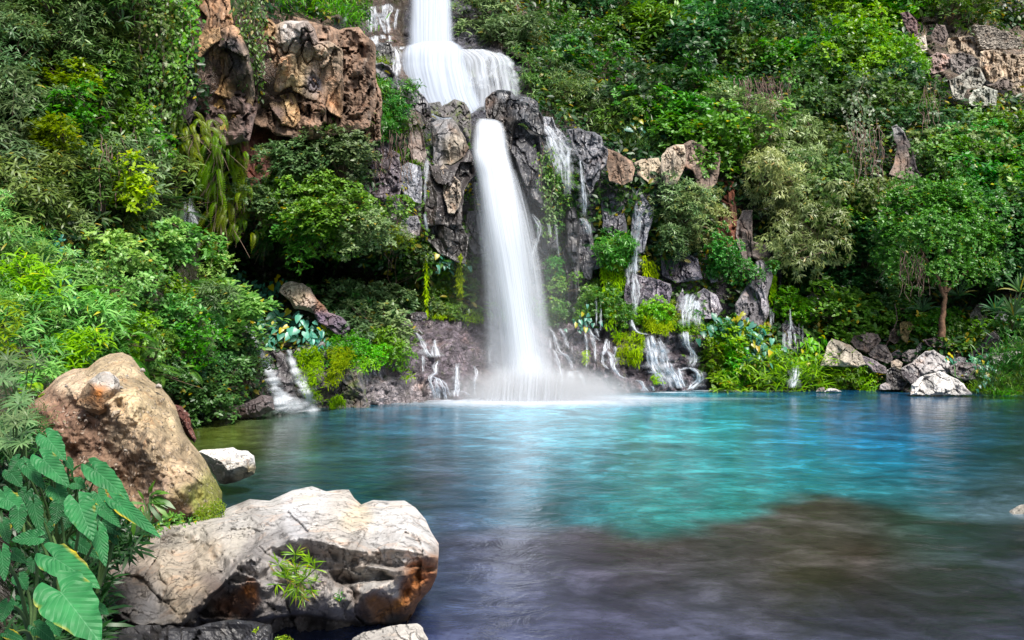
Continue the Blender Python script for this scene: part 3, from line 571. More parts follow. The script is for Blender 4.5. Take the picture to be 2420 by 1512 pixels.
rock('rock_outcrop', T(1,1,[(2002,600),(2012,500),(2062,428),(2150,448),(2260,468),(2332,500),(2348,560),(2322,645),(2180,652),(2080,652),(2010,640)]), 30.9, 'wide purple-grey rock split by a thin stream', col=(.17,.15,.19), mat=M_WET, seed=29, relief=.45, fwd=.6, cell=.8)
rock('rock_outcrop', T(1,1,[(1330,0),(1420,78),(1522,68),(1542,140),(1532,260),(1480,275),(1440,400),(1370,405),(1345,200)]), 31.2, 'dark wet shoulder of rock behind the right edge of the main fall', col=(.06,.06,.07), mat=M_WET, seed=30, relief=.4)
rock('rock_outcrop', T(1,1,[(890,-20),(1060,-20),(1070,285),(940,292),(900,220),(880,120)]), 30.2, 'smooth wet black slab behind the left edge of the main fall', col=(.055,.055,.06), mat=M_WET, seed=31, relief=.25, cell=1.8)
rock('rock_outcrop', T(1,1,[(398,130),(440,25),(540,15),(562,80),(555,155),(470,188),(400,178)]), 28.4, 'layered light grey slab above the vines, left of the black cleft', col=(.24,.24,.27), mat=M_WET, seed=32, relief=.5, cell=.7)
rock('rock_outcrop', T(1,0,[(138,1122),(160,1020),(230,1000),(342,1020),(352,1120),(330,1232),(262,1292),(168,1252)]), 28.0, 'purple-grey slab behind hanging roots', col=(.22,.19,.23), mat=M_WET, seed=33, relief=.4)
rock('rock_outcrop', T(1,0,[(408,1190),(470,1148),(562,1180),(575,1300),(565,1445),(500,1425),(420,1350)]), 28.6, 'pale bluish slab left of the black cleft, over the layered slab', col=(.24,.25,.29), mat=M_WET, seed=34, relief=.5)
rock('rock_outcrop', T(1,0,[(232,312),(300,300),(350,308),(380,360),(385,470),(300,430),(235,400)]), 35.0, 'dark block in the thin falls beside the top fall', col=(.085,.085,.09), mat=M_WET, seed=35, relief=.5)
rock('rock_outcrop', T(1,0,[(880,380),(1000,355),(1110,372),(1200,440),(1225,520),(1200,620),(1100,560),(960,540),(880,560)]), 37.0, 'dark rock ledge veiled by thin streams at the right of the fan-shaped fall', col=(.08,.08,.085), mat=M_MOSSY, seed=36, relief=.5)
rock('rock_outcrop', T(1,0,[(1240,30),(1290,60),(1340,110),(1300,125),(1250,95)]), 43, 'small brown stone showing through the hillside leaves above the falls', col=(.2,.15,.13), seed=37)
# --- right-hand rocks
rock('curved_rock', T(2,0,[(1475,895),(1520,878),(1572,940),(1612,1010),(1645,1100),(1665,1200),(1697,1240),(1650,1272),(1560,1278),(1465,1232),(1500,1150),(1512,1040),(1492,940)]), 33.6, 'tall curved brown rock pillar standing out of the vines', 'rock', mat=M_STREAK, seed=38, relief=.35, cell=1.3, fwd=1.1,
     cols=[(*T(2,0,[(1510,900)])[0],(.24,.24,.24)),(*T(2,0,[(1560,1000)])[0],(.06,.05,.05)),(*T(2,0,[(1560,1150)])[0],(.26,.19,.15)),(*T(2,0,[(1650,1150)])[0],(.10,.08,.09))])
rock('rock_outcrop', T(2,0,[(1518,1285),(1645,1283),(1642,1330),(1580,1392),(1530,1345)]), 33.4, 'cracked tan block right under the curved pillar', col=(.36,.27,.17), seed=39, fwd=1.1)
rock('rock_outcrop', T(2,0,[(1418,1380),(1480,1362),(1532,1410),(1552,1440),(1540,1492),(1480,1495),(1425,1445)]), 33.2, 'dark purple square block below the cracked tan block', col=(.11,.09,.11), seed=40, fwd=1.1)
for i_, (pl, lb, co) in enumerate([
    ([(1540,90),(1600,80),(1662,150),(1672,250),(1640,262),(1580,200)], 'dark brown slab at the upper end of the tan cliff, beside the tall green shrub', (.14,.09,.09)),
    ([(1650,320),(1662,268),(1722,248),(1737,350),(1700,362)], 'small pale nose of rock below the dark brown slab', (.42,.38,.33)),
    ([(1760,250),(1800,168),(1860,180),(1885,250),(1850,322),(1780,292)], 'dark rounded rock in the top fold of the tan cliff', (.12,.095,.085)),
    ([(1715,430),(1800,368),(1900,388),(1902,482),(1850,502),(1772,525)], 'pinkish brown flat face in the middle of the tan cliff', (.27,.2,.18)),
    ([(1860,330),(1885,268),(1990,258),(2100,248),(2132,360),(2112,425),(2050,385),(1970,362),(1890,382)], 'broad beaked overhang of tan rock below the dry stone wall', (.34,.27,.2)),
    ([(2110,370),(2200,348),(2300,380),(2430,385),(2430,565),(2340,585),(2280,542),(2200,595),(2150,562),(2105,470)], 'knobbly tan rock mass at the right edge under the dry stone wall', (.36,.28,.2)),
    ([(1888,562),(1960,538),(2050,468),(2112,482),(2152,572),(2110,622),(2020,625),(1985,705),(1920,705)], 'pale grey-green rock face low in the tan cliff', (.3,.29,.25)),
    ([(2028,702),(2060,638),(2140,608),(2232,642),(2222,745),(2120,752),(2035,745)], 'pale greenish boulder at the foot of the tan cliff', (.34,.35,.3)),
    ([(2335,612),(2380,583),(2445,600),(2445,665),(2360,652)], 'tan flake of rock at the right edge above the bright green climbers', (.38,.31,.23)),
    ([(1890,400),(1960,370),(2050,390),(2100,430),(2040,475),(1960,535),(1905,500)], 'grey hollow-fronted rock under the beaked overhang', (.16,.14,.13)),
    ([(2150,600),(2210,590),(2280,550),(2335,590),(2330,640),(2240,640),(2150,610)], 'dark recessed rock between the greenish boulder and the knobbly mass', (.13,.105,.09))]):
    rock('rock_outcrop', T(2,0,pl), 41.0 + .6 * (i_ % 3) - (0 if i_ < 6 else 1.2), lb, col=co, mat=M_STREAK if i_ % 2 else M_DRY, seed=45 + i_, relief=.65, cell=.75, group='rocks of the tan cliff', fwd=1.6)
rock('tall_rock', T(2,1,[(375,160),(385,60),(430,-20),(490,-20),(500,200),(602,228),(605,300),(545,342),(482,302),(490,400),(430,412),(415,300)]), 32.2, 'tall grey-brown rock column, upper half, behind hanging leaves', 'rock', col=(.16,.13,.12), mat=M_STREAK, seed=60, relief=.3, fwd=1.1, cell=1.3)
rock('tall_rock', T(2,1,[(365,650),(430,560),(495,400),(520,340),(562,328),(622,400),(645,450),(602,600),(615,650),(602,720),(562,822),(500,780),(400,752),(368,705)]), 31.6, 'cracked grey foot of the tall rock column, above the large-leaved plants', 'rock', mat=M_STREAK, seed=61, relief=.55, fwd=1.1, cell=.8, col=(.17,.16,.175))
rock('rock_outcrop', T(2,1,[(105,560),(150,528),(240,580),(285,680),(235,745),(150,745),(115,660)]), 31.2, 'pale lilac rock to the right of the comb-like small fall', col=(.3,.28,.33), mat=M_WET, seed=62, relief=.5)
rock('rock_outcrop', T(2,1,[(188,440),(242,428),(252,482),(200,492)]), 31.4, 'little pale stone above the lilac rock', col=(.28,.26,.3), mat=M_WET, seed=63)
rock('rock_outcrop', T(1,1,[(2360,700),(2385,600),(2419,530),(2445,640),(2440,740),(2400,760)]), 31.2, 'grey rock bulge to the left of the comb-like small fall', col=(.22,.21,.25), mat=M_WET, seed=64)
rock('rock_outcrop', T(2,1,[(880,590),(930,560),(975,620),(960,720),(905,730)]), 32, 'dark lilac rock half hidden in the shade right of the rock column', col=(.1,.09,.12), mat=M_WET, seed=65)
rock('rock_outcrop', T(2,1,[(700,790),(760,740),(800,800),(900,850),(980,900),(880,960),(720,960)]), 31.2, 'wet dark step of rock under the small fall with a long drop', col=(.12,.11,.14), mat=M_WET, seed=66)
rock('rock_outcrop', [(1690,420),(1735,430),(1745,560),(1705,612),(1685,520)], 32, 'rust-brown strip of wall left of the tall rock column', col=(.16,.06,.035), mat=M_STREAK, seed=160, relief=.4)
rock('rock_outcrop', [(1338,470),(1362,455),(1370,600),(1366,715),(1345,722),(1334,600)], 31, 'narrow black wet slab between the side fall and the dark upright stone', col=(.06,.06,.07), mat=M_WET, seed=161, relief=.5)
rock('rock_outcrop', [(1010,470),(1060,480),(1108,560),(1100,625),(1040,602),(1003,560)], 30, 'black dripping rock under the pale crumpled chunk', col=(.06,.055,.055), mat=M_WET, seed=162, relief=.6, thick=.7)
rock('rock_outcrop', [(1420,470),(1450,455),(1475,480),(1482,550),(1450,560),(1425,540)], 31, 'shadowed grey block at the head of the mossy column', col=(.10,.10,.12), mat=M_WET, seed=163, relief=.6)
rock('rock_outcrop', [(1560,600),(1600,585),(1650,610),(1660,660),(1600,668),(1565,650)], 31, 'dark ledge rock just above and right of the wide purple-grey rock', col=(.11,.10,.13), mat=M_WET, seed=164, relief=.6)
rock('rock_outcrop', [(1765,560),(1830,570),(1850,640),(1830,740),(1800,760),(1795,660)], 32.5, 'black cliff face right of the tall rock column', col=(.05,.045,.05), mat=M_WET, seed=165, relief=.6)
# boulders on the right shore
B = [
 ([(975,1082),(1000,1010),(1030,920),(1058,888),(1180,930),(1262,990),(1300,1070),(1240,1090)], 29.8, 'large tan wedge-shaped boulder behind the bright green grass mound', (.36,.32,.26)),
 ([(1255,1000),(1340,1030),(1442,1090),(1455,1135),(1360,1130),(1300,1075)], 29.6, 'purple-grey sloping slab running down from the wedge-shaped boulder', (.22,.19,.2)),
 ([(1188,910),(1220,858),(1300,843),(1380,853),(1408,900),(1372,945),(1300,995),(1230,955)], 30.4, 'rounded brown boulder resting on top of the wedge-shaped one', (.26,.2,.17)),
 ([(1318,995),(1380,928),(1442,933),(1492,1020),(1482,1055),(1450,1065),(1330,1015)], 29.9, 'dark brown ribbed boulder below the rounded brown one', (.16,.13,.12)),
 ([(1555,995),(1590,968),(1652,963),(1668,1010),(1652,1065),(1560,1045)], 30.4, 'square grey-brown boulder behind the pale ones', (.24,.21,.2)),
 ([(1475,1052),(1520,1033),(1562,1060),(1545,1105),(1480,1088)], 29.6, 'small tan stone between the ribbed boulder and the pale ones', (.3,.25,.2)),
 ([(1478,990),(1530,965),(1562,1010),(1510,1038)], 30.6, 'small dark stone left of the square boulder', (.12,.1,.11)),
 ([(1655,930),(1700,915),(1702,965),(1662,985)], 30.8, 'little dark upright stone behind the square boulder', (.12,.11,.12)),
 ([(1548,1100),(1622,1058),(1720,978),(1782,968),(1852,1010),(1905,1060),(1885,1140),(1800,1130),(1740,1150),(1680,1180),(1600,1140)], 29.3, 'large light grey boulder standing behind the white one', (.36,.34,.34)),
 ([(1548,1102),(1580,1110),(1660,1158),(1690,1205),(1625,1225),(1560,1155)], 28.8, 'dark tilted slab wedged left of the white boulder', (.15,.13,.14)),
 ([(1612,1290),(1620,1220),(1680,1160),(1740,1138),(1820,1118),(1900,1148),(1990,1210),(2058,1290)], 27.6, 'broad white boulder with its foot in the pool', (.62,.6,.58)),
 ([(1885,1090),(1960,1048),(2030,1058),(2152,1080),(2155,1152),(2092,1185),(1960,1185),(1900,1135)], 29.0, 'wide dark boulder right of the white one', (.17,.155,.16)),
 ([(1920,1040),(1960,1015),(2010,1025),(2000,1060),(1940,1065)], 29.8, 'small grey stone on top of the wide dark boulder', (.25,.24,.25)),
 ([(2195,1012),(2260,990),(2330,973),(2405,985),(2350,1030),(2300,1055),(2205,1068)], 28.8, 'flat pale boulder at the right edge behind the tussock', (.33,.32,.3)),
 ([(2025,1000),(2100,950),(2150,870),(2212,828),(2255,880),(2245,985),(2165,1045),(2050,1042)], 30.2, 'big black rock leaning at the back of the right shore', (.07,.06,.065)),
 ([(2305,900),(2380,893),(2435,920),(2435,962),(2330,955)], 29.8, 'purple-grey rock at the right edge beside the big black one', (.17,.14,.17)),
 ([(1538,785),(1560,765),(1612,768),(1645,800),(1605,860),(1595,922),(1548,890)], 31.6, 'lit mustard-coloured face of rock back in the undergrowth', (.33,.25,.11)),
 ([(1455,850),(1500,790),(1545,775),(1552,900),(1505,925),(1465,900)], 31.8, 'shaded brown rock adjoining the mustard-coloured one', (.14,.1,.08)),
 ([(2035,725),(2080,648),(2132,648),(2165,760),(2100,805),(2040,795)], 31.6, 'mossy grey-brown rock behind the sword-leaved plants', (.17,.16,.13)),
 ([(2205,745),(2260,688),(2325,730),(2300,768)], 30.6, 'small blue-grey rock under the sword-leaved plants', (.17,.18,.19)),
 ([(945,1262),(965,1235),(1005,1232),(1010,1262)], 28.9, 'brown stone at the waterline before the grass mound', (.2,.17,.15)),
 ([(1000,1266),(1030,1240),(1075,1240),(1135,1264)], 28.7, 'low pale stone at the waterline before the grass mound', (.42,.41,.4)),
 ([(1395,1250),(1402,1215),(1440,1198),(1472,1215),(1475,1250)], 29.0, 'small grey stone at the waterline right of the grass mound', (.27,.25,.25)),
 ([(1450,1110),(1490,1085),(1560,1120),(1600,1190),(1560,1250),(1480,1250),(1440,1180)], 30.0, 'shaded black rock in the gap among the right-hand boulders', (.05,.045,.045)),
 ([(1270,1060),(1330,1060),(1370,1110),(1330,1140),(1280,1110)], 29.8, 'grey stone poking out behind the grass mound', (.2,.18,.19)),
 ([(2130,1150),(2190,1140),(2200,1200),(2140,1210)], 28.8, 'small dark stone at the right foot of the wide dark boulder', (.11,.1,.11)),
 ([(1700,895),(1780,880),(1860,900),(1940,930),(1900,960),(1740,940)], 31.4, 'purplish brown rock buried in leaves above the pale boulders', (.14,.1,.11))]
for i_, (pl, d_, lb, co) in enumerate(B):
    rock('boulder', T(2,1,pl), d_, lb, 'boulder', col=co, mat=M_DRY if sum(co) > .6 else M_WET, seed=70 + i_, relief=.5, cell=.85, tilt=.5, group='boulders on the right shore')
# slanting rock and neighbours at the left cascade
rock('slanting_rock', T(0,1,[(1980,560),(2000,500),(2060,480),(2140,490),(2200,530),(2245,610),(2300,650),(2330,700),(2419,735),(2475,780),(2480,830),(2440,862),(2380,855),(2260,765),(2230,705),(2150,682),(2090,682),(2060,625)]), 24.6, 'long rock slanting down like a log, pale at its raised end and purple below', 'rock', mat=M_DRY, seed=100, relief=.4, fwd=2.4, thick=.8, cell=.7,
     cols=[(*T(0,1,[(2040,520)])[0],(.36,.33,.26)),(*T(0,1,[(2120,580)])[0],(.34,.28,.2)),(*T(0,1,[(2180,650)])[0],(.3,.24,.2)),(*T(0,1,[(2280,640)])[0],(.15,.08,.05)),(*T(0,1,[(2260,740)])[0],(.16,.12,.17)),(*T(0,1,[(2400,800)])[0],(.15,.12,.16))])
rock('cascade_rock', T(0,1,[(1900,1000),(1960,960),(2030,1000),(2070,1120),(2090,1240),(2150,1380),(2180,1410),(1960,1420),(1930,1300),(1880,1120)]), 24.2, 'dark pitted rock between the two arms of the left cascade', 'rock', col=(.12,.11,.12), mat=M_WET, seed=101, relief=.4, thick=.4)
rock('mossy_rock', T(0,1,[(2100,960),(2200,920),(2419,880),(2500,900),(2560,1100),(2620,1380),(2500,1420),(2300,1400),(2210,1370),(2150,1200)]), 24.8, 'large hump of rock right of the left cascade, half covered in yellow moss', 'rock', mat=M_MOSSY, seed=102, relief=.45, thick=1.1, cell=.7, cols=[(*T(0,1,[(2300,1010)])[0],(.3,.28,.3)),(*T(0,1,[(2400,1300)])[0],(.1,.09,.09)),(*T(0,1,[(2500,1000)])[0],(.26,.24,.26)),(*T(0,1,[(2200,1250)])[0],(.1,.1,.07))])
rock('shore_rock', T(0,1,[(1400,1450),(1500,1390),(1700,1360),(1850,1290),(1930,1300),(1950,1390),(1850,1440),(1600,1470),(1420,1490)]), 22.3, 'low purple-brown shelf of rock at the waterline left of the cascade', 'rock', col=(.14,.115,.12), mat=M_WET, seed=103, relief=.4)
rock('boulder', T(1,1,[(490,710),(530,698),(600,700),(612,745),(560,765),(500,755)]), 27.6, 'round black boulder on the rim of the low wall, left of the main fall', 'boulder', col=(.06,.055,.065), mat=M_WET, seed=104)
rock('boulder', T(1,1,[(975,1325),(985,1308),(1010,1306),(1025,1325)]), 26.0, 'tiny black stone in the froth left of the main fall', 'boulder', col=(.05,.05,.055), mat=M_WET, seed=105)
# --- the big stones beside us
tb = empty('tan_boulder', W(290, 1180, 9.3), 'big sandy tan boulder with a rounded stone set in its face', 'boulder')
TB = T(0,1,[(150,1420),(200,1350),(290,1270),(400,1170),(520,1110),(620,1090),(700,1020),(770,985),(860,985),(930,1030),(1010,1100),(1080,1190),(1150,1240),(1200,1300),(1240,1370),(1275,1450),(1300,1512)]) + T(0,2,[(1330,60),(1372,130),(1450,240),(1535,390),(1572,470),(1562,560),(1500,630),(1400,668),(1250,680),(1000,700),(700,560),(400,350),(250,140),(190,20)])
def tp(u, v, z, c=None): return (u / 3, 504 + v / 3, z if c is None else c)
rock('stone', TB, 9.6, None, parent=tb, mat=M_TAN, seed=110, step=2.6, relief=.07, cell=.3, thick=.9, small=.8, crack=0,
     dpts=[tp(150,1420,10.6),tp(290,1270,10.6),tp(520,1110,10.5),(260,840,10.6),tp(930,1030,10.5),tp(1080,1190,10.2),tp(1240,1370,9.9),tp(1330,1572,9.7),tp(1450,1750,9.6),tp(1572,1980,9.3),tp(1500,2140,8.7),tp(1250,2180,8.4),
           tp(700,1140,9.9),tp(850,1250,9.3),tp(950,1400,8.9),tp(1050,1600,8.5),tp(1150,1800,8.3),tp(1300,2000,8.2),tp(1380,1900,8.6),tp(1250,1650,9.0),tp(1100,1350,9.5),
           tp(600,1300,9.5),tp(400,1250,9.9),tp(300,1400,9.5),tp(400,1500,9.3),tp(600,1500,9.5),tp(750,1560,9.35),tp(850,1700,9.2),tp(600,1700,9.3),tp(350,1700,9.2),tp(900,1900,8.9),tp(700,2050,8.7),tp(1050,2080,8.5),tp(930,1560,8.95),tp(880,1480,9.05)],
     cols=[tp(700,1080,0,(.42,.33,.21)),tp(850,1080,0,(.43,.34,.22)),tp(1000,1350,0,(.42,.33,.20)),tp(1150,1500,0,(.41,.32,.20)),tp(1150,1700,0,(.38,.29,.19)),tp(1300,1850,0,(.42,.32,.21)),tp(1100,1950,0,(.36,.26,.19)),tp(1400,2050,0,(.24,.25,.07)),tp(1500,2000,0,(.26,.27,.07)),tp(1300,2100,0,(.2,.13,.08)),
           tp(500,1180,0,(.46,.36,.25)),tp(350,1330,0,(.34,.22,.15)),tp(280,1450,0,(.24,.13,.09)),tp(450,1420,0,(.22,.13,.09)),tp(600,1480,0,(.16,.10,.07)),tp(400,1650,0,(.2,.12,.08)),tp(700,1650,0,(.16,.10,.07)),tp(850,1750,0,(.14,.09,.06)),tp(950,1900,0,(.2,.13,.08)),tp(700,1900,0,(.14,.09,.06)),tp(900,1600,0,(.36,.27,.18))])  # left and lower face darker: its shaded side painted into the stone colour
rock('set_stone', T(0,1,[(535,1355),(580,1260),(640,1180),(700,1132),(780,1118),(842,1180),(852,1250),(812,1335),(762,1400),(702,1432),(620,1402)]), 9.35, None, parent=tb, mat=M_HERO, seed=111, thick=.42, relief=.2, cell=1.2, step=2.0,
     cols=[tp(700,1160,0,(.40,.36,.30)),tp(800,1180,0,(.42,.38,.33)),tp(700,1280,0,(.34,.13,.035)),tp(650,1320,0,(.28,.15,.07)),tp(760,1300,0,(.3,.2,.12)),tp(620,1380,0,(.24,.17,.11)),tp(600,1250,0,(.27,.2,.13))])
rock('set_stone', T(0,1,[(785,1450),(800,1400),(860,1392),(850,1420),(800,1455)]), 9.0, None, parent=tb, mat=M_HERO, seed=112, thick=.12, col=(.42,.34,.25))
for i_, (u, v, s) in enumerate([(1010,1110,20),(1125,1225,24),(860,1235,16),(470,1225,14),(560,1450,12),(610,1468,14),(900,1150,10),(600,1430,9),(520,1470,9),(1180,1980,26),(1100,1700,14),(1010,1850,14),(890,1680,14),(980,2045,14),(1250,2000,20)]):
    dd_ = 9.0 if i_ > 8 else 9.35
    if i_ < 2: dd_ = 9.85
    rock('pebble', T(0,1,[(u-s,v+s*.6),(u-s*.8,v-s*.4),(u,v-s*.8),(u+s*.9,v-s*.3),(u+s,v+s*.6),(u,v+s*.8)]), dd_ if v < 1500 else 8.85, None, parent=tb, mat=M_HERO, seed=120+i_, thick=.1, col=(.40,.36,.31), step=2)
rock('reddish_boulder', T(0,1,[(1225,1355),(1290,1368),(1342,1430),(1358,1512)]) + T(0,2,[(1385,60),(1392,90),(1378,118),(1330,70),(1250,-40)]), 10.6, 'rough reddish boulder showing behind the right side of the sandy one', 'boulder', col=(.14,.06,.05), mat=M_TAN, seed=140, thick=.4, relief=.5)
rock('boulder', T(0,2,[(1405,175),(1430,163),(1530,158),(1652,146),(1682,165),(1762,170),(1802,210),(1817,290),(1802,335),(1700,385),(1590,408),(1550,400),(1500,310),(1450,240)]), 12.1, 'small white flat-topped rock standing in the pool beyond the sandy boulder', 'boulder', mat=M_HERO, seed=141, relief=.3, thick=.8, step=2,
     cols=[(500,1070,(.6,.57,.52)),(560,1068,(.62,.6,.57)),(590,1080,(.6,.58,.55)),(540,1100,(.5,.46,.4)),(520,1120,(.38,.33,.26)),(570,1120,(.3,.24,.16)),(595,1110,(.26,.22,.13)),(540,1135,(.12,.09,.06))], planes=[(550,1085,0,1.9,.35)])
HP = [(215,1470),(235,1400),(248,1330),(300,1295),(340,1270),(375,1245),(450,1235),(520,1222),(535,1200),(590,1178),(640,1180),(690,1158),(735,1150),(770,1163),(800,1157),(826,1156),(837,1175),(853,1191),(880,1181),(917,1185),(953,1184),(980,1201),(1007,1228),(1020,1255),(1038,1285),(1039,1305),(1036,1340),(1033,1360),(1020,1390),(987,1425),(978,1445),(960,1475),(905,1490),(890,1560),(230,1560)]
WH = (.47,.45,.42); W2 = (.42,.37,.29); BK = (.04,.035,.035); RU = (.30,.11,.03); MG = (.24,.215,.2)
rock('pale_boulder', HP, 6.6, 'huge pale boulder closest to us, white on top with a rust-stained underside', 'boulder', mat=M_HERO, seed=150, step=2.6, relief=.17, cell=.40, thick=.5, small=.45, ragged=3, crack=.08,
     regions=[([(250,1330),(300,1297),(375,1247),(520,1224),(600,1215),(625,1235),(600,1290),(560,1330),(520,1378),(470,1430),(430,1475),(330,1480),(240,1440)], ((375,1250,8.0),(560,1260,7.35),(420,1450,5.75)), 9),
              ([(640,1300),(700,1262),(760,1275),(850,1302),(960,1300),(1042,1312),(1030,1338),(960,1345),(870,1336),(800,1352),(740,1345),(690,1330)], ((700,1290,6.55),(1000,1320,6.45),(800,1345,6.62)), 7),
              ([(770,1352),(860,1336),(905,1350),(930,1366),(860,1376),(800,1385)], ((780,1360,6.7),(920,1362,6.55),(860,1376,6.7)), 6),
              ([(860,1400),(930,1368),(1030,1345),(1045,1370),(1000,1425),(960,1475),(870,1480),(820,1440)], ((900,1380,6.15),(1020,1360,6.5),(930,1470,6.75)), 8),
              ([(520,1385),(560,1350),(640,1380),(650,1440),(600,1462),(500,1462),(470,1450)], ((520,1390,6.45),(640,1400,6.2),(560,1460,6.5)), 6),
              ([(560,1345),(600,1310),(680,1330),(720,1370),(700,1440),(650,1450),(645,1385)], ((570,1345,6.35),(700,1350,6.15),(680,1440,6.15)), 7),
              ([(470,1462),(620,1464),(720,1450),(860,1475),(960,1475),(960,1570),(440,1570)], ((500,1470,6.5),(900,1480,6.9),(700,1560,6.75)), 7)],
     dpts=[(215,1470,6.4),(248,1330,7.6),(300,1300,7.8),(375,1248,8.1),(450,1237,8.3),(530,1205,9.0),(640,1180,9.3),(735,1152,9.6),(800,1158,9.5),(853,1190,9.0),(917,1186,9.0),(980,1201,8.7),(1020,1255,7.9),(1038,1290,7.4),
           (400,1300,7.1),(500,1270,7.3),(330,1380,6.5),(430,1360,6.3),(520,1330,6.35),(560,1290,6.7),(620,1240,7.4),(670,1215,7.9),(380,1450,5.9),(460,1430,5.85),(430,1490,5.9),(300,1460,6.1),(520,1378,6.0),(480,1450,5.95),
           (540,1400,6.35),(600,1350,6.4),(590,1400,6.15),(640,1440,6.05),(560,1450,6.3),(650,1390,6.1),(600,1500,6.3),(700,1460,6.15),
           (700,1250,7.0),(760,1230,7.5),(740,1275,6.65),(800,1300,6.5),(850,1310,6.35),(800,1210,8.0),(850,1240,7.4),(920,1250,7.1),(960,1230,7.6),(930,1305,6.3),(1000,1300,6.5),(990,1270,6.9),
           (680,1300,6.6),(740,1310,6.65),(820,1335,6.5),(870,1345,6.3),(940,1330,6.2),(1010,1320,6.5),(740,1360,6.3),(820,1365,6.35),(860,1378,6.55),(800,1380,6.7),(900,1365,6.45),(950,1370,6.15),(1020,1360,6.7),
           (760,1400,6.15),(850,1410,6.25),(890,1390,6.15),(940,1410,6.2),(990,1400,6.5),(850,1450,6.5),(940,1445,6.5),(760,1450,6.4),(800,1490,6.7),(900,1480,6.7),(700,1500,6.4),(250,1520,6.0),(450,1540,5.9),(700,1550,6.4),(880,1550,6.8)],
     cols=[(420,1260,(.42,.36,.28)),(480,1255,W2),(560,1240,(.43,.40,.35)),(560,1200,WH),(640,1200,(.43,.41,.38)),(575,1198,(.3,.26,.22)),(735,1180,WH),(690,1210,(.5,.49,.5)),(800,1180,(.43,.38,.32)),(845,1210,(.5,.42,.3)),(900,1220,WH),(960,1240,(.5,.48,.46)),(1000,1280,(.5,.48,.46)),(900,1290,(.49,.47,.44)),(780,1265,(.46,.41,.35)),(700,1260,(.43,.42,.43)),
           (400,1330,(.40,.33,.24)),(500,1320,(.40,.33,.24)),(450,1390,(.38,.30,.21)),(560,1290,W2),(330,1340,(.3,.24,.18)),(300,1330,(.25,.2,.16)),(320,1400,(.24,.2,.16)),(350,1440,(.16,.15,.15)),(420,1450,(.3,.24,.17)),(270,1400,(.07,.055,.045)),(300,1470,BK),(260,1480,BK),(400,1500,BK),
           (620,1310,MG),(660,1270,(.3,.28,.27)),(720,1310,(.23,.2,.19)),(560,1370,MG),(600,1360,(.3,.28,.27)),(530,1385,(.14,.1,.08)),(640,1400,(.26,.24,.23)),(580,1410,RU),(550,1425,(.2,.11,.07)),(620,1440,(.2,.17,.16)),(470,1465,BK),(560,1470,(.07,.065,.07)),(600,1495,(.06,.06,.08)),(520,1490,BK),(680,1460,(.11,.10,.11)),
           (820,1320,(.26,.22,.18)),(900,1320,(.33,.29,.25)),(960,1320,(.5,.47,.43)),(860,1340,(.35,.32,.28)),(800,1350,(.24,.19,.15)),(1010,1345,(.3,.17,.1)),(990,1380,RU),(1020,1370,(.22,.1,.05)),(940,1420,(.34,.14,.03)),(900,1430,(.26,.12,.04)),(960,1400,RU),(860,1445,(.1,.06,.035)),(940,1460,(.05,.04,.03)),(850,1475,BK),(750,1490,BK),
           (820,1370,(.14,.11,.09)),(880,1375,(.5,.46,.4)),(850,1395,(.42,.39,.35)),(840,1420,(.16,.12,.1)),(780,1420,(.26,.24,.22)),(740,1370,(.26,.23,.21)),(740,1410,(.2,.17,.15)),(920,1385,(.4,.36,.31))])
rock('boulder', [(820,1530),(832,1508),(860,1492),(900,1485),(945,1476),(985,1471),(1000,1484),(1010,1510),(1012,1560),(830,1560)], 5.6, 'rounded white stone cut off by the lower edge, right of the huge pale boulder', 'boulder', mat=M_HERO, seed=151, col=(.46,.43,.39), relief=.2, thick=.4, planes=[(900,1500,0,1.6,.25)])
rock('wet_rock', [(235,1500),(330,1475),(460,1480),(560,1462),(640,1480),(650,1600),(230,1600)], 5.6, 'glistening black rock at the lower edge in front of the pale boulder', 'rock', mat=M_WET, seed=152, col=(.04,.04,.045), relief=.4, thick=.5)
rock('boulder', [(2372,1222),(2390,1204),(2412,1192),(2440,1184),(2475,1196),(2480,1236),(2420,1234),(2385,1230)], 10.9, 'pale stone just breaking the surface at the right edge of the pool', 'boulder', mat=M_HERO, seed=153, col=(.30,.28,.24), relief=.2, thick=.25, planes=[(2420,1205,0,1.8,.12)])
# --- dry stone wall on top of the tan cliff
def stone_wall():
    o = empty('dry_stone_wall', W(2350, 130, 42), 'terraced dry stone wall of small rough blocks above the tan cliff', 'wall'); o['kind'] = 'thing'
    rng = np.random.default_rng(5); mb = MB(); cols = []
    poly = T(2,0,[(2050,180),(2180,190),(2380,270),(2400,330),(2300,350),(2170,350),(2110,350)])
    xs0 = np.arange(2285, 2425, 4.6); k = 0
    for r, yy in enumerate(np.arange(56, 124, 3.1)):
        for xx in xs0 + (r % 2) * 2.3:
            x = xx + rng.uniform(-.8, .8); y = yy + rng.uniform(-.5, .5)
            if not inside(np.array([x]), np.array([y]), poly)[0]: continue
            c = W(x, y, 41.4); hw, hh, hd = rng.uniform(.04, .065), rng.uniform(.025, .04), rng.uniform(.09, .16)
            v = np.array([[a * hw, b * hd, e * hh] for a in (-1, 1) for b in (-1, 1) for e in (-1, 1)]) + rng.normal(0, .009, (8, 3)) + c
            mb.add(v, [[0, 1, 3, 2], [4, 6, 7, 5], [0, 4, 5, 1], [2, 3, 7, 6], [1, 5, 7, 3], [0, 2, 6, 4]])
            cols += [[rng.uniform(.16, .4)] * 3] * 8
    V = np.concatenate(mb.V); cc = np.array(cols) * np.array([1.05, .93, .78])
    s = build('stonework', V, np.concatenate(mb.Q), None, M_DRY, {'col': cc}, False, None, loc=o.location[:]); s.parent = o; s.location = (0, 0, 0)
stone_wall()
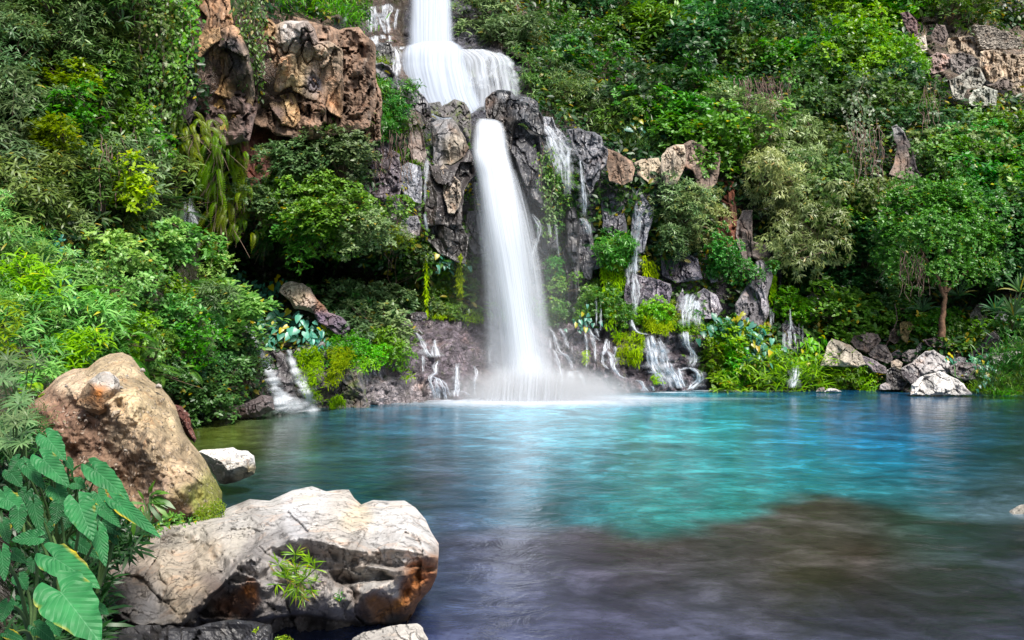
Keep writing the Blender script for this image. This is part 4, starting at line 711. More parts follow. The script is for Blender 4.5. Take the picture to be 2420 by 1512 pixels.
# ------------------------------------------------------------------ plants: leaf shapes, prototypes, planting
def leaf_template(kind):
    if kind == 'lance':      # long narrow drooping leaf: 2 quads and a tip each side of a line
        V = [(0,0,0),(.3,.055,.02),(.3,-.055,.02),(.7,.06,-.06),(.7,-.06,-.06),(1,0,-.24)]
        return np.array(V, float), np.array([[1,2,4,3]]), np.array([[0,2,1],[3,4,5]])
    if kind == 'oval':
        V = [(0,0,0),(.28,.2,.05),(.28,-.2,.05),(.65,.2,.03),(.65,-.2,.03),(1,0,-.1),(.45,0,-.03)]
        return np.array(V, float), np.array([[0,2,6,1],[1,6,5,3],[6,2,4,5]]), None
    if kind == 'ivy':        # lobed
        V = [(0,0,0),(.1,.3,0),(.42,.16,.02),(.5,.42,-.04),(.62,.14,0),(1,0,-.08),(.62,-.14,0),(.5,-.42,-.04),(.42,-.16,.02),(.1,-.3,0)]
        return np.array(V, float), np.array([[2,3,4,0],[0,6,7,8],[0,4,5,6]]), np.array([[0,1,2],[0,8,9]])
    if kind == 'heart':
        V = [(0,0,.03),(-.16,.2,0),(-.12,.36,-.03),(.15,.4,-.05),(.5,.28,-.04),(1,0,-.12),(.5,-.28,-.04),(.15,-.4,-.05),(-.12,-.36,-.03),(-.16,-.2,0),(.5,0,.05)]
        return np.array(V, float), np.array([[0,1,2,3],[0,3,4,10],[0,10,6,7],[0,7,8,9]])[:, ::-1], np.array([[10,4,5],[10,5,6]])[:, ::-1]
    if kind == 'blade':
        V = [(0,.012,0),(0,-.012,0),(.5,.016,.02),(.5,-.016,.02),(1,0,-.14)]
        return np.array(V, float), np.array([[0,1,3,2]]), np.array([[2,3,4]])
LT = {k: leaf_template(k) for k in ('lance', 'oval', 'ivy', 'heart', 'blade')}

def norm(a): return a / (np.linalg.norm(a, axis=-1, keepdims=True) + 1e-9)

def put_leaves(mb, kind, pos, dirs, up, size, width=1.0, v=None):
    V, Qd, Tr = LT[kind]; n = len(pos); k = len(V)
    d = norm(dirs); y = norm(np.cross(up, d)); z = np.cross(d, y)
    size = np.broadcast_to(np.asarray(size, float), (n,)); width = np.broadcast_to(np.asarray(width, float), (n,))
    P = pos[:, None] + size[:, None, None] * (V[None, :, 0:1] * d[:, None] + V[None, :, 1:2] * width[:, None, None] * y[:, None] + V[None, :, 2:3] * z[:, None])
    off = (np.arange(n) * k)[:, None, None]
    q = (Qd[None] + off).reshape(-1, 4) if Qd is not None else None
    t = (Tr[None] + off).reshape(-1, 3) if Tr is not None else None
    v = RNG.random(n) if v is None else v
    mb.add(P.reshape(-1, 3), q, t, np.repeat(v, k))

def rand_dirs(rng, n):
    return norm(rng.normal(size=(n, 3)))

def lobed_points(rng, n, lobes, out=(0, -.75, .66)):
    """points on a lumpy crown facing the open air, with their outward directions"""
    out = norm(np.array(out)); L = []
    for i in range(lobes):
        c = rng.normal(size=3) * [.42, .16, .34]; c[1] = min(c[1], .15); r = rng.uniform(.3, .5); L.append((c, r))
    w = np.array([r * r for _, r in L]); w /= w.sum(); which = rng.choice(lobes, n, p=w)
    dr = norm(rand_dirs(rng, n) + out * .55); cc = np.array([c for c, _ in L])[which]; rr = np.array([r for _, r in L])[which]
    rad = rr * rng.uniform(.72, 1.06, n) ** .8
    return cc + dr * rad[:, None], dr, which

def crown_whorls(rng, leaf='lance', clumps=150, per=9, size=.17, droop=.45, spread=(.1, .9), width=1.0, lobes=7, vclump=.5, upness=.7):
    mb = MB(); P, Dr, which = lobed_points(rng, clumps, lobes)
    ax = norm(Dr * (1 - upness) + np.array([0, -.25, 1]) * upness + rng.normal(size=P.shape) * .25)
    t = norm(np.cross(ax, rand_dirs(rng, clumps))); b = np.cross(ax, t)
    ph = (np.arange(per)[None] * 2.4 + rng.uniform(0, 6.28, (clumps, 1))) + rng.normal(size=(clumps, per)) * .2
    el = rng.uniform(*spread, (clumps, per))
    d = np.cos(el)[..., None] * (np.cos(ph)[..., None] * t[:, None] + np.sin(ph)[..., None] * b[:, None]) + np.sin(el)[..., None] * ax[:, None]
    d[..., 2] -= droop * rng.uniform(.3, 1, (clumps, per))
    v = np.clip(rng.random((clumps, 1)) * vclump + rng.random((clumps, per)) * (1 - vclump), 0, .999)
    v = np.where(rng.random((clumps, per)) < .02, .999, v * .93)
    pos = np.repeat(P[:, None], per, 1) + d * size * .05 + rng.normal(size=(clumps, per, 3)) * size * .18
    put_leaves(mb, leaf, pos.reshape(-1, 3), d.reshape(-1, 3), np.repeat(ax[:, None], per, 1).reshape(-1, 3), (size * rng.uniform(.65, 1.25, (clumps, per))).ravel(), width, v.ravel())
    return mb, P

def stems_for(rng, P, n=22, r=.010):
    mb = MB(); base = np.array([0, .35, -.25])
    idx = rng.choice(len(P), min(n, len(P)), replace=False)
    for i in idx:
        e = P[i]; m = (base + e) / 2 + rng.normal(size=3) * .08 + [0, -.05, .05]
        t = np.linspace(0, 1, 6)[:, None]; path = (1 - t) ** 2 * base + 2 * t * (1 - t) * m + t * t * e
        mb.tube(path, np.linspace(r * 1.8, r * .6, 6), 3, rng.random())
    return mb

def fern_crown(rng, fronds=18, L=.75, pinnae=15, hang=False, spread=.5):
    mb = MB(); base0 = np.array([0, .1, 0.])
    ends = []
    for f in range(fronds):
        b = base0 + rng.normal(size=3) * [spread, .1, spread * (.9 if hang else .5)]
        az = rng.uniform(-1.4, 1.4); d = np.array([math.sin(az), -math.cos(az), rng.uniform(-.2, .9) if not hang else rng.uniform(-.5, .35)]); d = d / np.linalg.norm(d)
        Lf = L * rng.uniform(.6, 1.2); n = pinnae; t = np.linspace(0, 1, n + 2)
        g = rng.uniform(.8, 1.5) * (1.9 if hang else 1.0)
        path = b + d * (t[:, None] * Lf) * (1 - (.55 * t[:, None] if hang else 0)); path[:, 2] -= g * Lf * .5 * t ** 2
        tg = norm(np.gradient(path, axis=0)); side = norm(np.cross(tg, [0, 0, 1.] if not hang else [0, -1., .3]))
        up = np.cross(side, tg)
        w = np.sin(np.clip(t[1:-1] * 1.05 + .08, 0, 1) * math.pi) ** .7 * (.11 if hang else .17) * Lf / .75
        vv = rng.random() * .6
        for sgn in (-1, 1):
            dd = side[1:-1] * sgn + tg[1:-1] * .35 + np.array([0, 0, -.15])
            put_leaves(mb, 'lance', path[1:-1], dd, up[1:-1], w, 1.5, np.clip(vv + rng.random(n) * .35, 0, .93))
        mb.tube(path[::3], .004, 3, vv); ends.append(path[-1])
    return mb, np.array(ends)

def grass_crown(rng, n=500, L=.5, droop=.7, spread=.6, hang=False):
    mb = MB(); P = rng.normal(size=(n, 3)) * [spread, .12, spread * .55]
    d = rand_dirs(rng, n) * .6 + [0, -.35, .9 if not hang else -.1]; d[:, 2] -= droop * rng.random(n)
    put_leaves(mb, 'lance', P, d, np.tile([0, -.4, 1.], (n, 1)) + rng.normal(size=(n, 3)) * .3, L * rng.uniform(.3, 1, n), .55, rng.random(n) * .93)
    return mb, P[:30]

def taro_crown(rng, n=30, size=.40):
    mb = MB(); P = rng.normal(size=(n, 3)) * [.48, .14, .42]; P[:, 1] -= .2
    d = np.stack([rng.normal(size=n) * .45, -.55 + 0 * P[:, 0], -.75 + rng.normal(size=n) * .25], -1)
    up = np.tile([0, -.8, .6], (n, 1)) + rng.normal(size=(n, 3)) * .25
    put_leaves(mb, 'heart', P, d, up, size * rng.uniform(.6, 1.15, n), rng.uniform(.75, 1.05, n), np.where(rng.random(n) < .06, .999, rng.random(n) * .9))
    st = MB(); base = np.array([0, .2, -.6])
    for p_ in P:
        t = np.linspace(0, 1, 5)[:, None]; m = (base + p_) / 2 + [0, -.02, .12]
        st.tube((1 - t) ** 2 * base + 2 * t * (1 - t) * m + t * t * p_, .008, 3, .3)
    return mb, st

M_STEM = plain_material('woody_stems', (.10, .065, .045), (.22, .15, .11))
M_ROOT = plain_material('bare_roots', (.09, .055, .045), (.20, .13, .10))
M_TSTEM = plain_material('soft_green_stems', (.05, .12, .03), (.10, .18, .05))
#                       dark tone, light tone, odd leaf
M_LF = {
 'olive':  leaf_material('olive_narrow_leaves', (.03,.075,.018), (.17,.25,.07), (.26,.22,.03)),
 'grey':   leaf_material('grey_green_narrow_leaves', (.045,.11,.035), (.23,.33,.15), (.3,.27,.06)),
 'dark':   leaf_material('dark_glossy_leaves', (.012,.055,.015), (.08,.19,.055), (.22,.2,.02)),
 'mid':    leaf_material('mid_green_leaves', (.02,.10,.012), (.15,.32,.06), (.32,.28,.03)),
 'fresh':  leaf_material('fresh_pale_green_leaves', (.05,.19,.03), (.32,.52,.17), (.4,.36,.06), transl=.3),
 'bright': leaf_material('bright_green_leaves', (.05,.19,.012), (.22,.46,.04), (.4,.36,.03), transl=.35),
 'lime':   leaf_material('yellow_green_leaves', (.11,.23,.01), (.34,.48,.03), (.45,.40,.03), transl=.4),
 'pale':   leaf_material('pale_catkin_leaves', (.10,.15,.045), (.33,.38,.16), (.34,.28,.09)),
 'blue':   leaf_material('blue_green_broad_leaves', (.03,.15,.09), (.13,.36,.24), (.40,.34,.02), rough=.35),
 'cover':  leaf_material('undergrowth_leaves', (.008,.03,.006), (.035,.09,.02), (.2,.16,.03), objvar=0),  # near-black leaf colour stands in for shade in the gaps between plants
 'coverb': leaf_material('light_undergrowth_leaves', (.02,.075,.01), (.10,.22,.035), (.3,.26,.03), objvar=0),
 'moss':   leaf_material('hanging_moss', (.11,.20,.008), (.33,.47,.02), (.4,.36,.03), transl=.3, rough=.8, spec=.1)}

PROTO = {}
def proto(kind, nvar, fn, stem_mat=M_STEM):
    """meshes of one kind of plant in a few shapes, shared by all plants of that kind"""
    PROTO[kind] = []
    for i in range(nvar):
        rng = np.random.default_rng(1000 + 31 * i + len(kind) * 7 + sum(map(ord, kind)))
        mb, st = fn(rng)
        if not isinstance(st, MB): st = stems_for(rng, st)
        a = mb.make('foliage', None); b = st.make('stems', None)
        PROTO[kind].append((a.data, b.data, stem_mat)); bpy.data.objects.remove(a); bpy.data.objects.remove(b)
proto('narrow', 4, lambda r: crown_whorls(r, 'lance', 150, 9, .235, .55, width=1.45))
proto('narrowfine', 3, lambda r: crown_whorls(r, 'lance', 240, 9, .155, .6, width=1.4, lobes=9))
proto('broad', 5, lambda r: crown_whorls(r, 'oval', 300, 7, .125, .35, width=1.1, lobes=10))
proto('small', 4, lambda r: crown_whorls(r, 'oval', 430, 7, .085, .3, width=1.15, lobes=11, upness=.4))
proto('vine', 4, lambda r: crown_whorls(r, 'ivy', 330, 5, .10, .8, width=1.0, lobes=8, upness=.25))
proto('fern', 3, lambda r: fern_crown(r, 26, .8, 20))
proto('hangfern', 3, lambda r: fern_crown(r, 30, .8, 22, True, .45))
proto('grass', 3, lambda r: grass_crown(r, 700, .5), M_TSTEM)
proto('bamboo', 3, lambda r: crown_whorls(r, 'lance', 90, 8, .40, .5, width=1.0, lobes=6))
proto('taro', 4, lambda r: taro_crown(r), M_TSTEM)
proto('catkin', 3, lambda r: crown_whorls(r, 'lance', 300, 8, .14, 1.3, width=1.5, lobes=8, upness=.2))

KIND_TEXT = {'narrow': ('shrub', 'shrub', 'narrow-leaved shrub'), 'narrowfine': ('shrub', 'shrub', 'fine-leaved shrub'), 'broad': ('shrub', 'shrub', 'bushy shrub'),
 'small': ('shrub', 'shrub', 'small-leaved shrub'), 'vine': ('climber', 'climbing plant', 'lobe-leaved climber'), 'fern': ('fern', 'fern', 'arching fern'), 'hangfern': ('fern', 'fern', 'hanging fern'),
 'grass': ('grass_tuft', 'grass tuft', 'grass tuft'), 'bamboo': ('bamboo_plant', 'bamboo plant', 'long-leaved cane plant'), 'taro': ('taro_plant', 'taro plant', 'heart-leaved plant'), 'catkin': ('shrub', 'shrub', 'tasselled shrub')}
TONE = {'olive': 'olive green', 'grey': 'grey-green', 'dark': 'dark green', 'mid': 'mid-green', 'bright': 'bright green', 'fresh': 'fresh green', 'lime': 'yellow-green', 'pale': 'pale', 'blue': 'blue-green'}
PLANTS = []
# how far every place in view is from the nearest bare rock
kx = np.arange(-120, 2560, 8.); ky = np.arange(-120, 1000, 8.); KX, KY = np.meshgrid(kx, ky); KEEP = np.full(KX.shape, 999.)
CLEAR = [[(455,-80),(560,-80),(605,110),(600,-80)], T(0,0,[(1380,0),(1640,0),(1810,700),(1700,920),(1500,920),(1420,700),(1380,400)]), [(606,60),(720,60),(800,70),(885,230),(880,300),(760,320),(620,330),(560,300)], T(0,0,[(1650,850),(2050,850),(2000,1100),(1900,1350),(1760,1400),(1700,1100)]),
         [(1735,195),(1800,180),(1865,200),(1868,285),(1800,300),(1740,280)], [(2005,290),(2085,290),(2095,410),(2030,430)], [(1710,20),(1740,10),(1760,60),(1730,90)], [(1895,20),(1930,10),(1940,70),(1905,85)], [(1430,90),(1470,80),(1490,170),(1450,190)],
         [(850,-60),(965,-60),(965,60),(860,80)],
         [(540,590),(930,590),(1000,720),(760,735),(700,700),(560,660)], [(415,420),(485,430),(485,540),(415,540)], [(840,150),(900,180),(930,340),(950,500),(900,520),(850,330)],
         T(0,1,[(1800,940),(1960,930),(2030,960),(2150,960),(2260,1420),(1900,1420),(1840,1150)]), [(990,240),(1130,280),(1135,540),(1010,560),(1000,420)], [(1195,230),(1290,290),(1300,430),(1290,560),(1240,560)], [(1300,290),(1380,360),(1480,400),(1400,400),(1310,360)], [(1480,640),(1590,640),(1720,650),(1720,730),(1640,720),(1490,730)],
         [(1495,440),(1560,440),(1545,610),(1495,640)], [(1360,520),(1425,520),(1420,660),(1370,640)], [(1730,530),(1830,540),(1820,760),(1740,760)], [(940,750),(1640,770),(1645,920),(940,940)], [(860,60),(960,20),(960,160),(940,280),(870,200)], T(2,0,[(1640,90),(2000,240),(2419,330),(2419,660),(2200,760),(1950,700),(1700,430)])]
def keep_from(poly):
    P_ = np.asarray(poly); j0, j1 = np.searchsorted(kx, [P_[:, 0].min() - 90, P_[:, 0].max() + 90]); i0, i1 = np.searchsorted(ky, [P_[:, 1].min() - 90, P_[:, 1].max() + 90])
    if j1 <= j0 or i1 <= i0: return
    a_, b_ = KX[i0:i1, j0:j1], KY[i0:i1, j0:j1]
    KEEP[i0:i1, j0:j1] = np.minimum(KEEP[i0:i1, j0:j1], np.where(inside(a_, b_, P_), 0, edge_near(a_, b_, P_)[0]))
for rp_, _d in ROCKS: keep_from(rp_)
for rp_ in CLEAR: keep_from(rp_)
def plant(kind, tone, X, Y, R, d=None, off=.35, near=None, sx=None, rot=None, label=None):
    """one plant at picture place (X, Y), R across in the same units; stands on the slope unless d is given"""
    if d is None: d = float(depth(X, Y)) - off * R / F * float(depth(X, Y))
    s = R / F * d; name, cat, text = KIND_TEXT[kind]
    o = empty(name, W(X, Y, d), label, cat)
    i = len(PLANTS); pm = PROTO[kind][i % len(PROTO[kind])]
    f = bpy.data.objects.new('foliage', pm[0]); g = bpy.data.objects.new('stems', pm[1])
    for c, mt in ((f, M_LF[tone]), (g, pm[2])):
        C.objects.link(c); c.parent = o
        if not c.data.materials: c.data.materials.append(None)
        c.material_slots[0].link = 'OBJECT'; c.material_slots[0].material = mt
    rr = random.uniform(-.5, .5) if rot is None else rot
    o.rotation_euler = (0, random.uniform(-.25, .25), rr)
    mir = random.choice((-1, 1)); o.scale = (s * 1.25 * (sx or random.uniform(.9, 1.15)) * mir, s * 1.25, s * 1.25 * random.uniform(.85, 1.1))
    PLANTS.append(dict(o=o, kind=kind, tone=tone, X=X, Y=Y, R=R, near=near, fixed=label is not None, text=text))
    return o

def thicket(poly, kinds, R, near, gap=.85, off=.35, seed=0, d=None, avoid=.55):
    """plants of a few kinds spread over an area; kinds: [(kind, tone, weight)]; near: what stands there, for the label"""
    rng = np.random.default_rng(seed); P = np.asarray(poly, float); x0, y0 = P.min(0); x1, y1 = P.max(0); got = []
    for _ in range(1500):
        x, y = rng.uniform(x0, x1), rng.uniform(y0, y1)
        if not inside(np.array([x]), np.array([y]), P)[0]: continue
        r = R * 1.3 * rng.uniform(.75, 1.25)
        if avoid and KEEP[int(np.clip((y + 120) / 8, 0, KEEP.shape[0] - 1)), int(np.clip((x + 120) / 8, 0, KEEP.shape[1] - 1))] < r * avoid: continue
        if any(math.hypot(x - a, y - b) < (r + c) * .5 * gap for a, b, c in got): continue
        got.append((x, y, r))
    w = np.array([k[2] for k in kinds], float); w /= w.sum(); got.sort(key=lambda g: g[1])
    for x, y, r in got:
        k = kinds[rng.choice(len(kinds), p=w)]
        plant(k[0], k[1], x, y, r, off=off + rng.uniform(-.25, .7), near=near, d=d)
# ------------------------------------------------------------------ planting the slopes
# left side
thicket([(-40,-60),(300,-60),(350,60),(330,160),(260,190),(150,200),(0,240),(-40,240)], [('narrow','olive',4),('narrowfine','grey',1),('vine','olive',1)], 62, 'in the upper left corner', seed=1)
thicket([(110,190),(250,180),(330,280),(380,420),(260,440),(100,330)], [('narrow','olive',2),('vine','bright',2),('broad','lime',1)], 58, 'left of the ivy curtain', seed=2, off=.9)
thicket([(-40,240),(110,230),(180,340),(330,430),(380,490),(350,560),(130,560),(-40,500)], [('narrow','grey',4),('narrow','olive',2)], 60, 'on the left slope above the heart-leaved plants', seed=3)
thicket([(340,470),(380,490),(380,560),(330,550)], [('fern','dark',1),('narrow','olive',1)], 48, 'beside the hidden spout', seed=4)
thicket([(-40,500),(70,510),(80,620),(40,760),(-40,780)], [('narrowfine','fresh',2),('bamboo','fresh',1)], 60, 'at the left edge half way up', seed=5)
thicket([(330,550),(430,528),(490,545),(530,620),(560,700),(575,760),(520,800),(440,830),(330,830),(230,790),(200,690),(240,600)], [('broad','fresh',4),('vine','fresh',1),('small','bright',1)], 64, 'on the bright bank left of the cascade', seed=6, off=.6)
thicket([(70,650),(200,640),(240,800),(270,850),(140,870),(-30,870),(-30,760)], [('fern','bright',1),('narrow','lime',1),('bamboo','fresh',1.5),('grass','lime',.6)], 58, 'above the sandy tan boulder', seed=7)
thicket([(300,830),(480,800),(560,790),(600,830),(640,900),(650,950),(560,970),(470,980),(430,930),(380,900)], [('small','dark',2),('broad','dark',1),('fern','mid',.6)], 46, 'on the shady bank left of the cascade', seed=8)
thicket([(600,390),(640,370),(720,330),(800,330),(860,380),(900,430),(900,520),(850,555),(740,560),(640,545),(590,510)], [('broad','grey',2),('broad','mid',1),('small','mid',1)], 52, 'spreading over the mouth of the dark cave', seed=9, off=1.1, avoid=.15)
thicket([(590,500),(760,490),(890,520),(895,560),(830,570),(760,560),(640,550)], [('broad','grey',3),('broad','mid',1)], 54, 'on the lower rim over the dark cave', seed=90, off=1.9)
thicket([(770,730),(840,700),(900,715),(930,750),(925,800),(870,800),(800,780)], [('broad','fresh',2),('broad','grey',1)], 50, 'on top of the rock mound right of the cascade', seed=10, off=.8, avoid=0)
thicket([(800,800),(930,800),(940,840),(890,860),(830,840)], [('small','bright',1)], 36, 'tumbling down the right side of that mound', seed=11, off=.9, avoid=0)
thicket([(630,-20),(800,-20),(810,60),(760,80),(700,20),(640,20)], [('grass','lime',2),('grass','bright',1),('fern','lime',1)], 42, 'on the ledge above the broad tan crag', seed=12)
thicket([(550,-30),(605,-30),(612,80),(625,150),(640,230),(608,230),(590,110)], [('vine','dark',2),('hangfern','dark',1)], 34, 'in the cleft between the two brown crags', seed=13, off=.9, avoid=.1)
thicket([(780,-30),(835,-30),(845,110),(815,120)], [('fern','mid',1),('small','mid',1)], 38, 'left of the thin top falls', seed=14)
thicket([(860,190),(900,220),(930,290),(900,330),(860,290)], [('narrow','mid',2),('grass','bright',1)], 34, 'on the grey rock hump left of the fan-shaped fall', seed=15, off=1.2, avoid=0)
for X, Y, R, k, t, lb in [(925,275,30,'bamboo','mid','long-leaved shrub sprouting from the grey hump left of the main lip'),(955,300,28,'grass','olive','dry grassy tuft trailing roots beneath the long-leaved shrub'),(975,405,24,'small','bright','small green cushion of leaves on the rim of the black cleft'),
    (1050,425,22,'grass','olive','thin tuft growing over the pale crumpled chunk'),(900,150,20,'grass','lime','mossy tuft on the dark block beside the fan-shaped fall'),(1075,265,22,'grass','lime','moss and herb tuft on the moss-topped rock'),(870,150,18,'grass','mid','tiny tuft at the left edge of the fan-shaped fall'),
    (940,560,30,'narrowfine','lime','yellowing shrub hanging at the end of the cave rim'),(915,555,30,'small','lime','yellow-green leaf cushion ending the rim over the cave'),(1000,330,18,'grass','bright','little green tuft on the edge of the rounded grey slab'),
    (1240,295,24,'small','olive','low brownish herb on the black rock right of the main lip')]:
    plant(k, t, X, Y, R, off=1.3, label=lb)
# ferns by the spout
for X, Y, R, o_ in [(455,300,52,1.2),(500,320,52,1.4),(440,360,40,1.2),(540,350,46,1.2),(500,390,54,1.5),(545,420,56,1.5),(570,470,44,1.3),(520,480,52,1.4),(480,440,30,1.1),(548,530,36,1.2),(590,420,34,1.1),(620,560,32,1.3),(680,585,28,1.5)]:
    plant('hangfern', 'lime' if Y < 560 else 'mid', X, Y, R, off=o_ + 1.0, near='in the fern curtain left of the red-brown wall')
thicket([(370,430),(430,420),(440,520),(390,530)], [('fern','dark',1)], 34, 'in the shade left of the hidden spout', seed=16)
# around the main fall
thicket([(920,560),(1010,560),(1010,740),(960,740),(900,650)], [('fern','mid',1),('small','olive',2),('hangfern','mid',1)], 32, 'on the dripping wall right of the dark cave', seed=17, off=.9)
thicket([(1010,570),(1110,580),(1140,740),(1010,740)], [('small','olive',2),('fern','mid',1),('narrowfine','mid',1)], 30, 'on the mossy wall left of the main fall', seed=18, off=.7, gap=1.0)
thicket([(1290,340),(1325,420),(1345,480),(1350,560),(1480,570),(1480,740),(1300,750),(1290,600),(1310,540),(1290,440)], [('vine','mid',2),('broad','mid',1),('narrow','mid',1),('small','mid',1)], 32, 'on the green wall right of the main fall', seed=19, off=.9, gap=.95)
thicket([(1395,430),(1480,440),(1490,560),(1440,600),(1400,520)], [('narrowfine','mid',1),('broad','mid',1),('narrow','mid',1)], 40, 'between the dark upright stone and the blue-grey wet stone', seed=20, off=1.0)
thicket([(1400,385),(1450,395),(1470,440),(1410,440)], [('narrowfine','olive',1)], 26, 'under the blue-grey crag', seed=21, off=1.0)
thicket([(1510,420),(1550,400),(1555,440),(1520,450)], [('narrow','bright',1)], 34, 'over the blue-grey wet stone', seed=22, off=1.1)
thicket([(1545,430),(1650,420),(1700,470),(1690,560),(1640,620),(1560,640),(1540,560)], [('narrow','grey',2),('narrowfine','pale',1),('hangfern','lime',.8),('broad','mid',1)], 46, 'below the domed tan boulder', seed=23, off=1.0)
thicket([(1620,620),(1740,600),(1740,720),(1690,720)], [('vine','mid',1),('broad','mid',1)], 32, 'on the wall left of the rock column', seed=24, off=1.0, gap=1.0)
thicket([(1740,640),(1700,560),(1760,600),(1820,640),(1760,700)], [('small','mid',1)], 26, 'clinging to the rock column', seed=25, off=2.2, gap=1.2, avoid=0)
thicket([(1800,680),(1860,640),(1920,700),(1910,770),(1850,770)], [('small','bright',1),('small','mid',1)], 36, 'in the shade right of the rock column', seed=26, off=1.0)
thicket([(1500,720),(1600,730),(1640,770),(1560,790),(1510,760)], [('vine','bright',1),('small','lime',1)], 22, 'beneath the wide purple-grey rock', seed=27, off=1.0, avoid=.2)
# slope above the falls
thicket([(1120,-40),(1240,-40),(1260,60),(1300,160),(1380,230),(1460,290),(1520,330),(1440,340),(1320,290),(1250,230),(1220,110),(1140,60)], [('narrow','grey',3),('narrowfine','olive',2),('narrow','pale',1)], 50, 'on the hillside just right of the top falls', seed=28)
thicket([(1300,290),(1400,300),(1500,340),(1620,370),(1560,400),(1420,365),(1310,330)], [('grass','lime',3),('grass','olive',2),('narrowfine','lime',1)], 36, 'on the grassy ledge over the blue-grey crag', seed=29, off=.6)
thicket([(1240,-50),(1560,-50),(1520,90),(1460,230),(1380,220),(1300,140)], [('small','mid',3),('broad','dark',2),('small','dark',1),('broad','mid',1)], 60, 'on the high slope right of the top falls', seed=30)
thicket([(1560,-50),(1800,-50),(1760,80),(1600,130),(1530,90)], [('small','mid',2),('broad','dark',1),('narrow','mid',1)], 64, 'high up in the middle of the right-hand hillside', seed=31)
thicket([(1800,-50),(2010,-50),(2030,60),(1960,120),(1780,90)], [('small','dark',2),('small','mid',1)], 66, 'along the top edge, centre right', seed=32)
thicket([(1990,20),(2080,-10),(2140,40),(2160,130),(2180,190),(2060,200),(1990,120)], [('small','bright',2),('broad','bright',1)], 64, 'in the tall green crown beside the tan cliff', seed=33, off=.9)
thicket([(2170,-40),(2270,-40),(2290,20),(2240,80),(2190,40)], [('small','bright',1),('narrowfine','mid',1)], 52, 'on top of the tan cliff at its left end', seed=34, off=.9)
thicket([(1500,110),(1620,110),(1760,150),(1770,260),(1740,330),(1640,350),(1540,310),(1460,250)], [('small','mid',2),('vine','dark',1.5),('broad','dark',1),('small','bright',.6)], 66, 'on the big vine-covered bluff', seed=35, off=.8)
thicket([(1560,200),(1680,230),(1780,320),(1760,380),(1640,370),(1540,310)], [('broad','mid',3),('broad','grey',1)], 58, 'over the rounded brown rock ending the ledge', seed=36, off=1.4, avoid=0)
thicket([(1750,80),(1900,60),(2000,120),(2060,200),(2020,270),(1900,270),(1780,200)], [('vine','mid',2),('small','mid',2),('broad','bright',.6)], 64, 'in the hollow below the tall green crown', seed=37, off=.7)
thicket([(1840,230),(2000,220),(2110,300),(2120,420),(2070,500),(1960,450),(1880,330)], [('vine','olive',3),('small','mid',1),('vine','mid',1)], 62, 'on the viny slope left of the curved pillar', seed=38, off=.8)
thicket([(2060,180),(2170,200),(2210,290),(2150,330),(2060,260)], [('small','mid',1),('vine','dark',1)], 58, 'under the tall green crown', seed=39)
thicket([(2200,180),(2260,250),(2320,340),(2300,440),(2210,400),(2160,300)], [('vine','mid',2),('small','bright',1),('vine','olive',1)], 58, 'draped below the tan cliff', seed=40)
thicket([(2330,215),(2440,200),(2440,330),(2350,330)], [('vine','bright',2),('small','bright',1)], 58, 'at the right edge below the tan cliff', seed=41, off=.8)
thicket([(2180,400),(2330,350),(2440,330),(2440,480),(2330,480),(2220,450)], [('broad','mid',2),('small','mid',1),('broad','dark',1)], 58, 'to the right of the curved pillar', seed=42)
thicket([(1770,280),(1850,270),(1880,340),(1940,440),(1950,540),(1900,600),(1830,600),(1790,500),(1820,420)], [('catkin','pale',1)], 58, 'in the pale growth down the bluff', seed=43, off=1.2)
thicket([(1960,440),(2060,480),(2080,520),(2000,560),(1950,520)], [('fern','bright',.7),('broad','mid',2)], 46, 'between the tasselled growth and the purple block', seed=44, off=.9)
thicket([(1950,580),(2060,540),(2110,600),(2100,680),(1990,700)], [('broad','dark',2),('small','mid',1)], 58, 'in the dark hollow right of the tasselled growth', seed=45, off=.7)
thicket([(1960,700),(2050,650),(2110,700),(2110,770),(2000,790),(1950,760)], [('broad','mid',1),('broad','dark',1)], 50, 'in the dark rounded bush above the wedge-shaped boulder', seed=46, off=.9)
thicket([(2300,500),(2440,490),(2440,640),(2370,650),(2310,600)], [('vine','mid',2),('small','mid',1),('broad','dark',1)], 58, 'hanging at the right edge above the sword-leaved plants', seed=47, off=.9)
thicket([(2140,770),(2260,780),(2330,790),(2300,830),(2200,830),(2130,800)], [('small','mid',2),('small','bright',1)], 40, 'in the low growth behind the pale boulders', seed=48)
thicket([(2320,740),(2440,740),(2440,800),(2330,800)], [('narrowfine','mid',1),('small','mid',1)], 40, 'at the right edge behind the boulders', seed=49)
# shore of the pool
thicket([(1660,770),(1720,755),(1760,800),(1750,850),(1680,840)], [('broad','lime',1),('small','mid',1)], 42, 'in the tangled bush right of the last cascade', seed=50, off=1.0)
thicket([(1670,840),(1860,850),(1870,905),(1790,915),(1700,910)], [('narrow','mid',2),('fern','mid',1),('narrow','bright',1)], 38, 'at the waterline under the heart-leaved plants', seed=51, off=1.0)
thicket([(1890,868),(1960,850),(2040,855),(2090,890),(2090,922),(1890,922)], [('grass','bright',2),('narrowfine','bright',1),('narrow','lime',.6)], 42, 'in the bright green mound at the waterline', seed=52, off=.9)
thicket([(2270,905),(2400,915),(2400,935),(2290,930)], [('grass','bright',1)], 26, 'in the grass right of the white boulder', seed=53, off=.6)
for X, Y, R in [(2385,860,52),(2420,890,56),(2360,905,40),(2425,840,40)]:
    plant('grass', 'mid', X, Y, R, d=26.4, near='in the soft tussock at the far right shore')
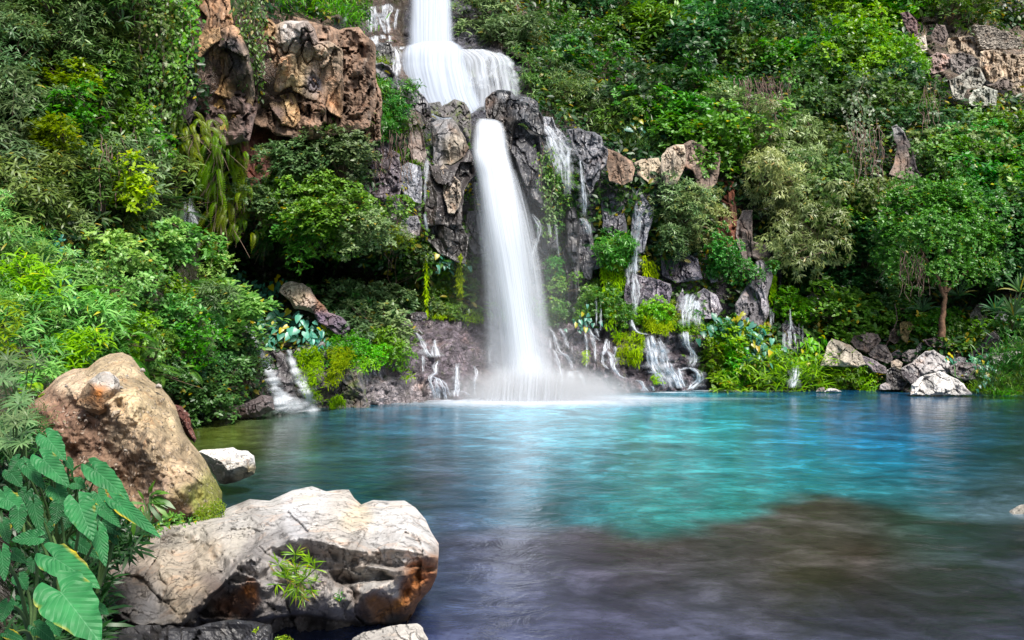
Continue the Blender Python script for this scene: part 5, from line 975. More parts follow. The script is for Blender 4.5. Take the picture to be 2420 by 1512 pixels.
# heart-leaved plants
for X, Y, R, t, nr in [(85,590,36,'blue','in the dark patch up the left slope'),(120,565,36,'blue','in the dark patch up the left slope'),(60,630,30,'blue','in the dark patch up the left slope'),(110,660,38,'blue','in the dark patch up the left slope'),(135,695,34,'blue','in the dark patch up the left slope'),(160,730,30,'blue','in the dark patch up the left slope'),
    (555,660,36,'blue','at the left corner of the cave mouth'),(575,690,24,'blue','at the left corner of the cave mouth'),(620,690,36,'blue','inside the cave mouth'),(650,680,28,'blue','inside the cave mouth'),
    (640,755,44,'blue','in the patch above the left cascade'),(690,760,44,'blue','in the patch above the left cascade'),(725,780,40,'blue','in the patch above the left cascade'),(655,800,32,'blue','in the patch above the left cascade'),(745,800,30,'blue','in the patch above the left cascade'),(610,775,26,'blue','in the patch above the left cascade'),
    (1055,612,30,'blue','on the mossy wall left of the main fall'),(1045,640,20,'bright','on the mossy wall left of the main fall'),(1190,745,18,'grey','at the foot of the wall behind the main fall'),(1380,755,28,'blue','at the foot of the green wall right of the main fall'),
    (1480,290,32,'blue','on the ledge among the yellow grass'),(1520,310,34,'blue','on the ledge among the yellow grass'),(1545,330,24,'blue','on the ledge among the yellow grass'),(1465,320,24,'blue','on the ledge among the yellow grass'),
    (1700,770,34,'blue','in the big-leaf bank beneath the rock column'),(1740,775,38,'blue','in the big-leaf bank beneath the rock column'),(1780,795,34,'blue','in the big-leaf bank beneath the rock column'),(1800,835,34,'blue','in the big-leaf bank beneath the rock column'),(1835,845,32,'blue','in the big-leaf bank beneath the rock column'),(1770,835,28,'blue','in the big-leaf bank beneath the rock column'),
    (1920,815,34,'bright','in the leafy gap left of the wedge-shaped boulder'),(1900,840,26,'bright','in the leafy gap left of the wedge-shaped boulder'),(1915,795,26,'mid','in the leafy gap left of the wedge-shaped boulder'),
    (2245,855,20,'blue','between the pale boulder and the dark one'),(2300,850,20,'blue','between the dark boulder and the right edge'),(2325,865,24,'blue','between the dark boulder and the right edge'),(2335,900,20,'blue','between the dark boulder and the right edge')]:
    plant('taro', t, X, Y, R, off=2.2, near=nr)
# left foreground bank
for k_, t_, X, Y, R, dd in [('bamboo','fresh',30,900,60,11),('bamboo','fresh',95,870,60,12.5),('narrow','mid',150,855,52,14),('fern','bright',70,930,48,10.5),('bamboo','fresh',190,860,48,15),('grass','olive',40,1000,50,8.5),('bamboo','dark',20,1040,60,6.5),('fern','mid',95,880,40,12),
    ('bamboo','grey',200,770,52,15.5),('bamboo','grey',150,780,50,14.5),('narrow','mid',330,800,46,17.5),('narrow','mid',400,810,50,18.5),('bamboo','grey',500,700,44,20.2),('bamboo','grey',470,800,40,19.5),('bamboo','fresh',350,860,36,18)]:
    plant(k_, t_, X, Y, R, d=dd, near='on the bank behind the sandy tan boulder')

# ------------------------------------------------------------------ labels that tell the plants apart
ORD = ['first', 'second', 'third', 'fourth', 'fifth', 'sixth', 'seventh', 'eighth', 'ninth', 'tenth', 'eleventh', 'twelfth', 'thirteenth', 'fourteenth', 'fifteenth', 'sixteenth', 'seventeenth', 'eighteenth', 'nineteenth', 'twentieth']
by = {}
for p_ in PLANTS:
    if not p_['fixed']: by.setdefault((TONE[p_['tone']] + ' ' + p_['text'], p_['near']), []).append(p_)
for (look, near), L in by.items():
    L.sort(key=lambda q: q['X']); grp = None
    for i, q in enumerate(L):
        lead = '' if len(L) == 1 else ('leftmost ' if i == 0 else 'rightmost ' if i == len(L) - 1 else ORD[i] + ' from left, ')
        q['o']['label'] = (lead + look + ' ' + near).strip()
for p_ in PLANTS:
    if len(p_['o']['label'].split()) > 16: print('LONG', p_['o']['label'])
for p_ in PLANTS: p_['o']['group'] = p_['text'].split(' with')[0] + 's on the slopes and banks'

# ------------------------------------------------------------------ undergrowth nobody could count
def ground_cover(name, n, box, mat, size, seed, keep=None, leaf='oval', bare=()):
    rng = np.random.default_rng(seed); X = rng.uniform(box[0], box[2], n); Y = rng.uniform(box[1], box[3], n)
    m = KEEP[np.clip((Y + 120) / 8, 0, KEEP.shape[0] - 1).astype(int), np.clip((X + 120) / 8, 0, KEEP.shape[1] - 1).astype(int)] > 6
    m |= (rng.random(n) < .12) & (Y < 580)
    if keep is not None: m = inside(X + rng.normal(size=n) * 8, Y + rng.normal(size=n) * 8, keep)
    for b_ in bare: m &= ~inside(X, Y, b_)
    cl = fbm(X / 38, Y / 38, seed, 3); m &= rng.random(n) < np.clip(.75 + cl * 1.6, .1, 1)
    X, Y = X[m], Y[m]; n = len(X); d = depth(X, Y); e = 4.
    P = W(X, Y, d); Px = W(X + e, Y, depth(X + e, Y)); Py = W(X, Y + e, depth(X, Y + e))
    nr = norm(np.cross(Py - P, Px - P)); nr = np.where(nr[:, 1:2] > 0, -nr, nr)
    s = size / F * d * rng.uniform(.6, 1.4, n); P = P + nr * (s * rng.uniform(.1, 2.2, n))[:, None]
    up = norm(nr + rng.normal(size=(n, 3)) * .5 + [0, 0, .3]); dr = rng.normal(size=(n, 3)); dr[:, 2] -= .5; dr -= up * np.sum(dr * up, 1)[:, None]
    mb = MB(); put_leaves(mb, leaf, P, dr, up, s, 1.0, np.clip(.5 + fbm(X / 30, Y / 30, seed + 3, 3) + rng.normal(size=n) * .22, 0, .97))
    return tag(mb.make(name, mat), kind='stuff')
BARE = [[(1080,-60),(860,-60),(860,130),(940,260),(1000,300),(1180,300),(1280,240),(1240,130),(1130,60)], [(600,-60),(880,-60),(880,290),(600,300)][:0] + [(450,0),(560,0),(610,60),(700,40),(800,60),(880,300),(640,300),(600,420),(480,260),(450,100)],
        [(930,330),(1110,280),(1290,300),(1290,760),(1120,760),(1110,560),(930,560)], T(2,0,[(1640,120),(1880,150),(2419,300),(2419,680),(2000,760),(1750,560)]),
        [(640,860),(860,860),(950,755),(1700,770),(1680,960),(650,990)], [(560,610),(930,620),(930,700),(740,740),(560,690)], [(1500,640),(1720,640),(1720,780),(1500,760)], [(860,900),(1000,760),(1100,960),(860,975)]]
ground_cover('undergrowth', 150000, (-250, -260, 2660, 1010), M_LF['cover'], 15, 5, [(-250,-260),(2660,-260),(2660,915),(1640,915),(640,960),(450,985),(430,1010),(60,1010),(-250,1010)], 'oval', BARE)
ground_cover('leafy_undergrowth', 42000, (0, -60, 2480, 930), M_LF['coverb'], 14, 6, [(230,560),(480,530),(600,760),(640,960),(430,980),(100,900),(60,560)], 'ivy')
ground_cover('leafy_undergrowth', 60000, (1180, -60, 2480, 930), M_LF['coverb'], 13, 7, [(1180,0),(2480,0),(2480,560),(1950,560),(1700,380),(1400,330),(1240,240)], 'oval', BARE)
ground_cover('wall_herbs', 16000, (900, 330, 1760, 900), M_LF['coverb'], 11, 8, [(900,330),(1700,430),(1740,760),(1000,750),(900,600)], 'ivy', [[(1140,280),(1290,300),(1300,760),(1120,760)]])
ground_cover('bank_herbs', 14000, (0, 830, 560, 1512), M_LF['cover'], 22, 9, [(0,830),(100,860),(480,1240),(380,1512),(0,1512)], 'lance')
ground_cover('shore_herbs', 26000, (1660, 740, 2480, 935), M_LF['coverb'], 12, 10, [(1660,760),(2480,760),(2480,925),(2100,925),(1670,920)], 'oval', [T(2,1,[(980,1080),(1060,890),(1300,850),(1500,1000),(1800,970),(2150,1080),(2100,1270),(1500,1270),(1300,1060)])])
# cave herbs
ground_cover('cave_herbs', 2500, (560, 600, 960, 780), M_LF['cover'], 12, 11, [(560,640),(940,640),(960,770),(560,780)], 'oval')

# ------------------------------------------------------------------ moss
def moss(poly, off, label, hang=.5, n=None, tone='moss', seed=0, size=12, name='moss_patch'):
    rng = np.random.default_rng(seed + 300); P = np.asarray(poly, float); x0, y0 = P.min(0); x1, y1 = P.max(0)
    area = (x1 - x0) * (y1 - y0); n = n or int(area / 3.2)
    X = rng.uniform(x0, x1, n); Y = rng.uniform(y0, y1, n); m = inside(X + rng.normal(size=n) * 4, Y + rng.normal(size=n) * 4, P)
    m &= rng.random(n) < np.clip(.85 + 1.6 * fbm(X / 16, Y / 16, seed, 3), .05, 1); X, Y = X[m], Y[m]; n = len(X)
    d = depth(X, Y) - off - .25 * fbm(X / 14, Y / 22, seed, 3); s = size / F * d
    dr = rng.normal(size=(n, 3)) * .45; dr[:, 1] -= .5; dr[:, 2] += .5 - hang * 1.6
    mb = MB(); put_leaves(mb, 'lance', W(X, Y, d), dr, np.tile([0, -1., .4], (n, 1)) + rng.normal(size=(n, 3)) * .3, s * rng.uniform(.5, 1.2, n), 1.2, rng.random(n) * .9)
    return tag(mb.make(name, M_LF[tone]), label, 'moss', 'moss patches on wet rock')
def R3_(pts): return [(945 + a_ * .3124, 693 + b_ * .3124) for a_, b_ in pts]
moss(T(0,1,[(2100,990),(2180,930),(2260,950),(2300,1080),(2240,1200),(2280,1330),(2230,1370),(2180,1290),(2120,1150)]), 1.1, 'yellow-green moss on the left flank of the hump beside the cascade', .4, seed=1)
moss(T(0,1,[(2330,960),(2480,940),(2520,1060),(2440,1100),(2400,1200),(2330,1250),(2300,1150),(2360,1080)]), 1.3, 'brilliant yellow moss draped over the right of the hump beside the cascade', .4, seed=2)
moss(T(0,1,[(2330,1300),(2440,1270),(2450,1350),(2370,1400),(2340,1370)]), 1.0, 'small moss fringe at the waterline below the hump', .8, seed=3)
moss([(790,830),(880,850),(900,870),(860,880),(800,865)], .7, 'bright low moss where the leafy mound meets the grey lower rock', .2, 'bright'and None, 'bright', 4)
moss([(1425,565),(1455,560),(1480,590),(1478,660),(1455,700),(1450,760),(1435,775),(1425,700),(1420,640)], .9, 'long column of yellow-green moss right of the dark upright stone', .9, seed=5)
moss([(1440,560),(1480,600),(1470,640),(1440,620)], 1.2, 'brighter cushion at the top of the moss column', .3, seed=6, tone='lime')
moss(T(1,1,[(2130,290),(2200,340),(2250,420),(2245,500),(2200,515),(2160,430),(2130,360)]), .9, 'golden moss tongue hanging over the wide purple-grey rock', .9, seed=7)
moss(T(1,1,[(1990,850),(2100,830),(2150,880),(2140,960),(2095,1080),(2050,1060),(2000,980)]), .5, 'vivid moss hanging down the low wall between the right-hand cascades', .8, seed=8)
moss(T(1,1,[(1920,840),(1990,850),(2000,900),(1950,900)]), .5, 'little moss cushion on the rim of the low wall', .3, seed=9)
moss(T(1,1,[(890,720),(960,700),(1000,730),(990,770),(870,780)]), .8, 'soft yellow-green cushion at the foot of the wall left of the main fall', .2, seed=10)
moss(T(1,1,[(600,560),(780,480),(860,560),(840,720),(700,740),(620,700)]), .4, 'patchy olive moss on the wall between the vines left of the main fall', .7, seed=11, n=2500)
moss(T(1,0,[(350,1040),(420,1040),(410,1150),(400,1210),(370,1320),(350,1290),(360,1150)]), .9, 'neon green moss streak between the pale slabs', .8, seed=12)
moss(T(1,1,[(2140,720),(2330,720),(2360,780),(2310,850),(2200,840),(2140,790)]), .8, 'mossy fringe beneath the wide purple-grey rock', .6, seed=13)
moss(T(1,1,[(600,280),(612,280),(612,740),(592,740)]), 1.2, 'thin hanging moss thread left of the mossy wall', 1, seed=14, n=900)
moss(T(1,1,[(820,280),(850,270),(855,560),(835,600)]), 1.2, 'narrow hanging moss rope above the yellow-green cushion', 1, seed=15, n=1400)
moss(T(2,1,[(640,300),(660,470),(650,560),(630,640),(615,600),(640,480)]), 1.4, 'moss edging down the right side of the rock column', .9, seed=16, n=1200)
moss(T(2,1,[(760,560),(860,590),(900,680),(890,760),(820,770),(740,640)]), 1.0, 'broad shaded moss mat right of the rock column', .7, seed=17, tone='bright')
moss(R3_([(20,600),(60,560),(100,600),(90,660),(40,650)]), .5, 'tiny yellow moss speckle on the pale slope of the low wall', .3, n=260, seed=20)
moss(R3_([(1620,300),(1700,290),(1720,380),(1700,520),(1650,500),(1640,400)]), .5, 'yellow-green moss strip left of the vivid hanging moss', .7, n=900, seed=21)
moss(R3_([(1380,440),(1420,430),(1430,520),(1400,540)]), .5, 'faint moss stain between slender threads on the low wall', .7, n=300, seed=22)
moss(R3_([(1895,620),(1960,600),(1990,660),(1930,690)]), .5, 'small moss cushion near the waterline beside the double-stepped fall', .4, n=240, seed=23)
moss(T(2,1,[(910,470),(960,440),(990,520),(990,630),(940,660),(915,560)]), 1.0, 'second shaded moss mat further right of the rock column', .7, seed=18, tone='mid')
moss(T(0,2,[(1500,520),(1575,500),(1600,560),(1575,640),(1440,670),(1400,655),(1480,620)]), 12.0, 'x') if False else None
# ------------------------------------------------------------------ falling water
M_SILK = silk_material('silky_falling_water')
M_FAN = silk_material('silky_upper_water', col=(.62,.69,.8), contrast=.42, su=12.)
M_THREAD = silk_material('thin_running_water', su=9., contrast=.8)
M_VEIL = silk_material('thin_veil_of_water', su=18., contrast=.95, cov=.8)
def R3(pts): return [(945 + p_[0] * .3124, 693 + p_[1] * .3124, p_[2] * .3124) if len(p_) > 2 else (945 + p_[0] * .3124, 693 + p_[1] * .3124) for p_ in pts]
def TT(i, j, pts): return [(i * 806.67 + a / 3, j * 504. + b / 3, w / 3) for a, b, w in pts]

def spline(t, tk, v):
    """smooth curve through knots (Catmull-Rom by hand)"""
    tk = np.asarray(tk, float); v = np.asarray(v, float); m = np.gradient(v, tk) if len(tk) > 2 else np.full(len(v), (v[-1] - v[0]) / (tk[-1] - tk[0]))
    i = np.clip(np.searchsorted(tk, t) - 1, 0, len(tk) - 2); h = tk[i + 1] - tk[i]; s = (t - tk[i]) / h
    return (2*s**3-3*s**2+1)*v[i] + (s**3-2*s**2+s)*h*m[i] + (-2*s**3+3*s**2)*v[i+1] + (s**3-s**2)*h*m[i+1]

def sheet(mb, rows, bulge=.3, soft=.25, nu=22, nv=60, seed=0, layers=2, core=.5, fade=(0, 0), wob=0.0):
    """rows: (Y, left X, right X, distance, cover)"""
    R = np.array(rows, float); y = np.linspace(R[0, 0], R[-1, 0], nv); c = [spline(y, R[:, 0], R[:, k]) for k in (1, 2, 3, 4)]
    u = np.linspace(0, 1, nu)
    for L in range(layers):
        Wd = (c[1] - c[0])[:, None]; X = c[0][:, None] + Wd * u[None]
        X = X + wob * Wd * (fbm(np.tile(u * 4 + seed, (nv, 1)), np.tile(y[:, None] / 90, (1, nu)), seed + L, 3))
        d = c[2][:, None] - bulge * np.sqrt(np.clip(1 - (2 * u[None] - 1) ** 2, 0, 1)) + L * .22
        P = W(X, np.tile(y[:, None], (1, nu)), d)
        e = np.clip(np.minimum(u, 1 - u) / soft, 0, 1); e = e * e * (3 - 2 * e)
        t = (y - y[0]) / (y[-1] - y[0]); f = np.ones(nv)
        if fade[0]: f *= np.clip(t / fade[0], 0, 1)
        if fade[1]: f *= np.clip((1 - t) / fade[1], 0, 1)
        cov = np.clip(e[None] * c[3][:, None] * f[:, None], 0, 1)
        wm = Wd * float(np.mean(c[2])) / F
        U = (u[None] - .5) * wm + seed * 3.7 + L * 9; Vv = np.cumsum(np.r_[0, np.hypot(np.diff(y), 0)])[:, None] * c[2][:, None] / F + 0 * U
        i = np.arange(nv * nu).reshape(nv, nu); q = np.stack([i[:-1, :-1], i[1:, :-1], i[1:, 1:], i[:-1, 1:]], -1).reshape(-1, 4)
        mb.add(P.reshape(-1, 3), q); mb.uvc = getattr(mb, 'uvc', []) + [np.stack([U + 0 * cov, Vv, cov], -1).reshape(-1, 3)]

def finish(mb, name, mat, parent=None, loc=None):
    o = build(name, np.concatenate(mb.V), np.concatenate(mb.Q), None, mat, {'uvc': np.concatenate(mb.uvc)}, True, None, loc=loc)
    if parent: o.parent = parent; o.location = (0, 0, 0)
    return o

def stream(mb, path, off=.22, cover=.9, soft=.35, seed=0, fade=(.04, .12), layers=1, d=None):
    """water running down rock along a path of (X, Y, width)"""
    Pn = np.array(path, float); s = np.r_[0, np.cumsum(np.hypot(np.diff(Pn[:, 0]), np.diff(Pn[:, 1])))]
    n = max(10, int(s[-1] / 3.5)); t = np.linspace(0, s[-1], n); x = spline(t, s, Pn[:, 0]); y = spline(t, s, Pn[:, 1]); w = np.maximum(spline(t, s, Pn[:, 2]), .8)
    x = x + (.10 * w + 1.3) * fbm(t / 8, t * 0 + seed, seed, 3) * 1.4; w = np.maximum(w * (1 + .9 * fbm(t / 9, t * 0 + 3, seed + 5, 3)) * 1.1, .7)
    tx = np.gradient(x); ty = np.gradient(y); l_ = np.hypot(tx, ty) + 1e-6; nx_, ny_ = ty / l_, -tx / l_ * .35
    if d is None:
        dd = np.minimum.reduce([depth(x, y), depth(x - w / 2, y), depth(x + w / 2, y), depth(x, y + 5)]) - off
        k = np.ones(5) / 5; dd = np.convolve(np.pad(dd, 2, 'edge'), k, 'valid')
    else: dd = np.interp(t, np.linspace(0, s[-1], len(np.atleast_1d(d))), np.atleast_1d(d))
    u = np.linspace(0, 1, 9); e = np.clip(np.minimum(u, 1 - u) / soft, 0, 1)
    tt = t / s[-1]; f = np.ones(n)
    if fade[0]: f *= np.clip(tt / fade[0], 0, 1)
    if fade[1]: f *= np.clip((1 - tt) / fade[1], 0, 1)
    X = x[:, None] + nx_[:, None] * (u - .5) * w[:, None]; Y = y[:, None] + ny_[:, None] * (u - .5) * w[:, None]
    P = W(X, Y, dd[:, None] - .08 * np.sqrt(np.clip(1 - (2 * u - 1) ** 2, 0, 1))[None])
    U = (u[None] - .5) * w[:, None] * dd[:, None] / F + seed * 2.3; Vv = (t * dd / F)[:, None] + 0 * U
    f = f * np.clip(.85 + 1.3 * fbm(t / 7, t * 0 + 9, seed + 8, 3), .15, 1.1)
    cov = np.clip(e[None] * f[:, None] * cover, 0, 1)
    i = np.arange(n * 9).reshape(n, 9); q = np.stack([i[:-1, :-1], i[1:, :-1], i[1:, 1:], i[:-1, 1:]], -1).reshape(-1, 4)
    mb.add(P.reshape(-1, 3), q); mb.uvc = getattr(mb, 'uvc', []) + [np.stack([U, Vv, cov], -1).reshape(-1, 3)]

# the tall fall
o = empty('waterfall', W(1240, 945, 26.6), 'tall white main waterfall plunging into the pool', 'waterfall')
lo = o.location[:]
mb = MB()
sheet(mb, [(280,1124,1188,31.9,.4),(292,1120,1192,31.3,.97),(325,1113,1202,30.6,1),(355,1110,1207,30.0,1),(400,1118,1218,29.3,1),(470,1128,1236,28.7,.9),(560,1130,1262,28.2,.6),(680,1138,1288,27.8,.4),(800,1142,1310,27.5,.36),(900,1136,1330,27.2,.5),(948,1120,1350,27.0,.9)], .55, .3, 34, 110, 1)
finish(mb, 'outer_veil', M_SILK, o, lo)
mb = MB()
sheet(mb, [(350,1118,1204,29.5,.5),(365,1116,1206,29.2,.95),(420,1122,1222,28.7,.98),(480,1130,1230,28.3,.9),(560,1144,1242,27.9,.8),(650,1160,1256,27.6,.76),(740,1174,1268,27.3,.74),(820,1182,1282,27.1,.82),(900,1182,1306,26.9,.97),(950,1170,1330,26.8,1)], .4, .45, 26, 90, 2)
finish(mb, 'bright_core', M_SILK, o, lo)
mb = MB()
sheet(mb, [(400,1200,1222,29.2,.1),(470,1215,1245,28.8,.55),(600,1240,1278,28.2,.5),(760,1256,1304,27.7,.3),(940,1262,1330,27.3,.25)], .15, .45, 14, 60, 5)
sheet(mb, [(430,1112,1140,29.0,.1),(520,1122,1160,28.6,.35),(700,1136,1184,28.0,.3),(930,1130,1200,27.3,.3)], .15, .5, 14, 60, 6)
sheet(mb, [(820,1170,1320,26.6,.0),(880,1140,1350,26.4,.5),(950,1080,1400,26.0,.9)], .6, .5, 26, 24, 7)
finish(mb, 'spray', M_VEIL, o, lo)
# the fan and the top fall
o = empty('waterfall', W(1080, 260, 36), 'fan-shaped white waterfall between the top fall and the main one', 'waterfall'); lo = o.location[:]
mb = MB()
sheet(mb, [(97,1000,1072,36.8,.6),(106,962,1090,36.4,1),(118,948,1102,36.0,1),(150,942,1108,35.5,1),(190,942,1124,35.1,.97),(225,945,1138,34.8,.9),(255,960,1150,34.5,.8),(290,1000,1160,34.2,.6)], .9, .16, 34, 60, 11)
finish(mb, 'main_fan', M_FAN, o, lo)
mb = MB()
sheet(mb, [(116,1080,1150,36.0,.6),(130,1075,1195,35.7,.62),(170,1075,1222,35.3,.55),(230,1085,1232,34.8,.5),(290,1090,1215,34.3,.3)], .6, .2, 30, 40, 12)
for k_, pth in enumerate([[(1090,375,30),(1000+75,450,50),(1066,560,50)],[(855,368,20),(815,450,40),(805,560,60),(840,680,60)],[(1000,368,30),(1005,450,45),(990,640,40)],[(905,365,30),(915,500,40),(920,680,40)],[(1045,360,50),(1020,420,50),(995,560,55),(985,660,40)],
      [(1100,375,60),(1165,400,50),(1205,470,45),(1230,560,48),(1265,670,30)],[(1120,440,14),(1090,500,16),(1085,580,14)],[(960,520,14),(965,600,14)],[(880,540,12),(880,620,12)],[(1040,530,12),(1042,620,12)]]):
    stream(mb, TT(1, 0, pth), seed=k_, cover=.8, fade=(.03, .3), d=[35.6, 35.0, 34.2])
finish(mb, 'side_streams', M_THREAD, o, lo)
o = empty('waterfall', W(1020, 105, 39), 'broad white waterfall pouring in from the top edge', 'waterfall'); lo = o.location[:]
mb = MB()
sheet(mb, [(-240,975,1060,47.0,1),(-60,968,1068,42.5,1),(20,966,1072,39.6,.97),(70,962,1075,38.4,.92),(115,960,1078,37.4,.85)], .6, .22, 30, 50, 13)
finish(mb, 'sheet_of_water', M_FAN, o, lo)

def cascade(label, paths, mat=None, off=.25, cover=.9, name='small_waterfall', d=None, fade=(.04, .12), soft=.35, solid=False):
    P = np.array(paths[0], float); k = len(P) - 1
    o = empty(name, W(P[k, 0], P[k, 1], float(depth(P[k, 0], P[k, 1])) if d is None else float(np.atleast_1d(d)[-1])), label, 'waterfall', 'small waterfalls and trickles'); lo = o.location[:]
    for i, p_ in enumerate(paths):
        mb = MB(); solid or stream(mb, [(a_, b_, w_ * 2.6) for a_, b_, w_ in p_], off=off - .06, seed=i + 40, cover=cover * .55, d=None if d is None else np.asarray(d) + .1, fade=(.1, .2), soft=.5)
        if solid:
            for j in range(2): stream(mb, [(a_ + j, b_, w_ * (1.1 + .35 * j)) for a_, b_, w_ in p_], off=off + .05 - .06 * j, seed=i + j * 3, cover=1.0 if j == 0 else .6, fade=fade, soft=.4)
            finish(mb, 'strand', M_SILK, o, lo); continue
        nb = 1 if max(w_ for *_, w_ in p_) < 3.5 else 3 if max(w_ for *_, w_ in p_) < 12 else 5
        for j in range(nb):
            q_ = [(a_ + (((j + .5) / nb - .5) * 1.1 + random.uniform(-.28, .28)) * w_ * (nb > 1), b_ + random.uniform(-1, 1), w_ * (1.1 if nb == 1 else random.uniform(.3, .8) * 1.9 / nb + .2)) for a_, b_, w_ in p_]
            stream(mb, q_, off=off + .03 * j, seed=i * 7 + j + len(label), cover=cover, d=d, fade=(fade[0] * random.uniform(.5, 3), fade[1] * random.uniform(.5, 2)), soft=soft)
        finish(mb, 'strand', mat or M_THREAD, o, lo)
cascade('thin stepped falls on the dark rocks left of the top fall', [TT(1,0,q) for q in ([(225,40,25),(215,90,45),(205,200,45)],[(270,90,45),(300,160,60),(320,240,40)],[(335,25,34),(330,60,40),(326,110,30),(322,160,24)],[(300,35,18),(305,80,24),(312,130,20)],[(215,120,14),(212,180,18),(208,230,16)],[(245,140,12),(248,220,14)],[(250,250,40),(232,300,46),(222,350,36),(226,410,26)],[(215,262,26),(205,320,30)],[(170,285,50),(190,350,34)],[(340,250,20),(345,300,20)],[(290,245,30),(296,275,26)])], off=.6)
cascade('single thin thread over dark rock beside the top fall', [TT(1,0,[(402,60,16),(388,120,12),(378,210,12)])], off=.5)
cascade('short bright spill running down left of the fan-shaped fall', [TT(1,0,[(370,325,26),(392,380,36),(400,460,40),(402,540,36)]), TT(1,0,[(440,330,30),(420,350,22)])], off=1.0)
cascade('faint thread at the far left of the top falls', [TT(1,0,[(52,40,10),(30,120,14),(20,200,10)])], off=.5, cover=.5)
cascade('little white run beside the moss-topped rock', [TT(1,0,[(735,755,14),(705,790,24),(670,815,40)])], off=1.5)
cascade('thin side fall spreading down right of the main fall', [TT(1,0,q) for q in ([(1430,830,16),(1452,885,34),(1500,965,60),(1560,1030,80),(1585,1110,70),(1600,1250,50),(1605,1400,36)],[(1470,960,30),(1520,1100,50),(1545,1250,40)],[(1560,1010,20),(1590,1060,24)])], off=1.1, cover=.75, fade=(.03,.35))
cascade('narrow thread down the blue-grey crag', [TT(1,0,[(1692,1110,14),(1702,1220,18),(1716,1340,26),(1722,1440,30),(1716,1540,18)])], off=1.2, cover=.8)
cascade('thread in the black cleft left of the main fall', [TT(1,0,[(606,1115,10),(602,1200,24),(598,1300,12),(590,1450,10)]), TT(1,1,[(592,0,14),(600,60,20),(610,130,10)])], off=1.2, cover=.6)
cascade('fine fall over the blue-grey wet stone', [TT(1,1,q) for q in ([(2110,-20,24),(2108,100,26),(2090,200,22),(2088,280,20),(2078,400,18),(2084,560,40),(2084,640,26),(2082,720,20)],[(2040,320,12),(2035,420,20),(2030,520,14)],[(2085,300,30),(2080,420,50)],[(2085,-60,8),(2085,120,8)])], off=1.2, cover=.7)
cascade('forked thread over the dark shoulder right of the main fall', [TT(1,1,q) for q in ([(1345,0,24),(1395,80,26),(1405,150,22),(1365,260,18),(1350,400,16)],[(1470,70,14),(1476,160,12)],[(1515,80,10),(1530,180,12),(1545,320,10)])], off=1.3, cover=.55)
cascade('faint silver film running down the dark upright stone', [TT(1,1,[(1700,30,40),(1740,90,50),(1760,160,30)])], off=1.2, cover=.5)
cascade('pair of straight threads beside the moss column', [R3([(1485,20,12),(1486,140,9),(1486,250,9)]), R3([(1520,40,12),(1519,160,9),(1518,285,9)])], off=1.0, cover=.8)
cascade('small stream leaving the wide purple-grey rock', [R3([(1780,60,26),(1780,130,30),(1782,190,24),(1790,230,20)]), R3([(1748,195,14),(1762,250,26),(1800,290,22),(1880,312,18)]), R3([(1716,180,8),(1720,240,8)])], off=.6)
cascade('bright double-stepped fall at the right end of the low wall', [R3(q) for q in ([(1870,315,20),(1890,400,40),(1905,500,50),(1940,575,60),(1980,650,50),(2012,725,30)],[(1905,315,30),(1918,420,40),(1935,540,50)],[(1880,595,30),(1930,600,20),(1960,620,20)])], off=.35, cover=1)
cascade('bright braided fall next to the double-stepped one', [R3(q) for q in ([(1958,330,14),(1975,410,46),(2000,500,50),(2040,590,60),(2070,660,60),(2085,725,70)],[(2030,560,30),(2090,640,40),(2110,720,50)],[(2110,560,14),(2125,640,24),(2150,715,30)],[(1985,420,30),(2010,450,20)])], off=.35, cover=1)
cascade('comb-like fall fanning over the lilac rock', [R3(q) for q in ([(2200,0,60),(2165,60,50),(2150,160,30),(2148,260,22)],[(2215,10,50),(2190,80,46),(2185,180,26),(2180,265,20)],[(2245,60,40),(2220,120,36),(2215,220,20)],[(2250,50,36),(2262,120,24),(2268,240,14)],[(2235,50,40),(2240,130,26),(2240,250,14)])], off=1.0, cover=.8, fade=(.03,.25))
cascade('winding stream that drops from the comb-like fall to the pool', [R3(q) for q in ([(2160,270,30),(2165,330,46),(2180,400,30),(2215,450,30),(2225,500,34),(2195,560,40)],[(2195,560,24),(2255,600,36),(2275,640,40),(2225,700,50),(2200,728,60)],[(2180,560,20),(2110,580,20)])], off=.4, cover=1)
cascade('looping stream over the low wall right of the main fall', [R3(q) for q in ([(1562,340,12),(1556,420,22),(1532,470,12),(1545,540,14),(1580,575,12)],[(1560,430,22),(1605,480,34),(1620,560,30),(1660,620,16),(1715,648,14)],[(1585,360,8),(1585,430,8)],[(1628,400,12),(1625,500,10)])], off=.4)
cascade('little forked spill at the waterline under the mossy low wall', [R3([(1780,658,14),(1825,672,26),(1845,710,24),(1862,745,44)]), R3([(1910,700,12),(1925,740,14)])], off=.4)
cascade('white braids on the low wall just right of the main fall', [R3(q) for q in ([(1125,250,20),(1160,300,16),(1185,380,20),(1205,440,24),(1265,480,22),(1300,540,22),(1310,585,18)],[(1160,420,14),(1190,500,20),(1215,600,22),(1222,720,30)],[(1210,262,18),(1250,345,18),(1270,420,14)],[(1290,590,50),(1290,640,54),(1285,700,60)],[(1260,590,14),(1310,592,14),(1380,586,10)],[(1355,605,26),(1375,650,26),(1395,700,30)],[(1200,705,40),(1230,715,40)],[(1250,745,26),(1310,705,20),(1400,690,20)],[(1300,750,20),(1380,725,24),(1400,750,18)],[(1135,330,10),(1140,420,10)],[(1300,400,10),(1305,460,8)])], off=.45)
cascade('pair of slender falls on the low wall right of the white braids', [R3(q) for q in ([(1385,250,14),(1405,330,14),(1412,420,14),(1410,570,10)],[(1430,260,20),(1462,350,20),(1474,430,16),(1478,520,12)],[(1440,300,10),(1520,360,14)],[(1480,262,14),(1500,330,12)])], off=.4, cover=.8)
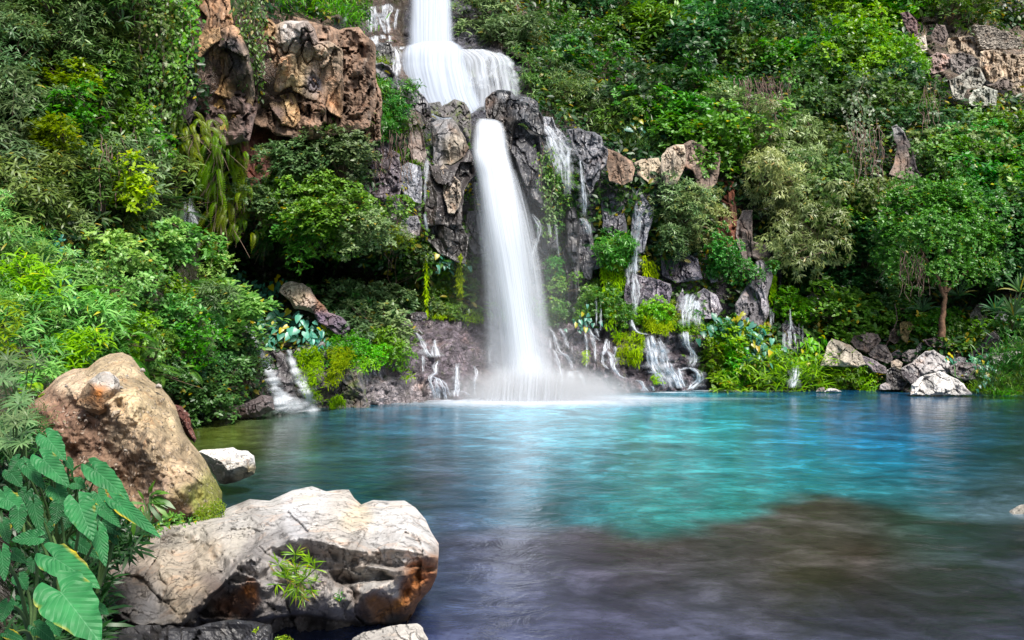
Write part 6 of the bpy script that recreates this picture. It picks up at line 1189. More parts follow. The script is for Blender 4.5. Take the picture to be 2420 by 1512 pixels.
cascade('slanting white run on the left part of the low wall', [R3(q) for q in ([(70,258,16),(130,310,18),(172,370,26),(200,440,40),(225,487,46)],[(135,265,8),(175,310,8)],[(172,470,16),(178,600,12)])], off=.4)
cascade('short bell-shaped fall beside the slanting white run', [R3([(262,350,14),(268,400,30),(272,440,40),(275,487,52)])], off=.45, cover=1)
cascade('branching runs down to the pool at the left of the low wall', [R3(q) for q in ([(295,505,20),(268,555,24),(270,600,24),(230,630,20),(238,700,16),(275,815,24)],[(240,625,10),(290,650,18),(325,700,18),(345,805,18)],[(290,640,10),(340,680,10),(385,790,12)],[(265,640,10),(285,720,22),(300,800,14)])], off=.4)
cascade('straight short fall left of the main pool froth', [R3([(428,525,26),(430,600,30),(434,700,30),(428,790,34)])], off=.45)
cascade('thin crooked fall close to the main froth on the left', [R3(q) for q in ([(555,545,10),(578,590,20),(562,680,16),(572,780,14)],[(430,735,10),(500,750,12),(540,775,14)])], off=.4, cover=.7)
cascade('misty threads just left of the main fall on the low wall', [R3(q) for q in ([(660,245,30),(700,270,20)],[(692,400,30),(680,450,16),(685,540,10)],[(690,530,10),(740,570,16),(775,640,20),(800,700,20)],[(760,300,12),(790,400,16),(830,500,16)],[(820,330,10),(822,420,12)],[(700,620,10),(760,680,14),(800,710,14)])], off=.4, cover=.5)
# left cascade, spout, right trickles
cascade('left arm of the double cascade pouring into the near corner of the pool', [TT(0,1,q) for q in ([(1705,785,34),(1750,815,60),(1790,860,60),(1815,920,40),(1850,990,50),(1890,1080,64),(1930,1180,80),(1960,1270,90),(1985,1350,110),(2010,1412,150)],[(1960,1250,60),(2030,1310,100),(2100,1370,140),(2130,1412,150)])], off=.95, cover=1, fade=(.02,.03), soft=.3, solid=True)
cascade('right arm of the double cascade, narrower at its top', [TT(0,1,[(2042,965,30),(2060,1040,50),(2090,1120,76),(2140,1210,86),(2180,1300,80),(2215,1412,76)])], off=.95, cover=1, fade=(.02,.03), soft=.3, solid=True)
cascade('hidden spout falling in the dark hollow under the ferns', [[(449,466,4),(451,490,8),(457,530,16)],[(437,474,4),(437,500,5),(438,530,5)],[(416,480,1.5),(416,530,1.5)]], off=1.6, fade=(.03,.05))
cascade('milky little fall between the leafy shore bush and the grass mound', [TT(2,1,[(805,1078,26),(796,1130,40),(790,1180,34),(775,1238,56)])], off=1.4, cover=1)
cascade('long thin fall dropping from darkness right of the rock column', [TT(2,1,q) for q in ([(760,670,8),(764,760,12),(768,810,20),(772,830,44)],[(760,830,14),(762,960,16)],[(790,840,10),(800,930,8)])], off=1.6, cover=.8)
cascade('short double trickle under the rock column', [TT(2,1,q) for q in ([(722,845,16),(720,960,14)],[(712,850,6),(712,940,6)],[(625,670,10),(628,800,12)],[(640,700,6),(642,780,6)])], off=1.6, cover=.6)
cascade('dim far trickle left of the wedge-shaped boulder', [TT(2,1,[(1032,760,8),(1025,840,16),(1012,895,26)])], off=.8, cover=.45)
cascade('ghostly thread in the shade between the rock column and the mossy mats', [TT(2,1,[(825,780,5),(826,880,5)]), TT(2,1,[(850,790,5),(852,940,5)])], off=1.2, cover=.45)

# ------------------------------------------------------------------ froth on the pool and mist round the foot of the fall
def froth(cx_, cy_, rx, ry, k, name='foam', z=.02, power=1.6, spike=0):
    nr, na = 26, 72; r = np.linspace(0, 1, nr)[:, None]; a = np.linspace(0, 2 * math.pi, na, endpoint=False)[None]
    R_ = r * (1 + .18 * fbm(np.cos(a) * 2 + 5, np.sin(a) * 2, int(k * 10), 3)); X = cx_ + rx * R_ * np.cos(a); Y = cy_ + ry * R_ * np.sin(a)
    cov = k * (1 - r) ** power * np.ones_like(a); i = np.arange(nr * na).reshape(nr, na); j = np.roll(i, -1, 1)
    q = np.stack([i[:-1], i[1:], j[1:], j[:-1]], -1).reshape(-1, 4)
    return build(name, np.stack([X, Y, np.full_like(X, z)], -1).reshape(-1, 3), q, None, M_FROTH, {'uvc': np.stack([X * .05, Y * .8, cov], -1).reshape(-1, 3)})
M_FROTH = silk_material('froth_on_water', su=26., contrast=.45)
for i_, (a_, b_, c_, d_, e_, p_) in enumerate([(.7,26.0,5.8,2.6,2.0,1.3),(.5,25.7,3.3,1.6,2.4,1.1),(-9.3,22.7,1.6,.9,1.5,1.2),(-9.6,22.9,.9,.4,1.6,1.),(5.6,28.6,1.4,.3,1.0,1.),(8.0,29.2,2.6,.35,1.1,1.),(-2.6,25.6,2.2,.5,.7,1.)]):
    tag(froth(a_, b_, c_, d_, e_, z=.012 + .004 * i_, power=p_), kind='stuff')
tag(froth(3.4, 26.1, 6.0, .7, .55, z=.045, power=1.1), kind='stuff')

def mist(name, c, s, dens):
    """a soft body of spray: densest at its heart and thinning outwards"""
    m, nt, n, l = new_mat(name); out = N(n, 'ShaderNodeOutputMaterial'); pv = N(n, 'ShaderNodeVolumePrincipled'); l.new(pv.outputs[0], out.inputs['Volume'])
    pv.inputs['Color'].default_value = (.95, .97, 1, 1); pv.inputs['Anisotropy'].default_value = .1
    tc = N(n, 'ShaderNodeTexCoord'); ln = N(n, 'ShaderNodeVectorMath', operation='LENGTH'); l.new(tc.outputs['Object'], ln.inputs[0])
    q = math_node(nt, 'POWER', math_node(nt, 'MAXIMUM', math_node(nt, 'SUBTRACT', 1, ln.outputs['Value']), 0), 1.6)
    l.new(math_node(nt, 'MULTIPLY', q, dens), pv.inputs['Density'])
    nu_, nv_ = 16, 10; V = [[math.cos(2*math.pi*i/nu_)*math.sin(math.pi*j/nv_), math.sin(2*math.pi*i/nu_)*math.sin(math.pi*j/nv_), math.cos(math.pi*j/nv_)] for j in range(nv_+1) for i in range(nu_)]
    q_ = [[j*nu_+i, (j+1)*nu_+i, (j+1)*nu_+(i+1)%nu_, j*nu_+(i+1)%nu_] for j in range(nv_) for i in range(nu_)]
    o = build(name, V, q_, None, m); o.location = c; o.scale = s
    return tag(o, kind='stuff')
mist('mist', (.6, 27.0, .6), (3.4, 1.5, 2.2), .45)
mist('mist', (.9, 26.1, .15), (3.9, 1.4, 1.1), 5.0)
mist('mist', (.3, 28.3, 3.0), (2.8, 2.0, 6.0), .2)
mist('mist', (-2.0, 35.5, 11.3), (3.2, 1.6, 2.2), .45)
# ------------------------------------------------------------------ ivy curtain, bare roots, the tree, sword plants, near leaves
def creeper(label, strands, leaf_kind='ivy', tone='mid', size=11, off=1.0, seed=0, density=1.0, name='ivy_curtain', cat='climbing plant', d=None, stemr=.012):
    """hanging stems with leaves: strands are (X, top Y, bottom Y)"""
    rng = np.random.default_rng(seed + 77); st = MB(); lf = MB(); X0, Y0, _ = strands[0]
    o = empty(name, W(X0, Y0, float(depth(X0, Y0)) if d is None else d), label, cat, 'hanging climbers')
    for x, ya, yb in strands:
        n = max(6, int((yb - ya) / 9)); t = np.linspace(0, 1, n); X = x + 9 * fbm(t * 3 + x, t * 0 + x * .1, seed, 3) * 2 + rng.normal() * 3; Y = ya + (yb - ya) * t
        dd = (np.minimum.accumulate(depth(X, Y)[::-1])[::-1] * .5 + depth(X, Y) * .5 - off) if d is None else np.full(n, d); dd = dd + .25 * fbm(t * 4, t * 0 + x, seed + 3, 2)
        P = W(X, Y, dd); st.tube(P, stemr * rng.uniform(.6, 1.3), 3, rng.random())
        m = int((yb - ya) * .42 * density); 
        if not m: continue
        k = rng.random(m) ** .9 * (n - 1.01); i = k.astype(int); q = P[i] + (P[i + 1] - P[i]) * (k - i)[:, None] + rng.normal(size=(m, 3)) * [.13, .1, .1]
        dr = np.stack([rng.normal(size=m) * .7, -.3 + 0 * k, -.8 + rng.normal(size=m) * .3], -1); s = size / F * dd.mean() * rng.uniform(.6, 1.25, m)
        put_leaves(lf, leaf_kind, q, dr, np.tile([0, -.75, .65], (m, 1)) + rng.normal(size=(m, 3)) * .35, s, 1.0, np.where(rng.random(m) < .04, .99, rng.random(m) * .9))
    lo = o.location[:]; a = st.make('stems', M_STEM if stemr < .013 else M_ROOT, o, loc=lo); a.location = (0, 0, 0)
    if lf.V: b = lf.make('foliage', M_LF[tone], o, loc=lo); b.location = (0, 0, 0)
    return o
cr = [('ivy falling from the top edge, nearest the dripping crag', [(x, -30, y) for x, y in ((452,150),(440,110),(462,90),(430,190),(447,60))], 'bright', 1),
 ('main ivy rope hanging left of the dripping crag', [(x, -20, y) for x, y in ((415,330),(402,380),(425,300),(390,420),(410,250),(432,230))], 'mid', 2),
 ('looser ivy rope nearer the left slope', [(x, y0, y) for x, y0, y in ((345,-20,200),(332,20,300),(360,-20,160),(350,150,420),(372,180,460))], 'mid', 3),
 ('tangled ivy skirt above the hidden spout', [(x, y0, y) for x, y0, y in ((350,250,470),(365,270,500),(380,240,450),(395,260,430),(340,300,480),(405,300,400))], 'grey', 4),
 ('thin ivy strings over the purplish rock', [(x, y0, y) for x, y0, y in ((325,-10,150),(312,-10,190),(338,0,120),(378,-10,240))], 'olive', 5)]
for lb, sr, tn, sd_ in cr: creeper(lb, sr, 'ivy', tn, 11, .9, sd_, 1.5)
creeper('leafy climber filling the cleft between the two brown crags', [(x, -20, y) for x, y in ((575,120),(585,180),(598,140),(590,230),(612,235),(605,190))], 'oval', 'mid', 11, .8, 6, 1.4, name='climber')
creeper('small-leaved climber on the wall right of the main fall', [(x, y0, y) for x, y0, y in ((1288,335,470),(1298,350,520),(1292,450,560),(1305,480,570))], 'oval', 'mid', 9, 1.1, 7, 1.6, name='climber')
creeper('climber trailing down beside the square purple block', [(x, y0, y) for x, y0, y in ((2090,420,520),(2105,430,560),(2070,400,500))], 'ivy', 'olive', 9, .9, 8, 1.2, name='climber')
creeper('climber draped over the bluff above the curved pillar', [(x, y0, y) for x, y0, y in ((2020,180,320),(2035,170,360),(2050,190,300),(2005,200,280))], 'ivy', 'grey', 10, 2.0, 9, 1.3, name='climber')
rc = [('dense curtain of bare brown roots under the bluff', [(x, y0, y0 + h_) for x, y0, h_ in zip(np.linspace(1735, 1862, 56), 178 + 22 * np.random.default_rng(1).random(56), 50 + 55 * np.random.default_rng(2).random(56))], 2.6),
 ('reddish bare roots on the viny slope left of the curved pillar', [(x, y0, y0 + h_) for x, y0, h_ in zip(np.linspace(2010, 2085, 26), 280 + 60 * np.random.default_rng(3).random(26), 50 + 70 * np.random.default_rng(4).random(26))], 2.8),
 ('pale root strings below the tan cliff', [(x, y0, y0 + h_) for x, y0, h_ in zip(np.linspace(2180, 2215, 12), 190 + 40 * np.random.default_rng(5).random(12), 60 + 60 * np.random.default_rng(6).random(12))], 2.6),
 ('hanging root tangle above the purple-grey slab', [(x, y0, y0 + h_) for x, y0, h_ in zip(np.linspace(880, 975, 22), 295 + 40 * np.random.default_rng(7).random(22), 50 + 80 * np.random.default_rng(8).random(22))], 1.9),
 ('bare stems hanging in the left thicket beside the ivy', [(x, y0, y0 + h_) for x, y0, h_ in zip(np.linspace(235, 380, 22), 300 + 60 * np.random.default_rng(9).random(22), 60 + 90 * np.random.default_rng(10).random(22))], 1.6),
 ('brown roots dangling in front of the dark cave', [(708,600,650),(712,590,690),(745,600,665),(735,590,640),(700,560,640)], 1.5),
 ('pair of hanging stems ending the cave rim', [(925,580,680),(930,560,640),(918,570,620),(935,600,670)], 1.5)]
for lb, sr, of_ in rc: creeper(lb, sr, density=0, off=of_, seed=len(lb), name='hanging_roots', cat='roots', stemr=.014)

def branchy(o, limbs, mat, name, r0=.09):
    mb = MB(); 
    for pth, r in limbs:
        t = np.linspace(0, 1, len(pth)); tt = np.linspace(0, 1, len(pth) * 5); P = np.stack([np.interp(tt, t, np.array(pth)[:, k]) for k in range(3)], -1)
        P = P + .04 * np.random.default_rng(len(mb.V)).normal(size=P.shape).cumsum(0) * .3; mb.tube(P, np.linspace(r, r * .45, len(P)), 7)
    a = mb.make(name, mat, o, loc=o.location[:]); a.location = (0, 0, 0)
M_BARK = plain_material('reddish_bark', (.09, .045, .025), (.2, .11, .06), scale=9)
# tree on the right shore
td = 29.6; o = empty('tree', W(2225, 792, td), 'tree with slim reddish trunk and loose light green crown on the right shore', 'tree')
wp = lambda x, y, d=td: W(x, y, d)
branchy(o, [([wp(2225,796), wp(2228,750), wp(2232,715), wp(2234,680)], .13), ([wp(2232,700), wp(2215,650), wp(2180,600), wp(2160,560)], .08), ([wp(2233,690), wp(2245,630), wp(2250,570), wp(2240,520)], .08), ([wp(2234,690), wp(2280,640), wp(2310,590)], .06)], M_BARK, 'trunk')
rng = np.random.default_rng(3); mb = MB()
for X, Y, R, dz, k in [(2130,480,50,-.2,0),(2205,465,56,-.6,0),(2275,500,60,-.3,0),(2170,545,60,-1.3,1),(2105,545,44,-.1,0),(2235,570,66,-.9,1),(2320,560,48,.3,0),(2135,610,44,-1.0,2),(2310,620,44,.1,2),(2080,590,36,.3,2),(2215,640,44,-1.2,1),(2250,440,40,.2,2),(2160,440,34,.3,1),(2340,610,34,.3,2)]:
    pm = PROTO['small' if k else 'broad'][k][0]; co_ = np.empty(len(pm.vertices) * 3, np.float32); pm.vertices.foreach_get('co', co_)
    d_ = td + dz; s_ = R / F * d_ * 1.25; V = co_.reshape(-1, 3) * [s_ * random.choice((-1, 1)), s_, s_] + W(X, Y, d_)
    nl_ = len(pm.loops); li = np.empty(nl_, np.int32); pm.loops.foreach_get('vertex_index', li); lt = np.empty(len(pm.polygons), np.int32); pm.polygons.foreach_get('loop_total', lt)
    nq = int((lt == 4).sum()); vv = np.empty(len(pm.vertices), np.float32); pm.attributes['v'].data.foreach_get('value', vv)
    mb.add(V, li[:nq * 4].reshape(-1, 4), li[nq * 4:].reshape(-1, 3), vv)
a = mb.make('crown', M_LF['mid'], o, loc=o.location[:]); a.location = (0, 0, 0)
creeper('bundle of bare brown stems hanging from the round-crowned tree', [(x, y0, y0 + h_) for x, y0, h_ in zip(np.linspace(2125, 2190, 24), 590 + 30 * np.random.default_rng(11).random(24), 40 + 60 * np.random.default_rng(12).random(24))], density=0, d=28.0, seed=3, name='hanging_roots', cat='roots', stemr=.014)
for lb, pts_, r_ in [('crooked bare branch reaching left from the dark foliage below the tasselled growth', [(1960,600),(1945,595),(1925,600),(1905,612),(1890,616)], .035), ('curved bare stem rising out of the wedge-shaped boulder pile', [(2095,815),(2110,780),(2120,760),(2115,720)], .03), ('long straight bare stem in front of the tangled bank left of the round-crowned tree', [(2070,670),(2090,640),(2110,610)], .025)]:
    o = empty('bare_branch', W(pts_[0][0], pts_[0][1], 31.), lb, 'branch'); branchy(o, [([W(a_, b_, 30.2) for a_, b_ in pts_], r_)], M_ROOT, 'stem')

def sword_plant(X, Y, R, d, label, n=26, seed=0):
    """stiff upright sword leaves from one base"""
    rng = np.random.default_rng(seed + 9); o = empty('sword_plant', W(X, Y, d), label, 'sword-leaved plant', 'sword-leaved plants'); mb = MB(); s = R / F * d
    for i in range(n):
        az = rng.uniform(0, 6.28); el = rng.uniform(.25, 1.35); L = s * rng.uniform(.7, 1.2); dr = np.array([math.cos(az) * math.cos(el), math.sin(az) * math.cos(el) * .6, math.sin(el)])
        t = np.linspace(0, 1, 7)[:, None]; P = dr * L * t; P[:, 2] -= (.35 * math.cos(el) * L * t[:, 0] ** 2.5); side = norm(np.cross(dr, [0, -1, .2])); w = (.03 * L * np.sin(np.clip(t * .9 + .1, 0, 1) * math.pi) ** .6)
        V = np.stack([P - side * w, P + np.array([0, .0, -.01]), P + side * w], 1).reshape(-1, 3); j = np.arange(6)[:, None] * 3
        mb.add(V, np.concatenate([j + [0, 1, 4, 3], j + [1, 2, 5, 4]]), None, rng.random())
    mb.make('leaves', M_LF['dark'], o)
for X, Y, R, lb in [(2395,745,72,'tallest sword-leaved plant at the right edge'),(2352,735,46,'sword-leaved plant leaning left beside the tallest one'),(2265,700,52,'dim arching sword-leaved plant behind the round-crowned tree'),(2180,735,50,'shaded sword-leaved plant left of the slim reddish trunk'),(2410,690,60,'sword-leaved plant cut off by the right edge')]:
    sword_plant(X, Y, R, 28.6 if X > 2300 else 30.2, lb, seed=int(X))

# ---- big heart-shaped leaves beside us
M_BIG, nt, n, l = new_mat('veined_broad_leaf')
out = N(n, 'ShaderNodeOutputMaterial'); p = N(n, 'ShaderNodeBsdfPrincipled'); at = N(n, 'ShaderNodeAttribute', attribute_name='uvc'); a2_ = N(n, 'ShaderNodeAttribute', attribute_name='v')
sp = N(n, 'ShaderNodeSeparateXYZ'); l.new(at.outputs['Vector'], sp.inputs[0])
au = math_node(nt, 'ABSOLUTE', sp.outputs[0])
mid = ramp(nt, au, [(.0, 1), (.035, 0)])
ph = math_node(nt, 'FRACT', math_node(nt, 'MULTIPLY', math_node(nt, 'SUBTRACT', sp.outputs[1], math_node(nt, 'MULTIPLY', au, .42)), 7.5))
vein = ramp(nt, math_node(nt, 'ABSOLUTE', math_node(nt, 'SUBTRACT', ph, .5)), [(.02, 1), (.075, 0)])
vn = math_node(nt, 'MAXIMUM', mid, math_node(nt, 'MULTIPLY', vein, .55))
geo = N(n, 'ShaderNodeNewGeometry'); tx = N(n, 'ShaderNodeTexNoise'); tx.inputs['Scale'].default_value = 9; tx.inputs['Detail'].default_value = 5; l.new(geo.outputs['Position'], tx.inputs['Vector'])
c = mix_col(nt, a2_.outputs['Fac'], (.007, .065, .016), (.035, .21, .065)); c = mix_col(nt, 1, c, ramp(nt, tx.outputs[0], [(.3, .75), (.7, 1.25)]), 'MULTIPLY')
c = mix_col(nt, math_node(nt, 'MULTIPLY', vn, .5), c, (.16, .40, .20))
tx2 = N(n, 'ShaderNodeTexNoise'); tx2.inputs['Scale'].default_value = 5; l.new(geo.outputs['Position'], tx2.inputs['Vector'])
yel = math_node(nt, 'MULTIPLY', ramp(nt, math_node(nt, 'ADD', au, math_node(nt, 'MULTIPLY', sp.outputs[1], .35)), [(.75, 0), (1.05, 1)]), ramp(nt, math_node(nt, 'ADD', tx2.outputs[0], sp.outputs[2]), [(.66, 0), (.72, 1)]))
c = mix_col(nt, yel, c, (.55, .42, .02)); brn = math_node(nt, 'MULTIPLY', yel, ramp(nt, math_node(nt, 'ADD', tx2.outputs[0], sp.outputs[2]), [(.86, 0), (.9, 1)])); c = mix_col(nt, brn, c, (.10, .045, .015))
l.new(c, p.inputs['Base Color']); p.inputs['Roughness'].default_value = .5; p.inputs['Specular IOR Level'].default_value = .3
b = N(n, 'ShaderNodeBump'); b.inputs['Strength'].default_value = .5; b.inputs['Distance'].default_value = .015; l.new(math_node(nt, 'MULTIPLY', math_node(nt, 'ABSOLUTE', math_node(nt, 'SUBTRACT', ph, .5)), math_node(nt, 'SUBTRACT', 1, mid)), b.inputs['Height']); l.new(b.outputs[0], p.inputs['Normal'])
tl = N(n, 'ShaderNodeBsdfTranslucent'); l.new(mix_col(nt, 1, c, (1.6, 1.7, .8), 'MULTIPLY'), tl.inputs['Color']); mx = N(n, 'ShaderNodeMixShader'); mx.inputs[0].default_value = .22
l.new(p.outputs[0], mx.inputs[1]); l.new(tl.outputs[0], mx.inputs[2]); l.new(mx.outputs[0], out.inputs[0])

def big_leaf(o, att, tip, hw, d, tone=.6, yellow=0, base=None, seed=0, pitch=.5, fold=.16):
    """one heart-shaped leaf: stalk joins at att, blade runs to tip, hw half width (picture units); pitch: how much nearer the tip hangs"""
    rng = np.random.default_rng(seed + 500); A = W(*att, d); L = math.hypot(tip[0] - att[0], tip[1] - att[1]) / F * d
    B = W(*tip, d - L * pitch); ax = B - A; Ln = np.linalg.norm(ax); ax /= Ln
    view = norm(A - np.array([0, 0, CH + .9])); side = norm(np.cross(ax, -view)); nrm = np.cross(side, ax); hwm = hw / F * d
    ns, nt_ = 27, 15; s = np.linspace(-.42, 1, ns); t = np.linspace(-1, 1, nt_)
    wid = np.where(s < 0, np.sqrt(np.clip(1 - ((s + .02) / -.44) ** 2, 0, 1)) * .96, np.clip(1 - np.clip(s, 0, 1) ** 1.7, 0, 1) ** .85)
    S, Tt = np.meshgrid(s, t, indexing='ij'); Wd = wid[:, None] * Tt
    Sx = np.where(S < 0, S * (.18 + .82 * np.clip(np.abs(Tt) * 1.5, 0, 1)), S)      # the notch between the two lobes
    rip = .17 * np.sin(S * 17 + np.sign(Tt) * 1.5 + seed) * np.abs(Tt) ** 2 * wid[:, None] + .05 * fbm(S * 3 + seed, Tt * 2, seed, 2)
    P = A + (Sx * Ln)[..., None] * ax + (Wd * hwm * (1 + .05 * np.sin(S * 21 + seed)))[..., None] * side + ((fold * np.abs(Wd) * hwm) + rip * hwm - .18 * np.clip(S, 0, 1) ** 2.2 * Ln + .0)[..., None] * nrm
    i = np.arange(ns * nt_).reshape(ns, nt_); q = np.stack([i[:-1, :-1], i[:-1, 1:], i[1:, 1:], i[1:, :-1]], -1).reshape(-1, 4)
    lf = build('leaf', P.reshape(-1, 3), q, None, M_BIG, {'uvc': np.stack([Wd, S + seed * 0, np.full_like(S, yellow)], -1).reshape(-1, 3), 'v': np.full(S.size, tone)}, True, None, loc=o.location[:]); lf.parent = o; lf.location = (0, 0, 0)
    if base is not None:
        t = np.linspace(0, 1, 12)[:, None]; bs = W(*base); m = (A + bs) / 2 + nrm * -.05 + np.array([0, .08, .12]); mb = MB(); mb.tube((1 - t) ** 2 * bs + 2 * t * (1 - t) * m + t * t * (A + nrm * -.01), np.linspace(.011, .006, 12), 6)
        st = mb.make('stalk', M_TSTEM, o, loc=o.location[:]); st.location = (0, 0, 0)
def t2(u, v): return (u / 3, 1008 + v / 3)
def near_taro(label, base, leaves):
    o = empty('taro_plant', W(*base), label, 'taro plant', 'big heart-leaved plants beside us')
    for i, (au_, av, tu, tv, hw, d, tone, yl) in enumerate(leaves):
        big_leaf(o, t2(au_, av), t2(tu, tv), hw / 3.3, d, tone, yl, base, seed=int(au_ + av) % 97)
near_taro('big heart-leaved plant with two huge pale-veined leaves low in the corner', (70, 1560, 3.9), [(450,1195,700,1500,195,3.3,.95,.16),(400,940,680,1112,118,3.5,.85,.2),(250,785,80,800,64,3.7,.6,0),(140,1075,190,1150,58,3.9,.35,0),(270,1430,385,1512,60,3.4,.3,.12),(50,1265,10,1385,52,3.3,.45,.05),(12,905,32,1085,58,3.2,.5,0),(700,1285,765,1325,42,4.4,.4,.1),(60,1470,160,1510,40,3.3,.2,.3),(380,1390,420,1480,60,3.6,.75,.35)])
near_taro('big heart-leaved plant in the middle of the corner group, one leaf pointing straight down', (150, 1440, 4.6), [(565,565,655,790,108,4.1,.8,.02),(700,765,748,980,62,4.2,.75,.1),(410,565,392,688,58,4.5,.1,0),(245,565,292,758,54,4.5,.15,.02),(130,610,130,748,62,4.4,.3,.05),(560,830,695,925,52,4.6,.05,0),(235,955,230,1035,52,4.3,.1,0),(700,660,845,752,70,4.7,.1,.05),(740,590,845,700,52,4.5,.55,.12),(330,700,300,820,56,4.7,.05,0)])
near_taro('upper heart-leaved plant lying against the sandy boulder', (130, 1330, 5.4), [(345,90,455,224,84,5.1,.75,.02),(320,245,478,406,86,4.8,.7,0),(200,290,312,432,54,4.9,.4,0),(400,450,452,555,74,4.8,.45,0),(690,320,898,498,88,4.9,.7,0),(480,245,515,305,36,5.1,.35,0),(640,280,600,330,40,5.1,.15,0),(540,400,600,430,56,5.0,.5,.1),(60,520,178,605,74,4.6,.75,.1),(30,470,80,560,50,4.8,.6,0),(130,240,60,330,50,5.0,.4,0)])
near_taro('yellowing heart-leaved plant stretching towards the pale boulder', (230, 1400, 4.8), [(860,560,1118,758,60,4.5,.75,.2),(700,485,758,575,66,4.7,.6,.33),(800,520,900,620,56,4.65,.5,.42),(840,620,920,650,34,4.6,.7,0),(790,770,830,830,44,4.7,.15,.2)])

def sprig(label, X, Y, d, leaves, tone, width=1.6, name='willow_leaved_sprig', stem=None):
    o = empty(name, W(X, Y, d), label, 'small plant'); mb = MB(); st = MB()
    for (ax_, ay, bx__, by__) in leaves:
        A = W(ax_, ay, d); Bq = W(bx__, by__, d - .06); dr = Bq - A; L = np.linalg.norm(dr)
        put_leaves(mb, 'lance', A[None], dr[None], np.array([[.1, -.7, .7]]), np.array([L]), width)
        st.tube(np.linspace(W(X, Y, d), A, 4), .004, 4)
    for k_, m_, t_ in (('leaves', M_LF[tone], mb), ('stems', M_TSTEM, st)):
        a = t_.make(k_, m_, o, loc=o.location[:]); a.location = (0, 0, 0)
sprig('small willow-leaved sprig standing before the sandy boulder', 352, 1240, 5.3, [(*t2(a_, b_), *t2(c_, d_)) for a_, b_, c_, d_ in [(1070,480,1075,390),(1060,490,1050,425),(1080,480,1180,455),(1080,490,1235,560),(1075,500,1180,560),(1070,510,1190,630),(1050,545,1150,670),(1020,520,990,460),(1010,560,1010,600),(1030,550,900,530),(960,620,935,780),(1060,540,1160,530),(1000,560,960,640),(1060,500,1120,440)]], 'mid')
near_taro('shaded heart-leaved plant at the very back of the corner group', (60, 1380, 5.6), [(80,330,150,420,60,5.5,.2,0),(180,480,120,600,56,5.3,.15,0),(480,650,420,760,56,5.2,.1,0),(350,820,280,900,50,5.0,.1,0),(600,700,560,800,50,5.2,.1,.02),(20,700,60,820,56,5.0,.3,.05),(100,900,180,960,48,4.8,.15,0),(130,1250,220,1330,50,4.6,.2,0)])
# umbrella-leaved plants at the left edge
def umbrella(X, Y, d, R, label, seed):
    rng = np.random.default_rng(seed); o = empty('umbrella_sedge', W(X, Y + R, d), label, 'sedge plant', 'umbrella sedges at the left edge'); lo = np.array(o.location); mb = MB(); st = MB()
    for k in range(7):
        c_ = W(X + rng.normal() * R * .55, Y + rng.normal() * R * .45, d + rng.normal() * .15); n_ = 16; ph_ = np.arange(n_) * 6.283 / n_ + rng.random(); s_ = R / F * d * .75
        dr = np.stack([np.cos(ph_), -.3 + .55 * np.sin(ph_), .35 - .35 * rng.random(n_) + .3 * np.sin(ph_)], -1)
        put_leaves(mb, 'lance', np.tile(c_, (n_, 1)), dr, np.tile([0, -.5, .8], (n_, 1)), s_ * rng.uniform(.7, 1.1, n_), .95, rng.random(n_) * .6 + .2)
        st.tube(np.linspace(lo + [0, .1, -.2], c_, 5), .006, 4)
    for k_, m_, t_ in (('leaves', M_LF['grey'], mb), ('stems', M_TSTEM, st)):
        a = t_.make(k_, m_, o, loc=lo); a.location = (0, 0, 0)
for X, Y, d, R, lb in [(40,880,7.6,60,'pale umbrella sedge at the left edge, level with the top of the sandy boulder'),(30,950,6.6,56,'dark umbrella sedge at the left edge beside the shoulder of the sandy boulder'),(45,1030,6.0,52,'umbrella sedge at the left edge just above the heart-leaved plants'),(15,1000,5.8,44,'drooping umbrella sedge cut off by the left edge')]: umbrella(X, Y, d, R, lb, int(Y))
# tuft on the pale boulder
def hero_tuft():
    rng = np.random.default_rng(21); d = 6.05; o = empty('grass_tuft', W(702, 1385, d), 'bright green spiky tuft growing on the face of the pale boulder', 'grass tuft'); lo = o.location[:]; mb = MB(); dry = MB(); st = MB()
    for cx__, cy__, sc_, n_ in [(680,1350,24,12),(712,1375,22,12),(745,1375,20,10),(655,1380,20,9),(698,1310,26,12),(660,1335,24,12),(735,1330,26,14),(700,1345,24,14),(675,1365,22,12),(725,1365,22,12),(745,1345,22,10),(700,1390,24,12),(735,1395,18,9),(690,1330,22,9),(665,1355,22,9),(715,1410,20,8)]:
        c_ = W(cx__, cy__, d - .25 + rng.uniform(-.05, .08)); az = rng.uniform(-.3, 3.45, n_); dr = np.stack([np.cos(az), -.35 + rng.normal(size=n_) * .3, np.sin(az) * (1 if cy__ < 1380 else -.8) * .9 + .1], -1)
        put_leaves(mb, 'lance', np.tile(c_, (n_, 1)), dr, np.tile([.1, -.8, .5], (n_, 1)) + rng.normal(size=(n_, 3)) * .3, sc_ / F * d * rng.uniform(.8, 1.45, n_), .62, rng.random(n_) * .97)
        st.tube(np.linspace(W(702, 1382, d), c_, 4), .004, 4)
    for i in range(46):
        b_ = W(702 + rng.normal() * 16, 1375 + rng.normal() * 12, d - .15); put_leaves(dry if i % 3 == 0 else mb, 'lance', b_[None], np.array([[rng.normal() * .5, -.25, -1. if i % 2 else .6]]), np.array([[0, -1., .2]]), np.array([rng.uniform(.09, .2)]), .5, np.array([rng.random() * .9]))
    M_DRYG = leaf_material('dry_grass', (.30,.20,.10), (.45,.32,.18), objvar=0)
    for k_, m_, t_ in (('leaves', M_LF['bright'], mb), ('dry_leaves', M_DRYG, dry), ('stems', M_TSTEM, st)):
        a = t_.make(k_, m_, o, loc=lo); a.location = (0, 0, 0)
hero_tuft()
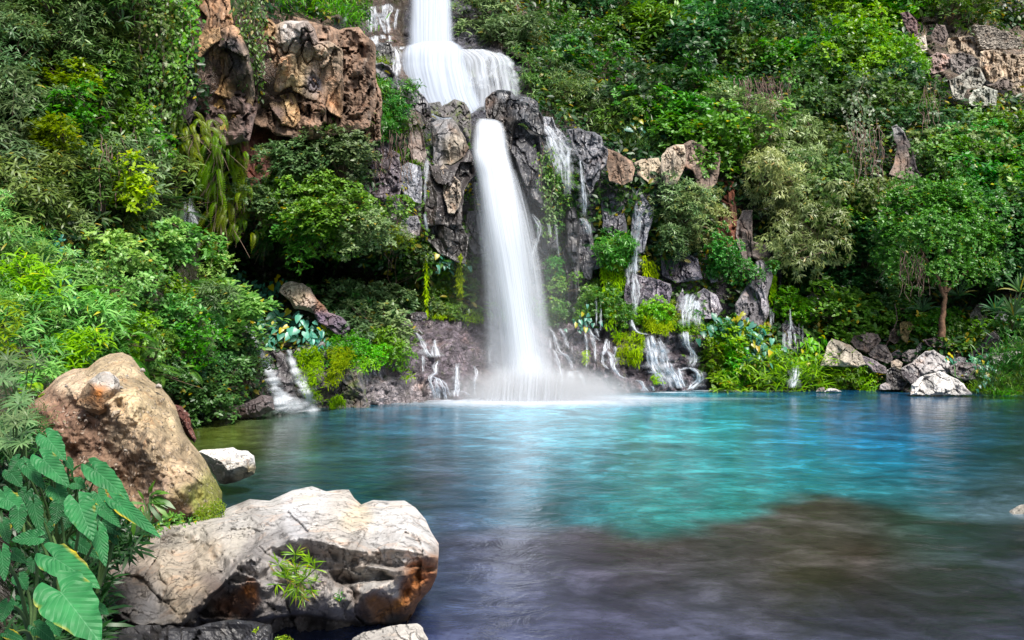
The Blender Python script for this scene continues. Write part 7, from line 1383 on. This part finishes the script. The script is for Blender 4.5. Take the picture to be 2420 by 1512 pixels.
# herbs and moss between the two big stones
def near_moss(poly, d0, d1, label, n, tone, size, seed, leaf='oval', spread=.05, name='moss_patch', cat='moss'):
    rng = np.random.default_rng(seed); P = np.asarray(poly, float); x0, y0 = P.min(0); x1, y1 = P.max(0); X = rng.uniform(x0, x1, n); Y = rng.uniform(y0, y1, n); m = inside(X + rng.normal(size=n) * 3, Y + rng.normal(size=n) * 3, P); X, Y = X[m], Y[m]; n = len(X)
    d = d0 + (d1 - d0) * (Y - y0) / (y1 - y0) + rng.normal(size=n) * spread; dr = rng.normal(size=(n, 3)); dr[:, 1] -= .4
    mb = MB(); put_leaves(mb, leaf, W(X, Y, d), dr, np.tile([0, -.6, .8], (n, 1)) + rng.normal(size=(n, 3)) * .4, size / F * d * rng.uniform(.6, 1.3, n), 1.0, rng.random(n) * .97)
    o = mb.make(name, M_LF[tone]); return tag(o, kind='stuff') if cat == 'herbs' else tag(o, label, cat)
near_moss(T(0,2,[(1370,590),(1500,540),(1560,510),(1600,560),(1570,640),(1440,672),(1370,665)]), 8.75, 8.2, 'bright moss at the lower right foot of the sandy boulder', 1500, 'lime', 5, 1)
near_moss(T(0,2,[(1120,690),(1200,600),(1330,640),(1430,665),(1250,700),(1150,740),(1040,790),(1000,760)]), 7.9, 7.2, 'small dark-leaved herbs in the gap between the two biggest boulders', 900, 'mid', 10, 2, name='low_herbs', cat='herbs', spread=.12)
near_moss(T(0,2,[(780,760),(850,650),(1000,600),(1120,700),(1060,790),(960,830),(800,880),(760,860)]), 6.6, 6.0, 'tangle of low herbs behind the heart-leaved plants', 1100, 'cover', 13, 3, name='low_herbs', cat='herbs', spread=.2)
near_moss(T(1,2,[(-95,1200),(-80,1120),(10,1190),(20,1240),(-40,1250)]), 6.3, 6.3, 'tiny green herb in the hollow of the pale boulder', 160, 'mid', 6, 4, name='low_herbs', cat='herbs', spread=.03) if False else None
near_moss([(786,1405),(812,1395),(815,1412),(795,1420)], 5.95, 5.95, 'tiny green herb in the hollow of the pale boulder', 120, 'mid', 6, 4, name='low_herbs', cat='herbs', spread=.03)
near_moss([(655,1508),(668,1500),(685,1503),(690,1520),(650,1520)], 5.35, 5.35, 'round cushion of moss at the lower edge on the black rock', 260, 'lime', 5, 5, spread=.03)
near_moss([(598,1492),(606,1482),(612,1484),(606,1494)], 5.4, 5.4, 'small lime leaf of moss on the black rock', 60, 'lime', 5, 6, spread=.02)
rng = np.random.default_rng(8); n_ = 11000; X = rng.uniform(-60, 380, n_); Y = rng.uniform(1030, 1540, n_); m_ = inside(X, Y, [(-60,1020),(90,1000),(140,1120),(300,1230),(330,1290),(250,1340),(240,1540),(-60,1540)]); X, Y = X[m_], Y[m_]
d_ = np.clip(7.2 - (Y - 1030) / 480 * 2.7, 4.3, 8) + rng.uniform(-.2, .3, len(X)); dr = rng.normal(size=(len(X), 3)); dr[:, 2] += .2; mb = MB(); put_leaves(mb, 'lance', W(X, Y, d_), dr, np.tile([0, -.5, .8], (len(X), 1)) + rng.normal(size=(len(X), 3)) * .4, rng.uniform(.06, .2, len(X)), 1.0, rng.random(len(X)) * .8)
tag(mb.make('bank_undergrowth', M_LF['cover']), kind='stuff')  # very dark leaves paint the shaded gaps on the near bank
